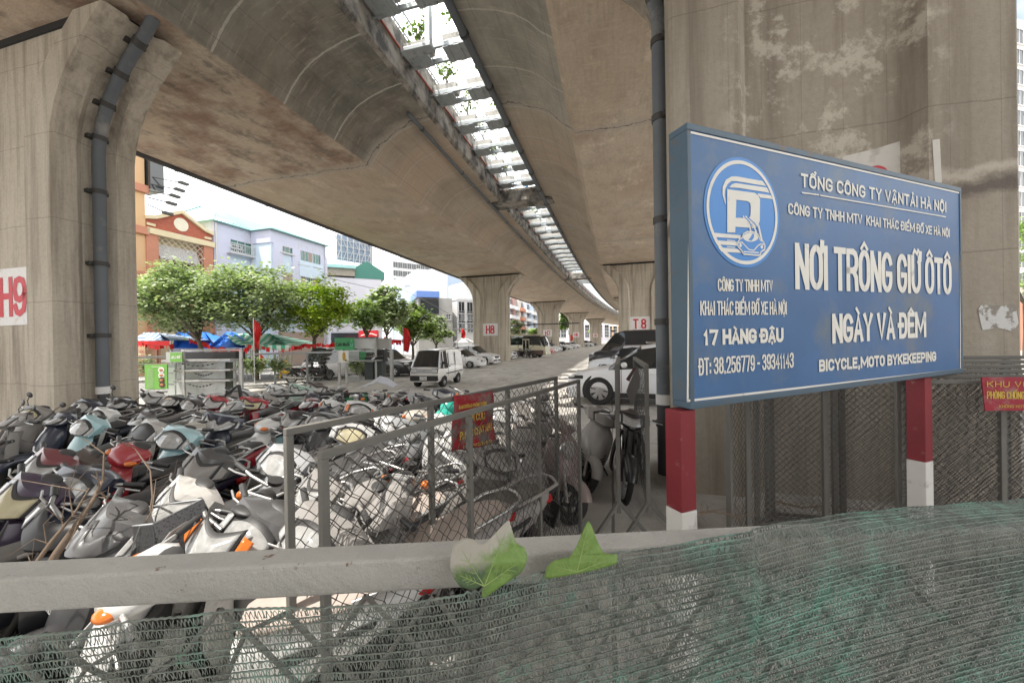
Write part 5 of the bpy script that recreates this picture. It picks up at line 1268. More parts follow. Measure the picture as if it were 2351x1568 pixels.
# --- profiles: rear to front. flags: s side glass, w wind/rear screen following this station
suv = [(-2.25, .72, .74, .80), (-2.22, .95, .97, .90, 'w'), (-1.95, 1.05, 1.52, .97, 's'), (-1.2, 1.05, 1.68, 1, 's'), (-.2, 1.03, 1.72, 1, 's'), (.35, 1.01, 1.66, 1, 'sw'), (1.08, .99, 1.04, 1), (1.5, .95, .99, .99), (2.0, .86, .90, .95), (2.26, .70, .74, .86), (2.32, .52, .56, .78)]
hatch = [(-1.85, .66, .68, .80), (-1.83, .88, .90, .90, 'w'), (-1.5, .96, 1.38, .97, 's'), (-.9, .95, 1.48, 1, 's'), (-.1, .93, 1.50, 1, 's'), (.3, .92, 1.44, 1, 'sw'), (1.0, .88, .93, 1), (1.4, .82, .86, .98), (1.75, .70, .74, .92), (1.92, .55, .58, .82)]
sedan = [(-2.2, .62, .64, .80), (-2.15, .90, .94, .90), (-1.7, .93, .98, .97, 'w'), (-1.05, .95, 1.34, 1, 's'), (-.4, .94, 1.43, 1, 's'), (.1, .93, 1.42, 1, 'sw'), (.95, .90, .93, 1), (1.4, .84, .87, .99), (1.95, .72, .75, .94), (2.25, .55, .58, .82)]
mpv = [(-2.58, .75, .77, .82), (-2.55, 1.0, 1.02, .92, 'w'), (-2.3, 1.08, 1.58, .97, 's'), (-1.5, 1.08, 1.72, 1, 's'), (-.2, 1.06, 1.75, 1, 's'), (.45, 1.04, 1.66, 1, 'sw'), (1.35, 1.0, 1.06, 1), (1.8, .95, 1.0, .99), (2.3, .84, .88, .95), (2.53, .68, .72, .86), (2.58, .5, .54, .78)]
carry = [(-1.62, .80, 1.60, .92), (-1.60, .82, 1.74, .98), (-1.2, .84, 1.78, 1), (-.3, .84, 1.80, 1), (.42, .84, 1.79, 1, 's'), (1.02, .86, 1.72, 1, 'w'), (1.48, .90, .95, .985), (1.58, .78, .82, .95), (1.60, .55, .58, .93)]
def place(x, y, z=0.): return onZ(x, y, z)
HB = head(ax_al.x, ax_al.y)
def face(cr, al): d = ax_cr * cr + ax_al * al; return head(d.x, d.y)
def suvset(pm, m2=m_black, plate=True): return [D_lamp(2.1, .70, .80, .16, .20, .065, .6), D_box('grille', m_black, (2.28, 0, .66), (.10, .95, .20), bev=.03), D_box('bumper', m2, (2.25, 0, .38), (.16, 1.5, .18), bev=.04), D_mirror(.72, .92, 1.12, pm), D_lines((.85, -.12, -1.1), .42, 1.0), D_handles((.05, -.95), .90, pm), D_box('roof_rail', m_chrome, (-.7, .60, 1.73), (2.0, .035, .035), True), D_box('tail_lamp', m_redlens, (-2.12, .72, .98), (.14, .22, .22), True, .03), D_pillars(((-.15, -.15), (-1.2, -1.25)), 1.03, 1.66, (.90, .74), m_black), D_plate(2.345, .46, ('30G', '481.27'))] if plate else []
def sedset(pm, x=2.1, y=.68, z=.66): return [D_lamp(x - .12, y, z, .15, .19, .06, .6), D_box('grille', m_black, (x + .08, 0, z - .14), (.08, .8, .10), bev=.03), D_mirror(.62, .88, 1.0, pm), D_lines((.8, -.15, -1.0), .36, .9), D_handles((.05, -.9), .80, pm), D_pillars(((-.2, -.2),), .93, 1.40, (.86, .70), m_black), D_plate(x + .13, z - .16, ('29A', '507.33'))]
# 1 white micro van
q = place(1000, 891); vl = V(q.x, q.y, 0); 
VH = head(-.16, -1) + R(20)
def at_wheel(px, py, rz, wx, wy):
    """origin so that local ground point (wx, wy) lands under picture point"""
    g = onZ(px, py, 0.); c, s = math.cos(rz), math.sin(rz); return V(g.x - (wx * c - wy * s), g.y - (wx * s + wy * c), 0)
vrz = R(-103)
o = at_wheel(1016, 888, vrz, .95, .62)
def carry_det(t, hw):
    MB().box((1.585, 0, .80), (.05, 1.15, .20)).build('grille', PS, t, bevel=.02)
    for s in (1, -1):
        h = MB().box((1.60, .52 * s, .80), (.06, .25, .18)).build('headlight', m_lens, t, bevel=.02); MB().box((1.57, .52 * s, .80), (.06, .31, .23)).build('headlight_frame', m_black, h, bevel=.02)
        MB().box((1.625, .46 * s, .46), (.03, .22, .07)).build('fog_lamp', m_lens, t)
        MB().box((-.35, (hw + .003) * s, .62), (2.2, .008, .05)).build('side_seam', m_black, t)
        for x in (-.38, .50): MB().box((x, (hw + .002) * s, 1.05), (.015, .008, 1.15)).build('door_seam', m_black, t)
        MB().box((.36, (hw + .015) * s, .95), (.16, .03, .04)).build('door_handle', m_black, t, bevel=.008)
        for x0, x1 in ((-1.45, -.5), (-.3, .36)): MB().prism([V(x0, hw * .99 * s, .95), V(x1, hw * .99 * s, .95), V(x1 - .03, hw * .89 * s, 1.6), V(x0 + .05, hw * .89 * s, 1.6)], V(0, .012 * s, 0)).build('blank_panel', PW, t)
        MB().beam((1.0, hw * .99 * s, .86), (.98, hw * .86 * s, 1.7), .05, .02, up=V(0, 1, 0)).build('quarter_bar', PW, t)
        MB().beam((1.48, hw * .93 * s, .94), (1.05, hw * .77 * s, 1.70), .06, .05).build('screen_pillar', PW, t)
        lt = MB(); gothic(lt, '11G-027.00', V(.40 if s > 0 else -.3, (hw + .006) * s, 1.02) if False else V(-.34 if s < 0 else .26, (hw + .004) * s, .98), V(1, 0, 0) * (1 if s < 0 else -1), V(0, 0, 1), .55, .055, n=V(0, s, 0), weight=.17); lt.build('door_lettering', m_black, t, fix=False)
    b = MB().box((1.60, 0, .46), (.16, 1.38, .24)).build('bumper', m_black, t, bevel=.04)
    em = MB(); gothic(em, 'S', V(1.612, -.045, .765), V(0, 1, 0), V(0, 0, 1), .09, .075, n=V(1, 0, 0), weight=.2); em.build('emblem', m_chrome, t, fix=False)
    MB().beam((1.52, -.5, .97), (1.36, .1, 1.15), .02).build('wiper', m_black, t)
    MB().box((-1.62, 0, .45), (.1, 1.3, .14)).build('rear_bumper', m_black, t, bevel=.03)
car('white boxy micro van parked alone on the concrete, facing us', 'parked_van', 'van', o, vrz, carry, 1.48, ((.95, 0), (-.85, 0)), .28, paint('van_white', (.70, .69, .66), .2), details=[carry_det, D_mirror(1.18, .76, 1.15, m_black), D_plate(1.69, .47, ('29D', '511.80'))], steel=True, sill=.30, tumble=.80)
# left row of parked cars, noses towards the lane
row = face(1, -.10)
def rowcar(label, px, py, prof, width, wx, wr, pm, det, name='parked_car', group='cars parked in the far row', spokes=5, dr=0., cat='car'):
    rz = row + dr; o = at_wheel(px, py, rz, wx[0], -width / 2); return car(label, name, cat, o, rz, prof, width, ((wx[0], 0), (wx[1], 0)), wr, pm, details=det, group=group, spokes=spokes)
rowcar('black SUV half hidden between the cafe stand and the white micro van', 905, 866, suv, 1.86, (1.38, -1.35), .37, PB, suvset(PB))
rowcar('small white hatchback behind the micro van', 1078, 846, hatch, 1.7, (1.15, -1.1), .30, PW, sedset(PW, 1.85, .62, .70))
rowcar('white SUV with black lower bumper, nose past the white hatchback', 1110, 838, suv, 1.86, (1.38, -1.35), .38, paint('pearl_white', (.70, .70, .71)), suvset(PW), spokes=6)
rowcar('white crossover under the H8 sign beside the small bus', 1158, 826, suv, 1.80, (1.38, -1.3), .35, paint('clean_white', (.78, .78, .78)), suvset(PW), spokes=5)
# minibus
bus = [(-3.5, 1.4, 2.55, .94), (-3.48, 1.48, 2.62, .97), (-3.2, 1.52, 2.70, 1, 's'), (-1.9, 1.52, 2.72, 1, 's'), (-.7, 1.52, 2.73, 1, 's'), (.3, 1.52, 2.73, 1, 's'), (1.5, 1.52, 2.72, 1, 's'), (2.6, 1.48, 2.70, 1, 's'), (3.15, 1.38, 2.60, .98, 'w'), (3.48, 1.28, 1.38, .95), (3.54, .6, .64, .90)]
m_beige = paint('beige', (.56, .52, .38)); m_brown = paint('brown_skirt', (.13, .085, .07))
def bus_det(t, hw):
    for s in (1, -1):
        MB().box((-.1, (hw + .004) * s, .62), (6.7, .012, .52)).build('brown_skirt', m_brown, t, bevel=.004)
        for x in (-2.55, -1.3, .0, 1.1, 1.95): MB().beam((x, hw * .985 * s, 1.3), (x, hw * .86 * s, 2.6), .10, .03, up=V(0, 1, 0)).build('window_pillar', m_black, t)
        MB().box((1.02, (hw + .006) * s, 1.3), (.9, .012, 1.9)).build('folding_door', m_beige, t, bevel=.005); 
        for x in (.80, 1.24): MB().box((x, (hw + .014) * s, 1.5), (.32, .01, 1.3)).build('door_glass', m_carglass, t)
        h = MB().ball((3.48, .72 * s, .85), (.10, .22, .14)).build('headlight', m_lens, t, smooth=60)
        MB().box((3.62, (hw + .12) * s, 1.9), (.08, .2, .42)).build('wing_mirror', m_black, t, bevel=.03)
    MB().box((3.48, 0, .45), (.2, 1.9, .25)).build('bumper', m_beige, t, bevel=.05)
    MB().box((.0, 0, 2.80), (5.6, 1.3, .12)).build('roof_pod', m_beige, t, bevel=.05)
o = at_wheel(1227, 821, row - R(3), 2.1, -1.0)
car('beige and brown small bus parked beside the H8 pier', 'minibus', 'bus', o, row - R(3), bus, 2.04, ((2.1, 0), (-1.9, 0)), .39, m_beige, details=[bus_det, D_plate(3.60, .5, ('29B', '304.16'))], steel=True, sill=.36, tumble=.86)
far = [('red car nose beyond the small bus', 1258, 812, hatch, 1.7, PR), ('white car next to the red one in the far row', 1267, 808, sedan, 1.75, PW), ('second white car past the red one', 1277, 806, suv, 1.8, paint('cool_white', (.68, .70, .72))), ('black car between white ones in the far row', 1292, 804, sedan, 1.75, PB),
       ('white SUV past the black far car', 1305, 801, suv, 1.8, PW), ('grey white car mid way down the far row', 1316, 799, sedan, 1.75, PS), ('white hatchback further down the far row', 1327, 797, hatch, 1.7, PW), ('dark car in front of the H6 pier', 1338, 795, sedan, 1.75, PG),
       ('silver car near the end of the far row', 1348, 794, sedan, 1.75, PS), ('white car near the end of the far row', 1358, 793, suv, 1.8, PW), ('dark car last in the far row', 1368, 792, sedan, 1.75, PG)]
far += [('silver hatchback tucked between the red and the white far cars', 1262, 808, hatch, 1.7, PS), ('dark blue car tucked behind the second white far car', 1284, 804, sedan, 1.75, PD), ('white sedan tucked before the dark car of the H6 pier', 1322, 797, sedan, 1.75, PW), ('black hatchback tucked behind the silver far car', 1343, 793, hatch, 1.7, PB), ('white far car squeezed before the last dark one', 1363, 791, hatch, 1.7, PW)]
for lb, px, py, pf, w, pm in far:
    py += 2; px -= 4
    x0 = 1.15 if pf is hatch else 1.35
    rowcar(lb, px, py, pf, w, (x0, -1.25), .32, pm, suvset(pm) if pf is suv else sedset(pm, 1.85 if pf is hatch else 2.15), dr=R(-4), spokes=5)
# near row on the other side of the lane
rz = face(-1, .06)
o = at_wheel(1376, 930, rz, 1.62 * 1.13, .90 * 1.13)
mp_ = car('white people carrier parked across the lane, nearest car, behind the folded gate', 'parked_car', 'car', o, rz, mpv, 1.98, ((1.62, 0), (-1.45, 0)), .41, paint('gloss_white', (.78, .79, .81)), spokes=7, group='cars parked on the near side of the lane',
    details=[D_lamp(2.36, .80, .82, .16, .23, .06, .6), D_box('lamp_surround', m_black, (2.28, .90, .80), (.42, .14, .10), True, .02), D_box('grille', m_chrome, (2.52, 0, .68), (.10, 1.1, .18), bev=.03), D_box('bumper', m_black, (2.50, 0, .36), (.18, 1.6, .16), bev=.04), D_mirror(.92, .98, 1.16, PW), D_lines((1.0, -.12, -1.3), .40, 1.02), D_handles((.15, -.35), .92, PW), D_pillars(((-.1, -.1), (-1.45, -1.45)), 1.06, 1.68, (.955, .80), m_black), D_box('sill_trim', m_black, (-.1, .975, .30), (2.6, .05, .14), True), D_box('chrome_strip', m_chrome, (-.1, .99, .36), (2.5, .02, .02), True), D_box('roof_rail', m_chrome, (-.9, .64, 1.77), (2.4, .04, .04), True), D_plate(2.60, .5, ('30K', '114.62'))])
mp_.scale = (1.13, 1.08, 1.13)
o = at_wheel(1388, 864, rz, 1.38, .9)
car('white car squeezed between the people carrier and the black van', 'parked_car', 'car', o, rz, suv, 1.86, ((1.38, 0), (-1.35, 0)), .36, paint('bluish_white', (.66, .69, .74)), details=suvset(PW), group='cars parked on the near side of the lane')
transit = [(-2.9, 1.0, 2.35, .93), (-2.88, 1.05, 2.46, .97), (-2.2, 1.15, 2.52, 1), (-.5, 1.15, 2.52, 1, ''), (.4, 1.15, 2.50, 1, 's'), (1.1, 1.15, 2.30, 1, 'sw'), (2.0, 1.12, 1.22, .99), (2.5, .98, 1.03, .95), (2.8, .78, .82, .88), (2.84, .5, .54, .80)]
o = V(6.6, 28.9, 0) - V(math.cos(rz) * 2.4, math.sin(rz) * 2.4, 0)
tv_ = 0
car('long black high roofed van parked on the near side under the T 8 sign', 'parked_van', 'van', o, rz, transit, 2.0, ((1.85, 0), (-1.5, 0)), .36, PB, details=[D_lamp(2.55, .80, .98, .16, .20, .11, .5), D_mirror(1.45, 1.06, 1.45, PB), D_box('grille', m_black, (2.80, 0, .78), (.08, 1.1, .22), bev=.03), D_lines((1.35, .15), .45, 2.2), D_plate(2.87, .5, ('29B', '152.90')), D_box('roof_light', m_black, (1.2, 0, 2.48), (.3, .8, .10), bev=.03)], tumble=.88).scale = (1.08, 1.04, 1.09)
# ------------------------------------------------------------------ stall, cafe stand, fence, flags, tents
def fpx(Y): return lambda x, y: onY(x, y, Y)
def zs(x, y): return ((320 + x / 6.03) / 1.04849, (740 + y / 6.03) / 1.04849)
def zc(x, y): return ((780 + x / 9.222) / 1.04849, (790 + y / 9.222) / 1.04849)
def zm(x, y): return ((320 + x / 8.714) / 1.04849, (780 + y / 8.714) / 1.04849)
m_alu = mat('stall_aluminium', (.42, .42, .40), .5, metal=.4, var=.12, dirt=(.22, .2, .18), dscale=3)
m_frost = mat('frosted_panel', (.55, .57, .56), .3, var=.12, scale=2, dirt=(.4, .42, .41), dscale=2)
m_greensign = mat('green_sign', (.14, .36, .05), .5, var=.12, scale=2)
m_greensign2 = mat('cafe_green', (.06, .30, .12), .5, var=.18, scale=1.2)
def rectY(mb, conv, Y, x0, y0, x1, y1, th=.04, mi=0, dy=0.):
    a = onY(*conv(x0, y1), Y); b = onY(*conv(x1, y0), Y); a2 = onY(*conv(x1, y1), Y); 
    mb.box(((a.x + b.x) / 2, Y + dy, (a.z + b.z) / 2), (abs(b.x - a.x), th, abs(b.z - a.z)), mi=mi); return mb
YS = 15.4
st = thing('food_stall', 'closed food stall of metal posts and shelves with frosted glass panels', 'stall', (0, 0, 0))
mb = MB()
for x in (735, 1575): rectY(mb, zs, YS, x - 12, 615, x + 14, 1330, .08)
for x in (625, 1480, 1555): rectY(mb, zs, YS + .5, x - 12, 760, x + 12, 1330, .06)
rectY(mb, zs, YS, 720, 610, 1590, 640, .10); rectY(mb, zs, YS + .3, 500, 745, 1480, 790, .55)
for y0 in (890, 1040): rectY(mb, zs, YS + .15, 640, y0, 1460, y0 + 38, .35)
rectY(mb, zs, YS, 1000, 600, 1420, 612, .3)
mb.build('frame', m_alu, st, bevel=.006)
rectY(MB(), zs, YS + 1.0, 750, 640, 1560, 770, .6).build('dark_canopy', m_black, st)
for y0, y1 in ((790, 890), (930, 1040), (1078, 1300)): rectY(MB(), zs, YS + .45, 645, y0, 1340, y1, .03).build('frosted_panel', m_frost, st)
for y0, y1 in ((820, 950), (960, 1110), (1125, 1290)): rectY(MB(), zs, YS + .1, 515, y0, 615, y1, .05).build('side_panel', m_frost, st)
rectY(MB(), zs, YS + .5, 1345, 790, 1470, 1260, .05).build('dark_panel', mat('dark_green_panel', (.04, .05, .03), .6), st)
for yb, x0, x1 in ((850, 650, 1230), (990, 880, 1170), (1150, 780, 1170)):
    pts = [onY(*zs(x0 + (x1 - x0) * k / 8, yb - 48 * abs(k / 4 - 1) ** 1.6), YS - .08) for k in range(9)]; sb = MB(); sb.tube(pts, .009, 4)
    for p in pts[1:-1]: sb.ball(p, (.05, .03, .03), 6, 4)
    sb.build('string_lights', m_black, st)
sg = thing('stall_sign', 'small green AN LA NHO sign fixed on the corner of the food stall', 'sign', onY(*zs(600, 720), YS - .12)); o0 = sg.location.copy()
mb = MB(); rectY(mb, zs, YS - .12, 490, 645, 722, 800, .05); mb.v = [tuple(V(*p) - o0) for p in mb.v]; mb.build('edge', m_alu, sg)
mb = MB(); rectY(mb, zs, YS - .155, 545, 655, 715, 792, .02); mb.v = [tuple(V(*p) - o0) for p in mb.v]; mb.build('face', m_greensign, sg)
mb = MB(); a, b = onY(*zs(556, 745), YS - .17), onY(*zs(690, 745), YS - .17); gothic(mb, 'ĂN LÀ NHỚ', a - o0, V(1, 0, 0), V(0, 0, 1), b.x - a.x, (onY(*zs(556, 700), YS - .17) - a).z, n=V(0, -1, 0), weight=.17); mb.build('lettering', m_white, sg, fix=False)
# menu board
mn = thing('menu_board', 'green menu board with four dish pictures beside the tall pier', 'menu board', onY(*zm(495, 1370), YS - .3)); o0 = mn.location.copy()
def mpart(nm, m, x0, y0, x1, y1, th, dy):
    mb = MB(); rectY(mb, zm, YS - .3 + dy, x0, y0, x1, y1, th); mb.v = [tuple(V(*p) - o0) for p in mb.v]; return mb.build(nm, m, mn)
mpart('board', m_greensign, 265, 845, 725, 1365, .05, 0); mpart('top_bar', m_alu, 120, 825, 880, 842, .06, .05)
m_pale = mat('pale_print', (.40, .55, .30), .6); m_food = mat('dish_print', (.38, .15, .06), .6, var=.4, scale=12)
ln = MB()
for i in range(26):
    y = 945 + i * 15.5; rectY(ln, zm, YS - .33, 300, y, 300 + 150 * rnd.uniform(.75, 1), y + 7, .006)
rectY(ln, zm, YS - .33, 390, 885, 575, 905, .006); ln.v = [tuple(V(*p) - o0) for p in ln.v]; ln.build('menu_lines', m_pale, mn)
for (x, y) in ((590, 965), (595, 1075), (600, 1180), (610, 1275)):
    c = onY(*zm(x, y), YS - .335) - o0; p = MB().lathe([(.12, 0), (.12, .012)], 20, c, 'y').build('dish_plate', m_platew if y < 1100 else mat('dark_tray', (.08, .05, .03), .6), mn); MB().ball(c - V(0, .012, 0), (.08, .02, .05)).build('dish_food', m_food, p, smooth=60)
# cafe stand
YC = 16.2
cs = thing('cafe_stand', 'grey metal drinks stand with dark cabinets under the green cafe sign', 'stall', (0, 0, 0))
mb = MB()
for x, y1 in ((345, 1300), (505, 1250), (1155, 1130), (1485, 1310)): rectY(mb, zc, YC, x - 22 if x < 600 else x - 12, 215 if x > 1000 else 480, x + 16 if x < 600 else x + 12, y1, .08)
rectY(mb, zc, YC, 555, 700, 1300, 730, .5); rectY(mb, zc, YC, 560, 615, 1300, 632, .1); rectY(mb, zc, YC, 675, 205, 1480, 225, .1); mb.build('frame', m_alu, cs, bevel=.005)
rectY(MB(), zc, YC + .05, 675, 225, 1140, 455, .04).build('header_panel', m_frost, cs); rectY(MB(), zc, YC + .05, 1170, 225, 1465, 455, .04).build('header_panel', mat('grey_panel', (.33, .33, .31), .6, var=.1), cs)
rectY(MB(), zc, YC + .2, 555, 510, 775, 700, .03).build('white_panel', m_frost, cs); rectY(MB(), zc, YC + .2, 782, 520, 930, 700, .03).build('green_panel', m_greensign2, cs)
m_cab = mat('dark_cabinet', (.035, .045, .045), .5, var=.15)
rectY(MB(), zc, YC + .3, 960, 745, 1140, 1130, .6).build('cabinet', m_cab, cs, bevel=.01); rectY(MB(), zc, YC + .3, 1165, 720, 1325, 1120, .6).build('cabinet', m_cab, cs, bevel=.01); rectY(MB(), zc, YC + .3, 1170, 470, 1370, 720, .5).build('dark_box', m_black, cs, bevel=.01)
rectY(MB(), zc, YC + .1, 945, 640, 1290, 700, .4).build('counter_box', m_black, cs)
mb = MB(); a = onY(*zc(1060, 690), YC - .15); b = onY(*zc(1130, 655), YC - .15); mb.beam(a, b, .05); mb.build('ladle', m_chrome, cs)
def ysign(nm, label, cat, conv, Y, x0, y0, x1, y1, m, th=.05):
    t = thing(nm, label, cat, onY(*conv((x0 + x1) / 2, (y0 + y1) / 2), Y)); mb = MB(); rectY(mb, conv, Y, x0, y0, x1, y1, th); mb.v = [tuple(V(*p) - t.location) for p in mb.v]; mb.build('board', m, t); return t
t = ysign('cafe_sign', 'green cafe sign with black lettering above the drinks stand', 'sign', zc, YC - .12, 245, 212, 668, 488, m_greensign2)
mb = MB(); a, b = onY(*zc(262, 400), YC - .15), onY(*zc(562, 400), YC - .15); text_on(mb, 'Café Muối', a - t.location, V(1, 0, 0), V(0, 0, 1), b.x - a.x, (onY(*zc(262, 320), YC - .15) - a).z, bold=.02, lift=.002); mb.build('lettering', m_black, t, fix=False)
cp = MB(); q = [onY(*zc(*p), YC - .15) - t.location for p in ((590, 330), (600, 390), (615, 415), (632, 390), (640, 330))]; cp.tube(q, .012, 4); q = [onY(*zc(*p), YC - .15) - t.location for p in ((600, 300), (610, 275), (618, 250))]; cp.tube(q, .01, 4); cp.build('cup_mark', mat('pale_teal', (.2, .55, .45), .5), t)
t = ysign('drink_poster', 'white poster of a tall yellow drink below the cafe sign', 'poster', zc, YC - .14, 322, 495, 545, 765, m_platew, .03)
c = onY(*zc(440, 625), YC - .16) - t.location; MB().ball(c, (.07, .012, .19)).build('drink_picture', mat('yellow_drink', (.45, .28, .03), .5), t, smooth=60); MB().ball(c + V(.08, -.004, -.17), (.05, .012, .05)).build('fruit_picture', mat('olive_fruit', (.18, .2, .03), .5), t, smooth=60)
t = thing('white_crate', 'white wire crate on the ground under the drinks stand', 'crate', onY(*zc(690, 1180), YC + .3)); mb = MB(); rectY(mb, zc, YC + .3, 560, 1050, 820, 1190, .4); mb.v = [tuple(V(*p) - t.location) for p in mb.v]; mb.build('box', m_frost, t, bevel=.01)
mb = MB(); a = onY(*zc(560, 1190), YC + .08) - t.location; chain(mb, a, V(1, 0, 0), .62, .36, .09, .006); mb.build('wire_guard', m_wire2, t, fix=False)
# street fence behind the stalls
m_pp = mat('fence_post_grey', (.34, .35, .35), .5, metal=.4, var=.15)
def fpost(px, ybase): q = onZ(px, ybase, 0); return V(q.x, q.y, 0)
fp = [fpost(300, 912), fpost(632, 888), fpost(706, 882), fpost(902, 878)]
for i, (a, b, lb) in enumerate(((fp[0], fp[1], 'street fence panel behind the food stall and menu board'), (fp[1], fp[2], 'street fence panel in front of the shrub with yellow things'), (fp[2], fp[3], 'street fence panel behind the cafe stand, white truck showing through'))):
    fence_panel(lb, a, b, .05, 1.62, post=.09, mesh=.16, wire=.005, nposts=2, group='street fence panels', m=m_pp, mw=m_wire2, n=3)
# flags
m_flag = mat('red_flag_cloth', (.62, .015, .015), .7, var=.12, scale=3)
def flag(label, px, ytop, ybot, Y, wpx, pole_y):
    a = onY(px, ytop, Y); t = thing('red_flag', label, 'flag', V(a.x, a.y, 0), 0, 'red flags on poles'); b = onY(px, pole_y, Y).z; z1 = a.z; z0 = onY(px, ybot, Y).z; w = wpx * Y / FPX
    MB().tube([(0, 0, max(0, b)), (0, 0, z1 + .12)], .022, 6).build('pole', m_platew, t)
    n = 14; v = []; f = []
    for j in range(n + 1):
        for i in range(5):
            q = j / n; ww = w * (.5 + .5 * math.sin(q * 2.5 + .3)) * i / 4; v.append((.03 + ww, .10 * math.sin(i * 1.7 + q * 6) * (i > 0), z1 + (z0 - z1) * q - .12 * i / 4))
    for j in range(n):
        for i in range(4): f.append((j * 5 + i, j * 5 + i + 1, (j + 1) * 5 + i + 1, (j + 1) * 5 + i))
    mb = MB(); mb._add(v, f); o = mb.build('cloth', m_flag, t, smooth=80); sd = o.modifiers.new('t', 'SOLIDIFY'); sd.thickness = .01
flag('tall furled red flag on a white pole in front of the striped green awning', 582, 735, 796, 17.6, 14, 880)
flag('small red flag low by the shrub behind the street fence', 596, 812, 842, 20, 8, 870)
flag('red flag hanging in front of the dark tree above the white van', 925, 752, 806, 30, 16, 840)
flag('red flag waving over a white umbrella beside the H8 pier', 1058, 754, 776, 44, 10, 800)
flag('small red flag between the H7 and H6 piers', 1309, 768, 782, 96, 6, 790); flag('red flag touching the H6 pier', 1328, 768, 782, 100, 6, 790)
def bunting(label, pts, Y, n, size):
    P = [onY(x, y, Y) for x, y in pts]; t = thing('flag_string', label, 'bunting', P[0], 0, 'strings of little red flags'); o0 = P[0].copy(); path = []
    for k in range(n + 1):
        q = k / n * (len(P) - 1); i = min(len(P) - 2, int(q)); p = P[i].lerp(P[i + 1], q - i); path.append(p - o0 - V(0, 0, .10 * math.sin((q - i) * PI)))
    MB().tube(path, .008, 4).build('string', m_strap, t)
    fl = MB()
    for k in range(n):
        p = path[k].lerp(path[k + 1], .5); tw = rnd.uniform(-1.4, 1.4); u = V(math.cos(tw), math.sin(tw), rnd.uniform(-.25, .25)); h = V(rnd.uniform(-.1, .1), 0, -1) * size * rnd.uniform(.5, 1.0); w = u * size * .32
        fl._add([p - w, p + w, p + w + h, p - w + h * .9], [(0, 1, 2, 3)])
    fl.build('little_flags', m_flag, t, fix=False)
bunting('string of little red flags under the blue striped canopy', [(318, 784), (360, 792), (400, 788)], 22, 7, .34)
bunting('bunched red flag string under the blue tent', [(432, 775), (470, 785), (505, 800)], 23, 12, .36); bunting('thick red flag string along the blue tent edge', [(505, 796), (545, 800), (568, 797)], 22.5, 18, .38)
bunting('red flag string across the green striped awning', [(568, 790), (605, 794), (650, 800), (675, 792)], 22.5, 11, .30)
bunting('red flag string from the awning past the bare tree trunk', [(672, 794), (700, 788), (735, 786), (770, 796)], 24, 20, .30); bunting('cluster of red flags next to the green cafe sign', [(752, 790), (765, 785), (778, 792), (772, 805)], 23, 22, .42)
bunting('red flag string over the shops behind the cafe stand', [(880, 772), (910, 780), (935, 775)], 34, 14, .5)
# tents and awnings
def striped(name, a, b, axis, scale):
    m, nt, bs = newmat(name); ob = node(nt, 'ShaderNodeTexCoord').outputs['Object']; sp = node(nt, 'ShaderNodeSeparateXYZ'); L(nt, ob, sp.inputs[0])
    f = mathn(nt, 'LESS_THAN', mathn(nt, 'FRACT', mathn(nt, 'MULTIPLY', sp.outputs[axis], scale)), .5); L(nt, mixc(nt, f, a, b), bs.inputs['Base Color']); bs.inputs['Roughness'].default_value = .7; return m
m_tarp = mat('blue_tarpaulin', (.02, .16, .66), .55, var=.12, scale=1.5); m_greens = striped('green_striped_canvas', (.55, .68, .60), (.06, .38, .24), 0, 1.9); m_blues = striped('blue_striped_canvas', (.55, .60, .66), (.12, .20, .36), 0, 3.2)
def canopy(label, pts, Y, dep, h_drop, m, skirt=None):
    """pts: picture x of left/right eaves, eaves y, ridge left/right x, ridge y"""
    xl, xr, ye, rl, rr, yr = pts; a = onY(xl, ye, Y); b = onY(xr, ye, Y); c = onY(rl, yr, Y + dep / 2); d = onY(rr, yr, Y + dep / 2); o0 = V(a.x, a.y, 0); t = thing('canopy', label, 'awning', o0)
    e1, e2 = V(a.x, Y + dep, a.z), V(b.x, Y + dep, b.z); mb = MB(); n = 8; rows = []
    for k in range(n + 1):
        q = k / n; s = q - .07 * math.sin(q * PI); rows.append([a.lerp(c, q) - V(0, 0, .25 * math.sin(q * PI)) - o0, b.lerp(d, q) - V(0, 0, .25 * math.sin(q * PI)) - o0])
    v = [p for r_ in rows for p in r_]; mb._add(v, [(2 * k, 2 * k + 1, 2 * k + 3, 2 * k + 2) for k in range(n)])
    mb._add([c - o0, d - o0, e2 - o0, e1 - o0], [(0, 1, 2, 3)]); mb._add([a - o0, c - o0, e1 - o0], [(0, 1, 2)]); mb._add([b - o0, d - o0, e2 - o0], [(0, 1, 2)])
    o = mb.build('canvas', m, t, smooth=40); sd = o.modifiers.new('t', 'SOLIDIFY'); sd.thickness = .02
    if skirt:
        s = MB(); nsk = 14
        for k in range(nsk):
            p, q = a.lerp(b, k / nsk) - o0, a.lerp(b, (k + 1) / nsk) - o0; s.quad(p, q, q - V(0, .0, .28), (p + q) / 2 - V(0, 0, .36), p - V(0, 0, .28))
        s.build('valance', skirt, t, fix=False)
    pb = MB()
    for p in (a, b, e1, e2): MB().tube([V(p.x, p.y, 0) - o0, p - o0], .04, 6).build('leg', m_alu, t)
canopy('blue and white striped canopy beside the tall pier', (300, 392, 782, 330, 365, 764), 22, 3, 0, m_blues, m_flag)
canopy('bright blue tent behind the pale tree trunk', (395, 500, 800, 405, 470, 762), 24, 3, 0, m_tarp, mat('grey_valance', (.34, .34, .42), .7))
canopy('second bright blue tent next to the striped green awning', (478, 580, 798, 520, 530, 762), 23.5, 3, 0, m_tarp)
canopy('green and white striped awning behind the tall furled flag', (565, 668, 792, 515, 618, 766), 23, 4, 0, m_greens, m_greens)
canopy('white umbrella like canopy below the red flag beside the H8 pier', (1040, 1085, 786, 1060, 1066, 776), 46, 3, 0, mat('white_canvas', (.7, .7, .7), .7))
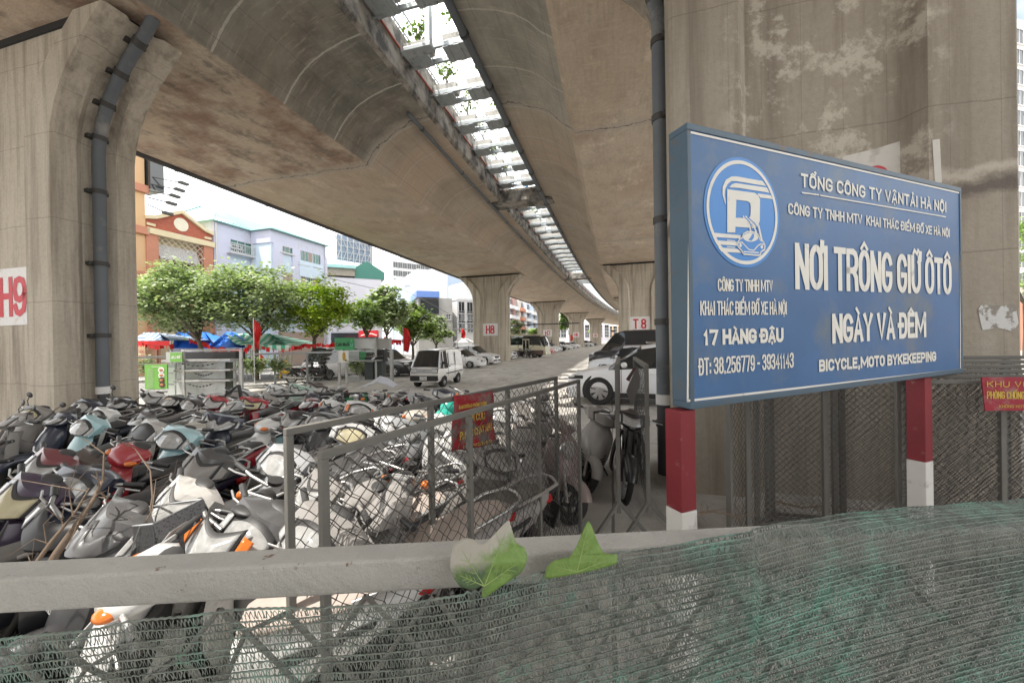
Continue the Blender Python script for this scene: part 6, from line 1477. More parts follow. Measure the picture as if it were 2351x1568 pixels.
# shop interiors below the tents
t = ysign('stall_counter', 'dark blue shop counter with white VIP lettering under the tents', 'stall', zs, 25, 690, 520, 1000, 900, mat('navy_panel', (.015, .02, .07), .5), .2)
mb = MB(); a, b = onY(*zs(830, 572), 24.85), onY(*zs(985, 572), 24.85); gothic(mb, 'VIP', a - t.location, V(1, 0, 0), V(0, 0, 1), (b.x - a.x) * .45, .27, n=V(0, -1, 0), weight=.2); mb.build('lettering', m_white, t, fix=False)
t = ysign('shop_board', 'tan standing board with brown lettering beside the tall pier', 'sign', zm, 24, 120, 440, 272, 820, mat('tan_board', (.42, .28, .17), .7), .1)
for txt, y, x0, x1 in (('BÁN', 608, 148, 232), ('XE ĐẠP', 700, 128, 262), ('ĐIỆN', 780, 142, 236)):
    mb = MB(); a, b = onY(*zm(x0, y), 23.9), onY(*zm(x1, y), 23.9); gothic(mb, txt, a - t.location, V(1, 0, 0), V(0, 0, 1), b.x - a.x, (onY(*zm(x0, y - 55), 23.9) - a).z, n=V(0, -1, 0), weight=.17, lift=.03); mb.build('lettering', mat('brown_lettering', (.25, .07, .04), .6), t, fix=False)
t = ysign('shop_board', 'brown arched panel under the blue striped canopy', 'sign', zm, 24.4, 275, 540, 520, 825, mat('brown_panel', (.22, .12, .07), .7), .1)
t = ysign('shop_sign', 'red shop sign with a white swoosh behind the cafe stand', 'sign', zc, 38, 778, 48, 1205, 200, mat('shop_red', (.62, .02, .03), .5), .2)
mb = MB(); mb.tube([onY(*zc(*p), 37.8) - t.location for p in ((820, 165), (900, 145), (980, 120), (1060, 125), (1170, 160))], .05, 5); mb.build('swoosh', m_white, t)
# shrub and yellow things by the fence
for i, (x, y, w, h, n, lb) in enumerate(((585, 848, 30, 34, 700, 'loose shrub behind the street fence with the red flag'), (555, 840, 18, 30, 350, 'thin shrub between the food stall and the fence post'), (640, 845, 26, 30, 500, 'shrub mixed with yellow things behind the street fence'), (820, 850, 20, 34, 420, 'shrub behind the poles of the cafe stand'), (335, 850, 14, 40, 300, 'straggly plant between the menu board and the tall pier'))):
    Y = 18.6; c = onY(x, y, Y); t = thing('shrub', lb, 'shrub', V(c.x, c.y, 0), 0, 'shrubs along the street fence'); lf, tw = MB(), MB(); rg = random.Random(50 + i)
    bush(lf, tw, V(0, 0, c.z), V(w * Y / FPX, .4, h * Y / FPX * .7), n, rg, .16); lf.build('foliage', lm_pale, t, fix=False); tw.build('stem', m_twig, t)
m_yobj = mat('yellow_plastic', (.62, .38, .02), .5)
t = thing('yellow_ride', 'yellow frame of a child ride behind the street fence', 'toy', onZ(655, 872)); rr_ = MB(); rr_.tube([(-.3, 0, .1), (-.25, 0, .8), (.1, 0, 1.1), (.4, 0, .7), (.45, 0, .1)], .07, 8); rr_.ball((.05, 0, .55), (.35, .2, .22)); rr_.build('body', m_yobj, t, smooth=60); MB().tube([(-.4, 0, .15), (.55, 0, .15)], .06, 6).build('base_bar', m_strap, t)
# white pick-up truck in the sunlit street
tk_prof = [(-2.4, .80, .84, .94), (-2.38, 1.0, 1.03, .98), (.1, 1.0, 1.03, .98), (.15, 1.02, 1.85, .98), (.3, 1.02, 1.92, 1, 's'), (1.2, 1.0, 1.86, 1, 'sw'), (1.75, .98, 1.05, .98), (1.9, .7, .74, .95), (1.92, .5, .54, .9)]
rz = face(-.25, -1); o = at_wheel(752, 872, rz, 1.2, .7)
car('white pick up truck in the sunlit street seen through the fence', 'parked_truck', 'truck', o, rz, tk_prof, 1.7, ((1.2, 0), (-1.4, 0)), .33, PW, details=[D_lamp(1.85, .6, .8, .08, .16, .10, .2), D_mirror(1.3, .86, 1.25, m_black), D_plate(1.95, .5, ('29C', '620.18')), D_box('load', m_frost, (-1.2, 0, 1.35), (2.2, 1.5, .6), bev=.05)], steel=True)
# poles and cables in the street
t = thing('street_light', 'slim curved street light arm above the trees before the white tower', 'street light', onZ(905, 812)); b0 = t.location.copy(); p1 = onY(880, 700, b0.y) - b0; MB().tube([(0, 0, 0), (0, 0, p1.z * .9), (.3, 0, p1.z * 1.15), (1.2, 0, p1.z * 1.3), (2.4, 0, p1.z * 1.36)], [.09, .08, .07, .05, .04], 8).build('pole', m_pp, t, smooth=60); MB().box((2.7, 0, p1.z * 1.37), (.9, .25, .12)).build('lamp_head', m_strap, t)
for i, (pts, Y, lb) in enumerate((([(640, 545), (735, 612), (760, 640), (900, 672)], 40, 'thin cable sagging from the lilac house towards the trees'), ([(905, 655), (975, 690), (1040, 725), (1092, 752)], 52, 'cable falling from the old concrete house'), ([(990, 755), (1090, 756), (1225, 745), (1330, 742)], 58, 'bundle of cables passing behind the H8 pier'))):
    cb = MB(); cb.tube([onY(x, y, Y) for x, y in pts], .03 if i < 2 else .09, 5); tag(cb.build('overhead_cable', m_strap), lb, 'cable', 'overhead cables')
t = thing('utility_pole', 'slim utility pole beside the pier and the white town house', 'pole', onZ(1091, 812)); zt = onY(1091, 650, t.location.y).z; MB().tube([(0, 0, 0), (0, 0, zt)], .11, 8).build('shaft', m_oldc, t); MB().box((0, -.2, zt * .55), (.5, .3, .8)).build('meter_box', m_strap, t)
# ------------------------------------------------------------------ scooters and motorbikes packed in rows
m_seat = mat('worn_black_seat', (.02, .02, .022), .42, var=.3, scale=6, dust=.22)
m_seatd = mat('dusty_seat', (.07, .066, .06), .75, var=.25, scale=6, dust=.6)
m_engine = mat('grimy_engine', (.035, .033, .03), .6, metal=.4, var=.35, scale=14, dust=.25)
m_plast = mat('inner_plastic', (.02, .02, .021), .45, var=.25, dust=.15)
m_headlens = mat('head_lens', (.36, .36, .35), .08, var=.5, scale=16, spec=.9, dust=.1)
m_lensy = mat('yellowed_lens', (.48, .43, .28), .2, var=.3, scale=14, dust=.12)
m_btyre = mat('bike_tyre', (.022, .021, .02), .9, var=.3, scale=10, dust=.25)
m_chr = mat('dull_chrome', (.50, .50, .49), .28, metal=.85, var=.2, dust=.3)
def bpaint(name, col, dust=.4, rough=.32): return mat('bike_' + name, col, rough, var=.08, scale=3, coat=.35 if dust < .7 else 0, dust=dust, dirt=(.20, .19, .17) if dust > .5 else None, dirt_t=(.58, .72), dscale=5)
BC = {'white': bpaint('white', (.60, .60, .585), .35), 'dwhite': bpaint('dusty_white', (.42, .41, .385), .6), 'cream': bpaint('cream', (.44, .41, .35), .6), 'teal': bpaint('pale_blue', (.33, .52, .55), .3), 'black': bpaint('black', (.012, .013, .016), .1), 'navy': bpaint('navy', (.018, .024, .045), .12),
      'red': bpaint('red', (.34, .02, .03), .25), 'maroon': bpaint('maroon', (.15, .025, .035), .25), 'silver': bpaint('silver', (.36, .37, .38), .35), 'grey': bpaint('grey', (.06, .06, .062), .25), 'dust': bpaint('dust', (.27, .255, .24), .5, .85), 'green': bpaint('pale_green', (.28, .42, .34), .35), 'brown': bpaint('brown', (.06, .045, .04), .25), 'purple': bpaint('purple', (.04, .025, .055), .2), 'dpink': bpaint('dusty_pink', (.25, .19, .175), .6, .85)}
def superc(x, w, z0, z1, n=12, e=2.6, y0=0.):
    cz, h = (z0 + z1) / 2, (z1 - z0) / 2; q = []
    for k in range(n):
        a = 2 * PI * k / n; c, s = math.cos(a), math.sin(a); q.append(V(x, y0 + w * abs(c) ** (2 / e) * (1 if c > 0 else -1), cz + h * abs(s) ** (2 / e) * (1 if s > 0 else -1)))
    return q
def bwheel(t, x, r, w, spoked):
    tw = MB(); secs = []; n, m_ = 26, 8
    for i in range(n + 1):
        a = 2 * PI * i / n; secs.append([V(math.cos(a) * (r - w / 2 + math.cos(b) * w / 2), math.sin(b) * w / 2, math.sin(a) * (r - w / 2 + math.cos(b) * w / 2)) for b in [2 * PI * k / m_ for k in range(m_)]])
    tw.loft(secs, True, False); wl = tw.build('wheel', m_btyre, t, smooth=60, fix=False); wl.location = (x, 0, r)
    rm = MB(); ri = r - w
    rm.lathe([(ri, -w * .35), (ri, w * .35), (ri - .025, w * .3), (ri - .025, -w * .3), (ri, -w * .35)], 24, (0, 0, 0), 'y', cap=False)
    if spoked:
        for k in range(18): a = 2 * PI * k / 18; b = a + (.5 if k % 2 else -.5); rm.beam((math.cos(b) * .04, .03 * (-1) ** (k // 2), math.sin(b) * .04), (math.cos(a) * ri, 0, math.sin(a) * ri), .004)
    else:
        for k in range(5): a = 2 * PI * k / 5; rm.beam((math.cos(a) * .03, 0, math.sin(a) * .03), (math.cos(a) * ri, 0, math.sin(a) * ri), .035, .03, up=V(0, 1, 0))
    rm.lathe([(.055, -.045), (.055, .045)], 14, (0, 0, 0), 'y'); rm.build('rim', m_chr if spoked else m_engine, wl, smooth=40, fix=False); return wl
def fender(x, z, r, w, a0, a1, m, t, name='front_fender', flare=1.):
    secs = []; n = 10
    for i in range(n + 1):
        q = i / n; a = R(a0 + (a1 - a0) * q); ww = w * (.55 + .45 * math.sin(PI * (.15 + .7 * q))) * flare
        secs.append([V(x + math.cos(a) * (r + hh), y, z + math.sin(a) * (r + hh)) for y, hh in ((-ww, -.05), (-ww * .9, .005), (-ww * .45, .03), (0, .036), (ww * .45, .03), (ww * .9, .005), (ww, -.05), (ww * .8, -.045), (0, .012), (-ww * .8, -.045))])
    return MB().loft(secs).build(name, m, t, smooth=50)
def proto(kind):
    under = kind in ('under', 'old'); r = .285 if under else .235
    t = thing('motorbike' if under else 'scooter', 'proto', 'motorbike' if under else 'scooter'); P = BC['white']
    xf, xr = .63, -.60
    fw = bwheel(t, xf, r, .075 if under else .095, under); bwheel(t, xr, r, .085 if under else .10, under)
    fk = MB()
    for s in (1, -1): fk.tube([(xf + .02, .075 * s, r), (.47, .075 * s, .62)], .022 if not under else .026, 8)
    fk.tube([(.48, 0, .58), (.33, 0, .95)], .035, 8); fk.build('fork', m_engine, t, smooth=50)
    fender(xf, r, r + .015, .085, 20, 165, P, t)
    # apron / leg shield
    if not under:
        big = 1.12 if kind in ('rect', 'round') else 1.0
        A = [(.30, .50, .12, .06), (.38, .52, .17, .10), (.50, .50, .205, .14), (.62, .46, .22, .15), (.74, .42, .215, .13), (.84, .385, .17, .10), (.92, .35, .10, .07)]; secs = []
        for z, x, w, b in A:
            w *= big; q = []
            for k in range(11): a = -1 + 2 * k / 10; q.append(V(x + b * (1 - abs(a) ** 2.2) - b * .45, w * a, z + .02 * (1 - a * a)))
            for k in range(5): a = 1 - 2 * k / 4; q.append(V(x - b * .45 - .05 - .02 * (1 - a * a), w * a * .93, z))
            secs.append(q)
        MB().loft(secs).build('apron', P, t, smooth=55)
        bk = [[V(x - b * .45 - .055 - .03 * (1 - a * a), w * big * a * .90, z) for a in (-1, -.5, 0, .5, 1)] + [V(x - b * .45 - .10 - .03 * (1 - a * a), w * big * a * .75, z) for a in (1, 0, -1)] for z, x, w, b in A[:-1]]
        MB().loft(bk).build('inner_shield', m_plast, t, smooth=50)
        gr = MB()
        for s in (1, -1):
            for k in range(4): gr.beam((.565 - .012 * k, .10 * s * big, .40 + .035 * k), (.52 - .012 * k, .17 * s * big, .43 + .035 * k), .012)
        gr.build('vent', m_black, t)
        MB().loft([superc(.46, .14, .26, .33), superc(.2, .17, .25, .32), superc(-.1, .17, .26, .36)]).build('footboard', m_plast, t, smooth=45)
        bd = [(-.06, .10, .30, .62), (-.18, .145, .32, .70), (-.38, .175, .36, .745), (-.60, .17, .46, .775), (-.80, .135, .58, .80), (-.96, .075, .68, .82), (-1.0, .03, .72, .80)]
        MB().loft([superc(x, w, a, b, 14, 2.8) for x, w, a, b in bd]).build('rear_body', P, t, smooth=55)
        sd = MB()
        for s in (1, -1): sd.prism([V(-.30, .176 * s, .62), V(-.74, .150 * s, .70), V(-.72, .152 * s, .66), V(-.30, .178 * s, .55)], V(0, .008 * s, 0))
        sd.build('side_stripe', m_plast, t)
        st_ = [(-.10, .09, .68, .73), (-.2, .135, .69, .775), (-.38, .155, .72, .80), (-.52, .15, .735, .80), (-.66, .14, .755, .845), (-.84, .10, .785, .855), (-.92, .06, .80, .84)]
        zc = 1.0
    else:
        # spine, leg shields, narrow tail
        MB().loft([superc(.40, .05, .74, .92), superc(.28, .065, .52, .72), superc(.10, .075, .40, .58), superc(-.10, .085, .42, .66)]).build('spine', P, t, smooth=55)
        for s in (1, -1):
            v = []; 
            for z, x, y in ((.86, .40, .10), (.70, .46, .17), (.52, .47, .20), (.36, .40, .215), (.27, .30, .20)):
                v.append([V(x, y * s, z), V(x - .10, (y + .03) * s, z - .01), V(x - .13, (y + .01) * s, z - .01), V(x - .04, (y - .025) * s, z)])
            MB().loft(v).build('leg_shield', P if kind == 'under' else BC['cream'], t, smooth=55)
        bd = [(-.04, .085, .52, .70), (-.25, .11, .50, .73), (-.50, .115, .56, .755), (-.75, .10, .65, .785), (-.95, .055, .72, .81), (-1.02, .02, .75, .79)]
        MB().loft([superc(x, w, a, b, 14, 2.8) for x, w, a, b in bd]).build('rear_body', P, t, smooth=55)
        fender(xr, r, r + .03, .10, 15, 100, m_plast, t, 'rear_fender')
        st_ = [(.06, .07, .64, .70), (-.06, .115, .69, .775), (-.25, .13, .715, .79), (-.48, .13, .735, .80), (-.66, .125, .75, .835), (-.86, .10, .78, .84), (-.95, .05, .79, .83)]
        MB().tube([(.20, -.15, .30), (-.1, -.17, .24), (-.45, -.18, .27), (-1.0, -.19, .36)], [.025, .03, .045, .05], 10).build('exhaust', m_chr, t, smooth=60)
        zc = 1.0
    MB().loft([superc(x, w, a, b, 14, 2.4) for x, w, a, b in st_]).build('seat', m_seat, t, smooth=60)
    MB().tube([(-.62, .13, .80), (-.85, .14, .86), (-1.02, .10, .88), (-1.05, 0, .885), (-1.02, -.10, .88), (-.85, -.14, .86), (-.62, -.13, .80)], .014, 8).build('grab_rail', m_chr, t, smooth=60)
    tl = MB().loft([superc(-.93, .085, .70, .775), superc(-1.0, .075, .69, .765), superc(-1.045, .03, .70, .74)]).build('tail_light', m_redlens, t, smooth=55)
    pl = MB(); pl.box((-1.07, 0, .56), (.012, .15, .20), Matrix.Rotation(R(-18), 3, 'Y')); pl.beam((-.95, 0, .62), (-1.06, 0, .55), .08, .02); pl.build('number_plate', m_plast, t)
    en = MB(); en.box((-.22 if not under else .05, 0, .30), (.34, .22, .20)); en.ball((-.30 if not under else -.12, -.08, .29), (.18, .09, .12)); en.ball((-.30 if not under else -.12, .08, .29), (.18, .09, .12)); en.tube([(-.3, .10, .26), (xr, .11, r)], .06, 8); en.tube([(xr, -.10, r), (-.55, -.12, .62)], .03, 8); en.tube([(xr, .10, r), (-.55, .12, .62)], .03, 8)
    en.build('engine', m_engine, t, smooth=50)
    if not under: MB().tube([(-.15, -.17, .24), (-.4, -.19, .28), (-.85, -.20, .36)], [.03, .055, .06], 12).build('exhaust', m_plast, t, smooth=60)
    sb = MB(); sb.tube([(-.05, .14, .24), (-.15, .30, .02)], .012, 6); sb.build('side_stand', m_engine, t)
    # bars
    br = MB()
    for s in (1, -1): br.tube([(.29, .05 * s, zc - .01), (.27, .20 * s, zc + .01), (.17, .36 * s, zc)], .013, 8)
    br.build('handlebar', m_chr, t, smooth=60)
    for s in (1, -1):
        g = MB().tube([(.225, .27 * s, zc + .005), (.165, .39 * s, zc)], .02, 10).build('grip', m_plast, t, smooth=60); l = MB().tube([(.27, .24 * s, zc), (.26, .32 * s, zc - .005), (.215, .41 * s, zc - .02)], .007, 6).build('lever', m_chr, t)
        mi = MB().tube([(.25, .22 * s, zc + .03), (.25, .27 * s, zc + .12), (.21, .31 * s, zc + .18)], .006, 6).build('mirror', m_plast, t); MB().ball((.20, .325 * s, zc + .205), (.014, .065, .045), 12, 8, rot=Matrix.Rotation(R(12 * s), 3, 'X')).build('mirror_glass', m_plast, mi, smooth=60)
    def cowl(secs, nm='handle_cowl', m=P): return MB().loft(secs).build(nm, m, t, smooth=60)
    if kind in ('scoot', 'angular', 'under'):
        W_ = {'scoot': .235, 'angular': .25, 'under': .225}[kind]; swept = {'scoot': .055, 'angular': .115, 'under': .085}[kind]
        def prof(y, g=0.):
            a = abs(y) / W_; k = 1 - a ** 2.2; b = swept * a ** 1.5
            if kind == 'angular': top, lip, chin = (.33 - b, 1.055 + .028 * k + .012 * a), (.475 - b * 1.5, .925 + .04 * a), (.42 - b, .865 + .09 * a)
            elif kind == 'scoot': top, lip, chin = (.325 - b, 1.062 + .026 * k), (.47 - b * 1.3, .925 + .02 * a), (.435 - b, .86 + .07 * a)
            else: top, lip, chin = (.33 - b, 1.05 + .02 * k + .02 * a), (.465 - b * 1.4, .93 + .035 * a), (.425 - b, .865 + .09 * a)
            return [(.15 + .03 * a, 1.0 + .055 * k), (.22, 1.045 + .045 * k), top, lip, ((lip[0] + chin[0]) / 2 + .012, (lip[1] + chin[1]) / 2), chin, (.30 - b * .6, .90 + .05 * a), (.18 + .03 * a, .96 + .02 * a)]
        ys = [W_ * math.sin(PI / 2 * v / 10) for v in range(-10, 11)]
        MB().loft([[V(x, y, z) for x, z in prof(y)] for y in ys]).build('handle_cowl', P, t, smooth=33)
        MB().ball((.20, 0, 1.078), (.05, .085, .018)).build('dashboard', m_plast, t, smooth=60)
        def face(y, f, off):   # point on the nose: f 0 at the top crease, 1 at the chin
            p = prof(y); A, Bm, Cm, D = p[2], p[3], p[4], p[5]; seq = [A, Bm, Cm, D]; q = f * 3; i_ = min(2, int(q)); u = q - i_
            x = seq[i_][0] + (seq[i_ + 1][0] - seq[i_][0]) * u; z = seq[i_][1] + (seq[i_ + 1][1] - seq[i_][1]) * u; return V(x + off, y, z + off * .5)
        def lens(y0, y1, ft, fb, off, nm, m, par, n=8, dome=0.):
            rows = []
            for i_ in range(n + 1):
                q = i_ / n; y = y0 + (y1 - y0) * q; a, b = ft(q), fb(q); rows.append([face(y, a + (b - a) * k / 5, off + dome * math.sin(PI * k / 5) * math.sin(PI * min(.97, max(.03, q)))) for k in range(6)])
            mb = MB(); mb.loft(rows, closed=False, cap=False); o = mb.build(nm, m, par, smooth=35, fix=False); sd = o.modifiers.new('t', 'SOLIDIFY'); sd.thickness = .006; sd.offset = -1; return o
        if kind == 'scoot': T_, B_, w = (lambda q: .07 + .10 * (2 * q - 1) ** 2), (lambda q: .60 - .22 * (2 * q - 1) ** 4), .150
        elif kind == 'angular': T_, B_, w = (lambda q: .09 + .13 * abs(math.sin(2.5 * PI * q)) * (1 - .4 * abs(2 * q - 1))), (lambda q: .66 - .44 * abs(2 * q - 1) ** 1.3), .185
        else: T_, B_, w = (lambda q: .08 + .05 * (1 - (2 * q - 1) ** 2) ), (lambda q: .58 - .18 * abs(2 * q - 1) ** 3), .130
        lens(-w - .016, w + .016, lambda q: max(.02, T_(q) - .05), lambda q: min(1, B_(q) + .05), .004, 'lamp_bezel', m_plast, t, 12)
        h = lens(-w, w, T_, B_, .009, 'headlight', m_headlens, t, 16 if kind == 'angular' else 10, .012)
        b = MB().ball(tuple(face(0, .30, -.012)), (.02, .055 if kind != 'scoot' else .07, .045), 14, 8, rot=Matrix.Rotation(R(-20), 3, 'Y')).build('reflector', m_chr, h, smooth=60)
        for s in (1, -1):
            y0, y1 = (w + .022) * s, (W_ * .93) * s; lens(y0, y1, lambda q: .10 + .08 * q, lambda q: .50 - .15 * q, .006, 'turn_signal', m_headlens, t, 4)
    elif kind in ('rect', 'round'):
        cowl([superc(x, w, a, b, 16, 2.3) for x, w, a, b in ((.14, .06, 1.0, 1.04), (.18, .17, .965, 1.07), (.26, .20, .94, 1.085), (.34, .17, .93, 1.06), (.40, .09, .94, 1.02))])
        MB().ball((.18, 0, 1.07), (.06, .10, .02)).build('dashboard', m_plast, t, smooth=60)
        tilt = Matrix.Rotation(R(-16), 3, 'Y')
        if kind == 'rect':
            f = MB().box((.485, 0, .76), (.06, .20, .125), tilt).build('headlight', m_headlens, t, bevel=.02); MB().box((.478, 0, .76), (.05, .225, .15), tilt).build('headlight_rim', m_plast, f, bevel=.02)
        else:
            f = MB().ball((.49, 0, .77), (.04, .085, .10), 18, 10, rot=tilt).build('headlight', m_headlens, t, smooth=60); MB().lathe([(.10, -.02), (.105, .01), (.088, .03)], 22, (.46, 0, .77), 'x', cap=False).build('headlight_rim', m_chr, f, smooth=60)
        for s in (1, -1): MB().ball((.34, .15 * s, 1.0), (.05, .04, .025), rot=Matrix.Rotation(R(-35 * s), 3, 'Z')).build('turn_signal', m_amber, t, smooth=60)
    else:   # old: bare bars and a separate lamp
        MB().lathe([(.02, -.10), (.07, -.08), (.088, -.02), (.09, .02)], 18, (.44, 0, .95), 'x').build('lamp_shell', m_plast, t, smooth=60)
        h = MB().box((.47, 0, .95), (.04, .17, .13)).build('headlight', m_headlens, t, bevel=.018); MB().box((.462, 0, .95), (.03, .19, .15)).build('headlight_rim', m_chr, h, bevel=.015)
        for s in (1, -1): MB().ball((.40, .16 * s, .94), (.04, .035, .035)).build('turn_signal', m_amber, t, smooth=60)
        MB().lathe([(.05, 0), (.055, .03)], 14, (.30, 0, 1.03), 'z').build('dashboard', m_plast, t, smooth=60)
        cb = MB()
        for s in (1, -1): cb.tube([(.27, .2 * s, 1.0), (.40, .14 * s, .98), (.42, .05 * s, .85), (.30, 0, .7)], .006, 5)
        cb.build('cables', m_plast, t, smooth=60)
    return t
PROTO = {}
_used = set()
PAINTED = ('apron', 'rear_body', 'handle_cowl', 'front_fender', 'spine', 'leg_shield')
STEER = ('handle_cowl', 'headlight', 'lamp_bezel', 'turn_signal', 'dashboard', 'handlebar', 'grip', 'lever', 'mirror', 'wheel', 'front_fender', 'fork', 'lamp_shell', 'cables')
def setmat(o, m):
    sl = o.material_slots[0]; sl.link = 'OBJECT'; sl.material = m
BIKE_GROUP = 'scooters and motorbikes packed under the viaduct'
NB = 0
def bike(kind, px, py, deg, col, label, z=1.07, lean=-9., seat=None, dusty=False, drop=(), lens=None, fwd=.38, at=None, cowl=None, scale=1.05):
    """headlight / bar cowl appears at picture point (px, py); deg: heading of the nose"""
    global NB
    if kind not in PROTO: PROTO[kind] = proto(kind)
    t = copy_tree(PROTO[kind])
    NB += 1
    rot = Matrix.Rotation(R(deg), 3, 'Z') @ Matrix.Rotation(R(lean), 3, 'X')
    tgt = onZ(px, py, z) if at is None else at
    off = rot @ V(fwd, 0, 1.0) * scale; o = tgt - off; o.z = 0 if at is None else at.z
    if at is not None: o.x, o.y = at.x, at.y
    t.location = o; t.rotation_euler = (R(lean), 0, R(deg)); t.scale = (scale,) * 3
    kd = 'motorbike' if 'motorbike' in label or (kind in ('under', 'old') and 'scooter' not in label) else 'scooter'; t.name = kd; tag(t, label, kd, BIKE_GROUP)
    st = rnd.choice((-1, 1, 1)) * rnd.uniform(4, 30); axs = V(-.40, 0, .92).normalized(); SM = Matrix.Translation((.42, 0, .70)) @ Matrix.Rotation(R(st), 4, axs) @ Matrix.Translation((-.42, 0, -.70))
    for c in list(t.children):
        nm = c.name.split('.')[0]
        if nm in drop: 
            for g in list(c.children): bpy.data.objects.remove(g)
            bpy.data.objects.remove(c); continue
        if nm in STEER and not (nm == 'wheel' and c.location.x < 0) and not (kind in ('rect', 'round') and nm == 'headlight'): c.matrix_basis = SM @ c.matrix_basis
        if nm in PAINTED: setmat(c, BC[cowl] if (cowl and nm == 'handle_cowl') else BC[col])
        elif nm == 'seat' and (seat or dusty): setmat(c, seat or m_seatd)
        elif nm == 'headlight' and lens: setmat(c, lens)
        elif nm == 'turn_signal' and 'orange' in label: setmat(c, m_amber)
        elif dusty and nm in ('headlight', 'turn_signal', 'grab_rail', 'handlebar', 'exhaust', 'inner_shield', 'footboard', 'fork'): setmat(c, BC['dust'])
    return t
NM = ('mirror',)
m_tanseat = mat('pale_tan_seat', (.46, .38, .33), .7, var=.12, scale=5, dust=.5)
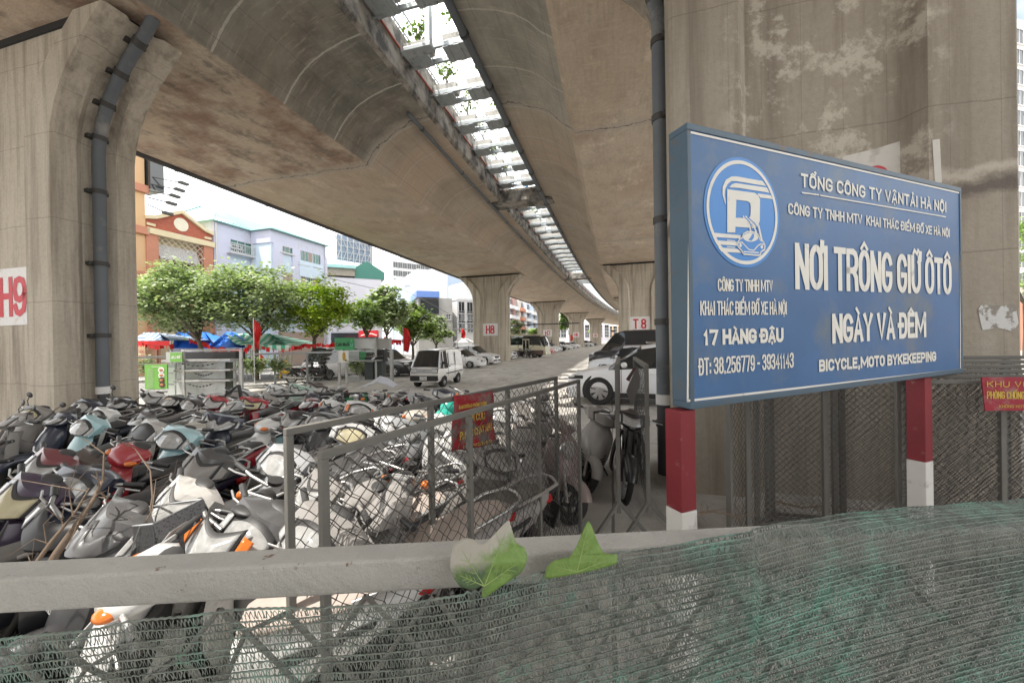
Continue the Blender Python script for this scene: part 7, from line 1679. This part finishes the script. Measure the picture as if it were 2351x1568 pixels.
B = [
 # far rows by the pier and the stall
 ('scoot', 66, 944, 258, 'dust', 'dusty grey scooter with a round mirror, by the pier edge of the picture', dict(lens=m_lensy, dusty=True)),
 ('under', 20, 962, 235, 'dust', 'dust covered motorbike with a wire front rack, cut by the picture edge', dict(dusty=True)),
 ('angular', 124, 955, 236, 'navy', 'navy motorbike with a white lens between the dusty grey and the pale blue scooter', dict(drop=NM)),
 ('angular', 264, 922, 240, 'black', 'black motorbike with star shaped lens and a raised mirror, against the pier foot', dict()),
 ('scoot', 186, 928, 228, 'navy', 'dark navy scooter at the foot of the pier', dict(drop=NM)),
 ('scoot', 219, 950, 222, 'white', 'white handlebar cowl rising just behind the pale blue scooter', dict(drop=NM)),
 ('scoot', 188, 972, 216, 'teal', 'pale blue scooter with slotted apron and teal cowl', dict(drop=NM)),
 ('scoot', 330, 982, 216, 'dwhite', 'dusty white scooter with an empty lamp hole, next to the pale blue one', dict(drop=NM + ('headlight',))),
 ('scoot', 392, 1000, 220, 'teal', 'pale blue scooter wedged between the dusty white one and the cream round lamp one', dict(drop=NM)),
 ('round', 420, 984, 236, 'cream', 'cream scooter with a round headlight on its apron', dict(drop=NM)),
 ('angular', 494, 966, 258, 'navy', 'dark blue scooter with a crown shaped clear headlight, beside the cream one', dict(drop=NM)),
 ('rect', 592, 976, 218, 'white', 'large white scooter with a rectangular headlight on its apron', dict(drop=NM)),
 ('under', 344, 909, 250, 'white', 'white motorbike under the menu board, bars stripped bare', dict(drop=NM)),
 ('scoot', 390, 917, 262, 'black', 'black scooter below the food stall corner sign', dict(drop=NM)),
 ('old', 450, 912, 240, 'black', 'black old motorbike with one raised grip in front of the food stall', dict(drop=NM)),
 ('under', 487, 920, 250, 'red', 'red and white motorbike in front of the food stall shelves', dict(drop=NM)),
 ('under', 523, 931, 244, 'silver', 'motorbike with a big clear lamp unit beside the red ones', dict(drop=NM, cowl='silver')),
 ('scoot', 547, 902, 262, 'silver', 'silver scooter with a domed dusty cover behind the crimson cowl', dict(drop=NM, dusty=True)),
 ('under', 572, 924, 262, 'red', 'crimson motorbike with a smiling yellowed lens', dict(drop=NM, lens=m_lensy)),
 ('angular', 629, 892, 258, 'white', 'white motorbike with a black outlined lamp in the farthest row by the fence', dict(drop=NM)),
 ('angular', 682, 891, 258, 'green', 'pale green motorbike in the farthest row', dict(drop=NM)),
 ('under', 723, 887, 262, 'brown', 'brown motorbike beside the pale green one', dict(drop=NM)),
 ('under', 704, 922, 256, 'maroon', 'maroon motorbike with a dull grey lens', dict(drop=NM)),
 ('angular', 758, 931, 256, 'white', 'white motorbike next to the one with orange indicators', dict(drop=NM)),
 ('scoot', 822, 934, 262, 'white', 'white motorbike with two orange indicators', dict(drop=NM)),
 ('old', 830, 904, 246, 'black', 'black old motorbike with a small square lamp turned aside', dict(drop=NM)),
 ('old', 881, 899, 266, 'black', 'black old motorbike with a square lamp, grey sheet bundled behind it', dict(drop=NM)),
 ('scoot', 966, 913, 282, 'silver', 'silver scooter with a pointed nose behind the farther wire panel', dict(drop=NM)),
 ('under', 1017, 903, 270, 'navy', 'navy and white motorbike just in front of the micro van', dict(drop=NM)),
 ('old', 1066, 900, 250, 'silver', 'old motorbike with a chrome lamp above the red cloth notice', dict(drop=NM)),
 ('under', 668, 958, 230, 'black', 'black motorbike leaning away behind the white rectangular lamp scooter', dict(drop=NM)),
 ('scoot', 735, 962, 236, 'grey', 'dark grey scooter with an empty instrument cowl', dict(drop=NM)),
 # middle, behind the wire panels
 ('scoot', 802, 990, 266, 'white', 'sunlit white scooter just behind the corner of the farther wire panel', dict(drop=NM, lens=m_lensy)),
 ('angular', 899, 974, 262, 'silver', 'sunlit silver scooter with a broad apron behind the wire panels', dict(drop=NM)),
 ('round', 953, 954, 275, 'silver', 'blue grey scooter with a cream upper shell beside the teal helmet', dict(drop=NM, cowl='cream')),
 ('scoot', 1018, 968, 270, 'white', 'white scooter with the teal helmet on its bars', dict(drop=NM)),
 ('scoot', 1058, 1004, 268, 'white', 'sunlit white scooter whose apron and fender show below the red cloth', dict(drop=NM)),
 ('scoot', 1152, 948, 280, 'white', 'bright sunlit white scooter past the edge of the red cloth', dict(drop=NM)),
 ('round', 1214, 1000, 286, 'dust', 'dust caked scooter behind the middle posts of the nearer wire panel', dict(dusty=True, drop=NM)),
 ('scoot', 1247, 930, 285, 'dust', 'dust caked scooter with a grey helmet on top behind the wire panels', dict(dusty=True, drop=NM)),
 ('round', 1300, 978, 290, 'dpink', 'pinkish dusty scooter with red lower trim, last behind the nearer wire panel', dict(dusty=True, drop=NM)),
 ('scoot', 1380, 950, 238, 'dust', 'tan dusty scooter with swollen panels beside the folded gate', dict(dusty=True, drop=NM)),
 ('under', 1450, 960, 250, 'black', 'black motorbike glimpsed between the folded gate leaves', dict(drop=NM)),
 # near rows
 ('scoot', 157, 1106, 252, 'navy', 'near dark scooter with a huge round clear headlight', dict(drop=NM)),
 ('under', 30, 1132, 214, 'purple', 'dark purple motorbike at the picture edge, tan lower cowl', dict(drop=NM, lens=m_lensy)),
 ('under', 86, 1062, 222, 'maroon', 'maroon motorbike with a cut open cowl above the huge headlight', dict(drop=NM)),
 ('under', 100, 1196, 212, 'black', 'black motorbike with a long wet looking seat under the dead branches', dict(drop=NM + ('handle_cowl', 'headlight'))),
 ('under', 392, 1146, 204, 'dwhite', 'near motorbike with a white cowl and blank grey dial', dict(drop=NM)),
 ('angular', 215, 1210, 205, 'grey', 'dark grey scooter whose apron carries lettering, behind the black basket', dict(drop=NM, lens=BC['grey'])),
 ('old', 604, 1116, 232, 'grey', 'stripped motorbike with bare bent bars and dangling wires beside the corner post', dict(drop=NM)),
 ('under', 455, 1064, 216, 'grey', 'grey motorbike whose long dusty seat points at the white rectangular lamp scooter', dict(dusty=True, drop=NM)),
 ('rect', 262, 1042, 220, 'red', 'red scooter mostly hidden under the dusty white one', dict(drop=NM)),
 ('scoot', 640, 1050, 224, 'silver', 'silver streaked scooter right behind the corner post of the farther panel', dict(drop=NM)),
 ('under', 480, 1226, 222, 'dwhite', 'wrecked pale motorbike down by the rail with an orange lamp', dict(drop=NM + ('handle_cowl',))),
 ('scoot', 566, 1206, 206, 'grey', 'grey sunlit scooter with a pale tan seat behind the corner post', dict(drop=NM, seat=m_tanseat)),
 ('scoot', 706, 1222, 200, 'dust', 'dusty sunlit scooter with a long pale tan seat behind the nearer panel', dict(drop=NM, seat=m_tanseat)),
 ('old', 930, 1080, 262, 'grey', 'dark stripped motorbike below the silver sunlit scooter', dict(drop=NM + ('front_fender',))),
 ('rect', 880, 1210, 199, 'dust', 'dust grey scooter with a hard shell nose near the nearer panel foot', dict(dusty=True, drop=NM, at=V(-1.0, 3.15, 0))),
 ('scoot', 1030, 1170, 196, 'dust', 'dust grey scooter with a bulging covered seat near the heart shaped leaf', dict(dusty=True, drop=NM, at=V(-.66, 2.9, 0))),
 ('scoot', 1140, 1046, 276, 'dust', 'dust grey scooter squeezed before the middle post of the nearer panel', dict(dusty=True, drop=NM)),
]
for kind, px, py, dg, col, lb, kw in B: bike(kind, px, py, dg + (16 if dg < 245 else 0), col, lb, lean=rnd.uniform(-13, -5), **kw)
# bikes that only show in the gaps
FILL = [(-7.6, 6.9), (-6.3, 7.9), (-5.2, 8.4), (-4.3, 8.6), (-3.6, 8.3), (-2.4, 8.0), (-1.5, 7.4), (-5.9, 6.5), (-4.9, 6.4), (-3.1, 6.7), (-2.3, 5.9), (-4.2, 4.1), (-3.0, 4.2), (-2.2, 4.1), (-1.4, 3.3), (-5.2, 3.9), (-4.6, 3.0), (-5.9, 4.6), (-3.9, 2.3)]
for i, (x, y) in enumerate(FILL):
    k = ('under', 'scoot', 'under', 'angular')[i % 4]; col = ('black', 'grey', 'dust', 'navy', 'black', 'brown')[i % 6]
    t = bike(k, 0, 0, rnd.uniform(212, 236) if x < -1 else rnd.uniform(250, 275), col, 'motorbike deep in the packed rows, only bits of it showing between its neighbours', lean=rnd.uniform(-14, -6), at=V(x, y, 0), drop=NM, dusty=(i % 3 == 0), scale=1.0)
# pale sunlit bike below the rail
t = bike('rect', 0, 0, 196, 'white', 'bleached white scooter glaring in sun below the rail', at=V(-1.55, 2.05, 0), drop=NM, seat=m_tanseat, lean=-10)
# lettering on two fairings
def letter_on(t, part, txt, p, rt, up, w, h):
    mb = MB(); n = rt.cross(up).normalized(); gothic(mb, txt, p, rt.normalized(), up.normalized(), w, h, weight=.16, lift=.004, n=n)
    c = [o for o in t.children if o.name.split('.')[0] == part][0]; mb.build('lettering', m_platew, c, fix=False)
for o in list(bpy.data.objects):
    if o.get('label') == 'dark grey scooter whose apron carries lettering, behind the black basket':
        letter_on(o, 'apron', 'HONDA', V(.585, -.06, .60), V(-.05, .12, 0), V(-.25, 0, 1), .13, .028)
    if o.get('label') == 'black motorbike with a long wet looking seat under the dead branches':
        letter_on(o, 'rear_body', 'HONDA', V(-.42, .118, .62), V(-1, 0, .06) * -1 if False else V(-1, -.0, .10), V(0, 0, 1), .22, .035)
    if o.get('label') == 'pale blue scooter wedged between the dusty white one and the cream round lamp one':
        letter_on(o, 'rear_body', 'TS', V(-.40, .178, .50), V(-1, 0, .1), V(0, 0, 1), .12, .06)
# helmets, sheet, box, basket, banner pole, branches
def helmet(label, p, m, rz, group='helmets left on the bikes'):
    t = thing('helmet', label, 'helmet', p, R(rz), group); s = MB().ball((0, 0, .05), (.14, .125, .13), 18, 10); s.v = [(x, y, max(z, -.04)) for x, y, z in s.v]; s.build('shell', m, t, smooth=60); MB().box((.13, 0, .0), (.06, .20, .012), Matrix.Rotation(R(10), 3, 'Y')).build('peak', m_plast, t, bevel=.004)
    MB().tube([(0, .12, 0), (.03, .07, -.13), (.03, -.07, -.13), (0, -.12, 0)], .006, 5).build('strap', m_plast, t); return t
helmet('teal helmet hung on the bars beside the red cloth notice', onZ(1030, 944, 1.10), bpaint('teal_helmet', (.02, .36, .28), .1), 250)
helmet('second teal helmet lower on the same white scooter', onZ(1018, 968, 1.02), BC['green'] if False else MATS['bike_teal_helmet'], 220)
helmet('dusty grey helmet on the dust caked scooter behind the wire panels', onZ(1247, 915, 1.12), BC['dust'], 260)
sh = MB(); rows = []
c0 = onZ(872, 876, 1.16)
for j in range(9):
    rows.append([c0 + V(-.42 + .84 * i / 10, -.25 + .5 * j / 8, .16 * math.exp(-((i - 6) / 3.2) ** 2 - ((j - 4) / 2.6) ** 2) + .045 * mnoise.noise(V(i * .7, j * .7, 1)) - .12 * abs(i - 5) / 5) for i in range(11)])
sh._add([p for r_ in rows for p in r_], [(j * 11 + i, j * 11 + i + 1, (j + 1) * 11 + i + 1, (j + 1) * 11 + i) for j in range(8) for i in range(10)])
o = sh.build('grey_sheet', mat('crumpled_sheet', (.45, .46, .50), .6, var=.15, scale=6), smooth=80); md = o.modifiers.new('t', 'SOLIDIFY'); md.thickness = .008
tag(o, 'crumpled pale grey sheet thrown over a motorbike near the cafe stand', 'sheet')
bx = thing('wire_basket', 'black perforated front basket lying against the dark grey scooter, just above the rail', 'basket', onY(300, 1262, 2.25))
q = [onY(*p, Y) - bx.location for p, Y in (((232, 1215), 2.45), ((352, 1203), 2.15), ((372, 1300), 2.1), ((205, 1310), 2.35))]; nb_ = V(.25, .55, .12)
pf, nt, bs = newmat('perforated_plastic'); ob = node(nt, 'ShaderNodeTexCoord').outputs['Object']; vo = node(nt, 'ShaderNodeTexVoronoi'); vo.inputs['Scale'].default_value = 75; L(nt, ob, vo.inputs['Vector']); L(nt, mixc(nt, ramp(nt, vo.outputs['Distance'], .25, .4), (.012, .012, .012), (.06, .06, .062)), bs.inputs['Base Color']); bs.inputs['Roughness'].default_value = .35; bumpn(nt, bs, vo.outputs['Distance'], .3, .004)
b = MB(); b.quad(q[0], q[1], q[2], q[3]); b.quad(q[0] + nb_ * .4, q[0], q[3], q[3] + nb_ * .4); b.quad(q[1], q[1] + nb_ * .4, q[2] + nb_ * .4, q[2]); b.quad(q[3], q[2], q[2] + nb_ * .4, q[3] + nb_ * .4); o = b.build('basket', pf, bx, fix=False); md = o.modifiers.new('t', 'SOLIDIFY'); md.thickness = .006
MB().tube([q[0], q[1], q[1] + nb_ * .4, q[0] + nb_ * .4, q[0]], .007, 6).build('rim_wire', m_chr, bx); MB().tube([(q[1] * .8 + q[0] * .2) - V(0, .012, 0), q[3] * .45 + q[2] * .55 - V(0, .012, 0)], .004, 5).build('stay', m_chr, bx)
# black bars of a low frame over the far bikes, with a green banner
fb = thing('steel_barrier', 'black steel bars standing among the far scooters with a raised slanted end', 'barrier', (0, 0, 0)); a, b, c, d = onY(505, 918, 8.2), onY(548, 884, 8.2), onY(556, 925, 8.2), onY(566, 912, 8.0); e = onY(842, 902, 8.6)
m = MB(); m.beam(a, b, .04); m.beam(b, c, .05); m.beam(d, e, .045); m.beam(V(c.x, c.y, 0), c, .05); m.beam(V(e.x, e.y, 0), e, .05); m.build('bars', m_black, fb)
gbn = thing('green_banner', 'small green banner with white lettering behind the white motorbikes', 'banner', onY(808, 910, 8.3)); q = [onY(*p, 8.3) - gbn.location for p in ((775, 918), (842, 902), (842, 922), (770, 930))]; MB().prism(q, V(0, .01, 0)).build('cloth', m_greensign2, gbn)
mb = MB(); a = onY(802, 915, 8.28) - gbn.location; gothic(mb, 'ĐỊA CHỈ TỪ', a, V(1, 0, .03).normalized(), V(0, 0, 1), .33, .055, n=V(0, -1, 0), weight=.15); mb.build('lettering', m_white, gbn, fix=False)
def branch(label, pts, r0, seed, twigs, group='dead branches over the bikes'):
    rg = random.Random(seed); P = [onY(x, y, Y) for x, y, Y in pts]; t = thing('dead_branch', label, 'branch', P[0], 0, group); o0 = P[0].copy(); P = [p - o0 for p in P]; n = len(P)
    mb = MB(); mb.tube(P, [r0 * (1 - .75 * k / (n - 1)) for k in range(n)], 7); mb.build('limb', m_twig2, t, smooth=60); tw = MB()
    for k in range(twigs):
        i = rg.randrange(1, n); s = P[i - 1].lerp(P[i], rg.random()); d = (P[i] - P[i - 1]).normalized() * .5 + V(rg.gauss(0, .5), rg.gauss(0, .3), rg.gauss(.1, .5)); L_ = rg.uniform(.10, .28); p2 = s + d * L_ * .5 + V(rg.gauss(0, .03), 0, rg.gauss(0, .04)); p3 = s + d * L_ + V(rg.gauss(0, .05), 0, rg.gauss(0, .05)); tw.tube([s, p2, p3], [r0 * .28, r0 * .2, r0 * .08], 5)
        if rg.random() < .6: tw.tube([p2, p2 + V(rg.gauss(0, .1), rg.gauss(0, .05), rg.gauss(0, .1))], [r0 * .15, r0 * .05], 4)
    tw.build('twigs', m_twig2, t, smooth=60); return t
m_twig2 = mat('dead_wood', (.17, .125, .09), .9, var=.3, scale=14, bump=.4)
branch('thick broken dead branch rising over the huge round headlight', [(95, 1330, 2.0), (130, 1270, 2.05), (175, 1205, 2.1), (215, 1145, 2.2), (240, 1096, 2.3)], .024, 1, 7)
branch('tangle of thin dead twigs beside the thick broken branch', [(70, 1310, 1.95), (120, 1240, 2.0), (170, 1180, 2.1), (205, 1120, 2.2)], .012, 2, 8)
branch('thin dead twig curling above the wet looking seat', [(340, 1200, 2.5), (350, 1140, 2.6), (345, 1080, 2.7), (310, 1030, 2.8), (250, 1000, 3.0)], .007, 3, 5)
branch('forked dead twig in front of the white cowl and grey dial', [(300, 1262, 2.3), (325, 1215, 2.3), (350, 1170, 2.35), (358, 1100, 2.5)], .007, 4, 5)
branch('dry twigs on the dusty ground behind the sign post', [(1600, 1180, 3.6), (1640, 1172, 3.7), (1690, 1185, 3.7), (1740, 1176, 3.8)], .012, 5, 14)
branch('dry twigs on the dusty ground by the stacked panels', [(1780, 1150, 4.1), (1840, 1165, 4.0), (1900, 1160, 4.0), (1990, 1170, 3.8)], .012, 6, 14)
# motorbikes by the small bus and in the street
for i, (px, py, dg, lb) in enumerate(((1212, 800, 250, 'black motorbike parked against the small bus'), (1196, 798, 240, 'dark motorbike between the white crossover and the small bus'))):
    p = onZ(px, 822, 0); bike('under', 0, 0, dg, 'black', lb, at=V(p.x, p.y, 0), lean=-6)
for i, (px, py, lb) in enumerate(((700, 878, 'dark motorbike parked in the sunlit street behind the fence'), (735, 876, 'dark motorbike beside the white pick up truck'))):
    p = onZ(px, py, 0); bike('under', 0, 0, 40 + 30 * i, 'black', lb, at=V(p.x, p.y, 0), lean=-6)

def rmtree(o):
    for c in list(o.children): rmtree(c)
    bpy.data.objects.remove(o)
for t in PROTO.values(): rmtree(t)
# plain names for the copies again
cnt = {}
for o in list(bpy.data.objects):
    if o.parent is None and o.get('group') == BIKE_GROUP: o.name = o.name.split('.')[0] + ('.%03d' % (cnt.setdefault(o.name.split('.')[0], 0) + 1)); cnt[o.name.split('.')[0]] += 1
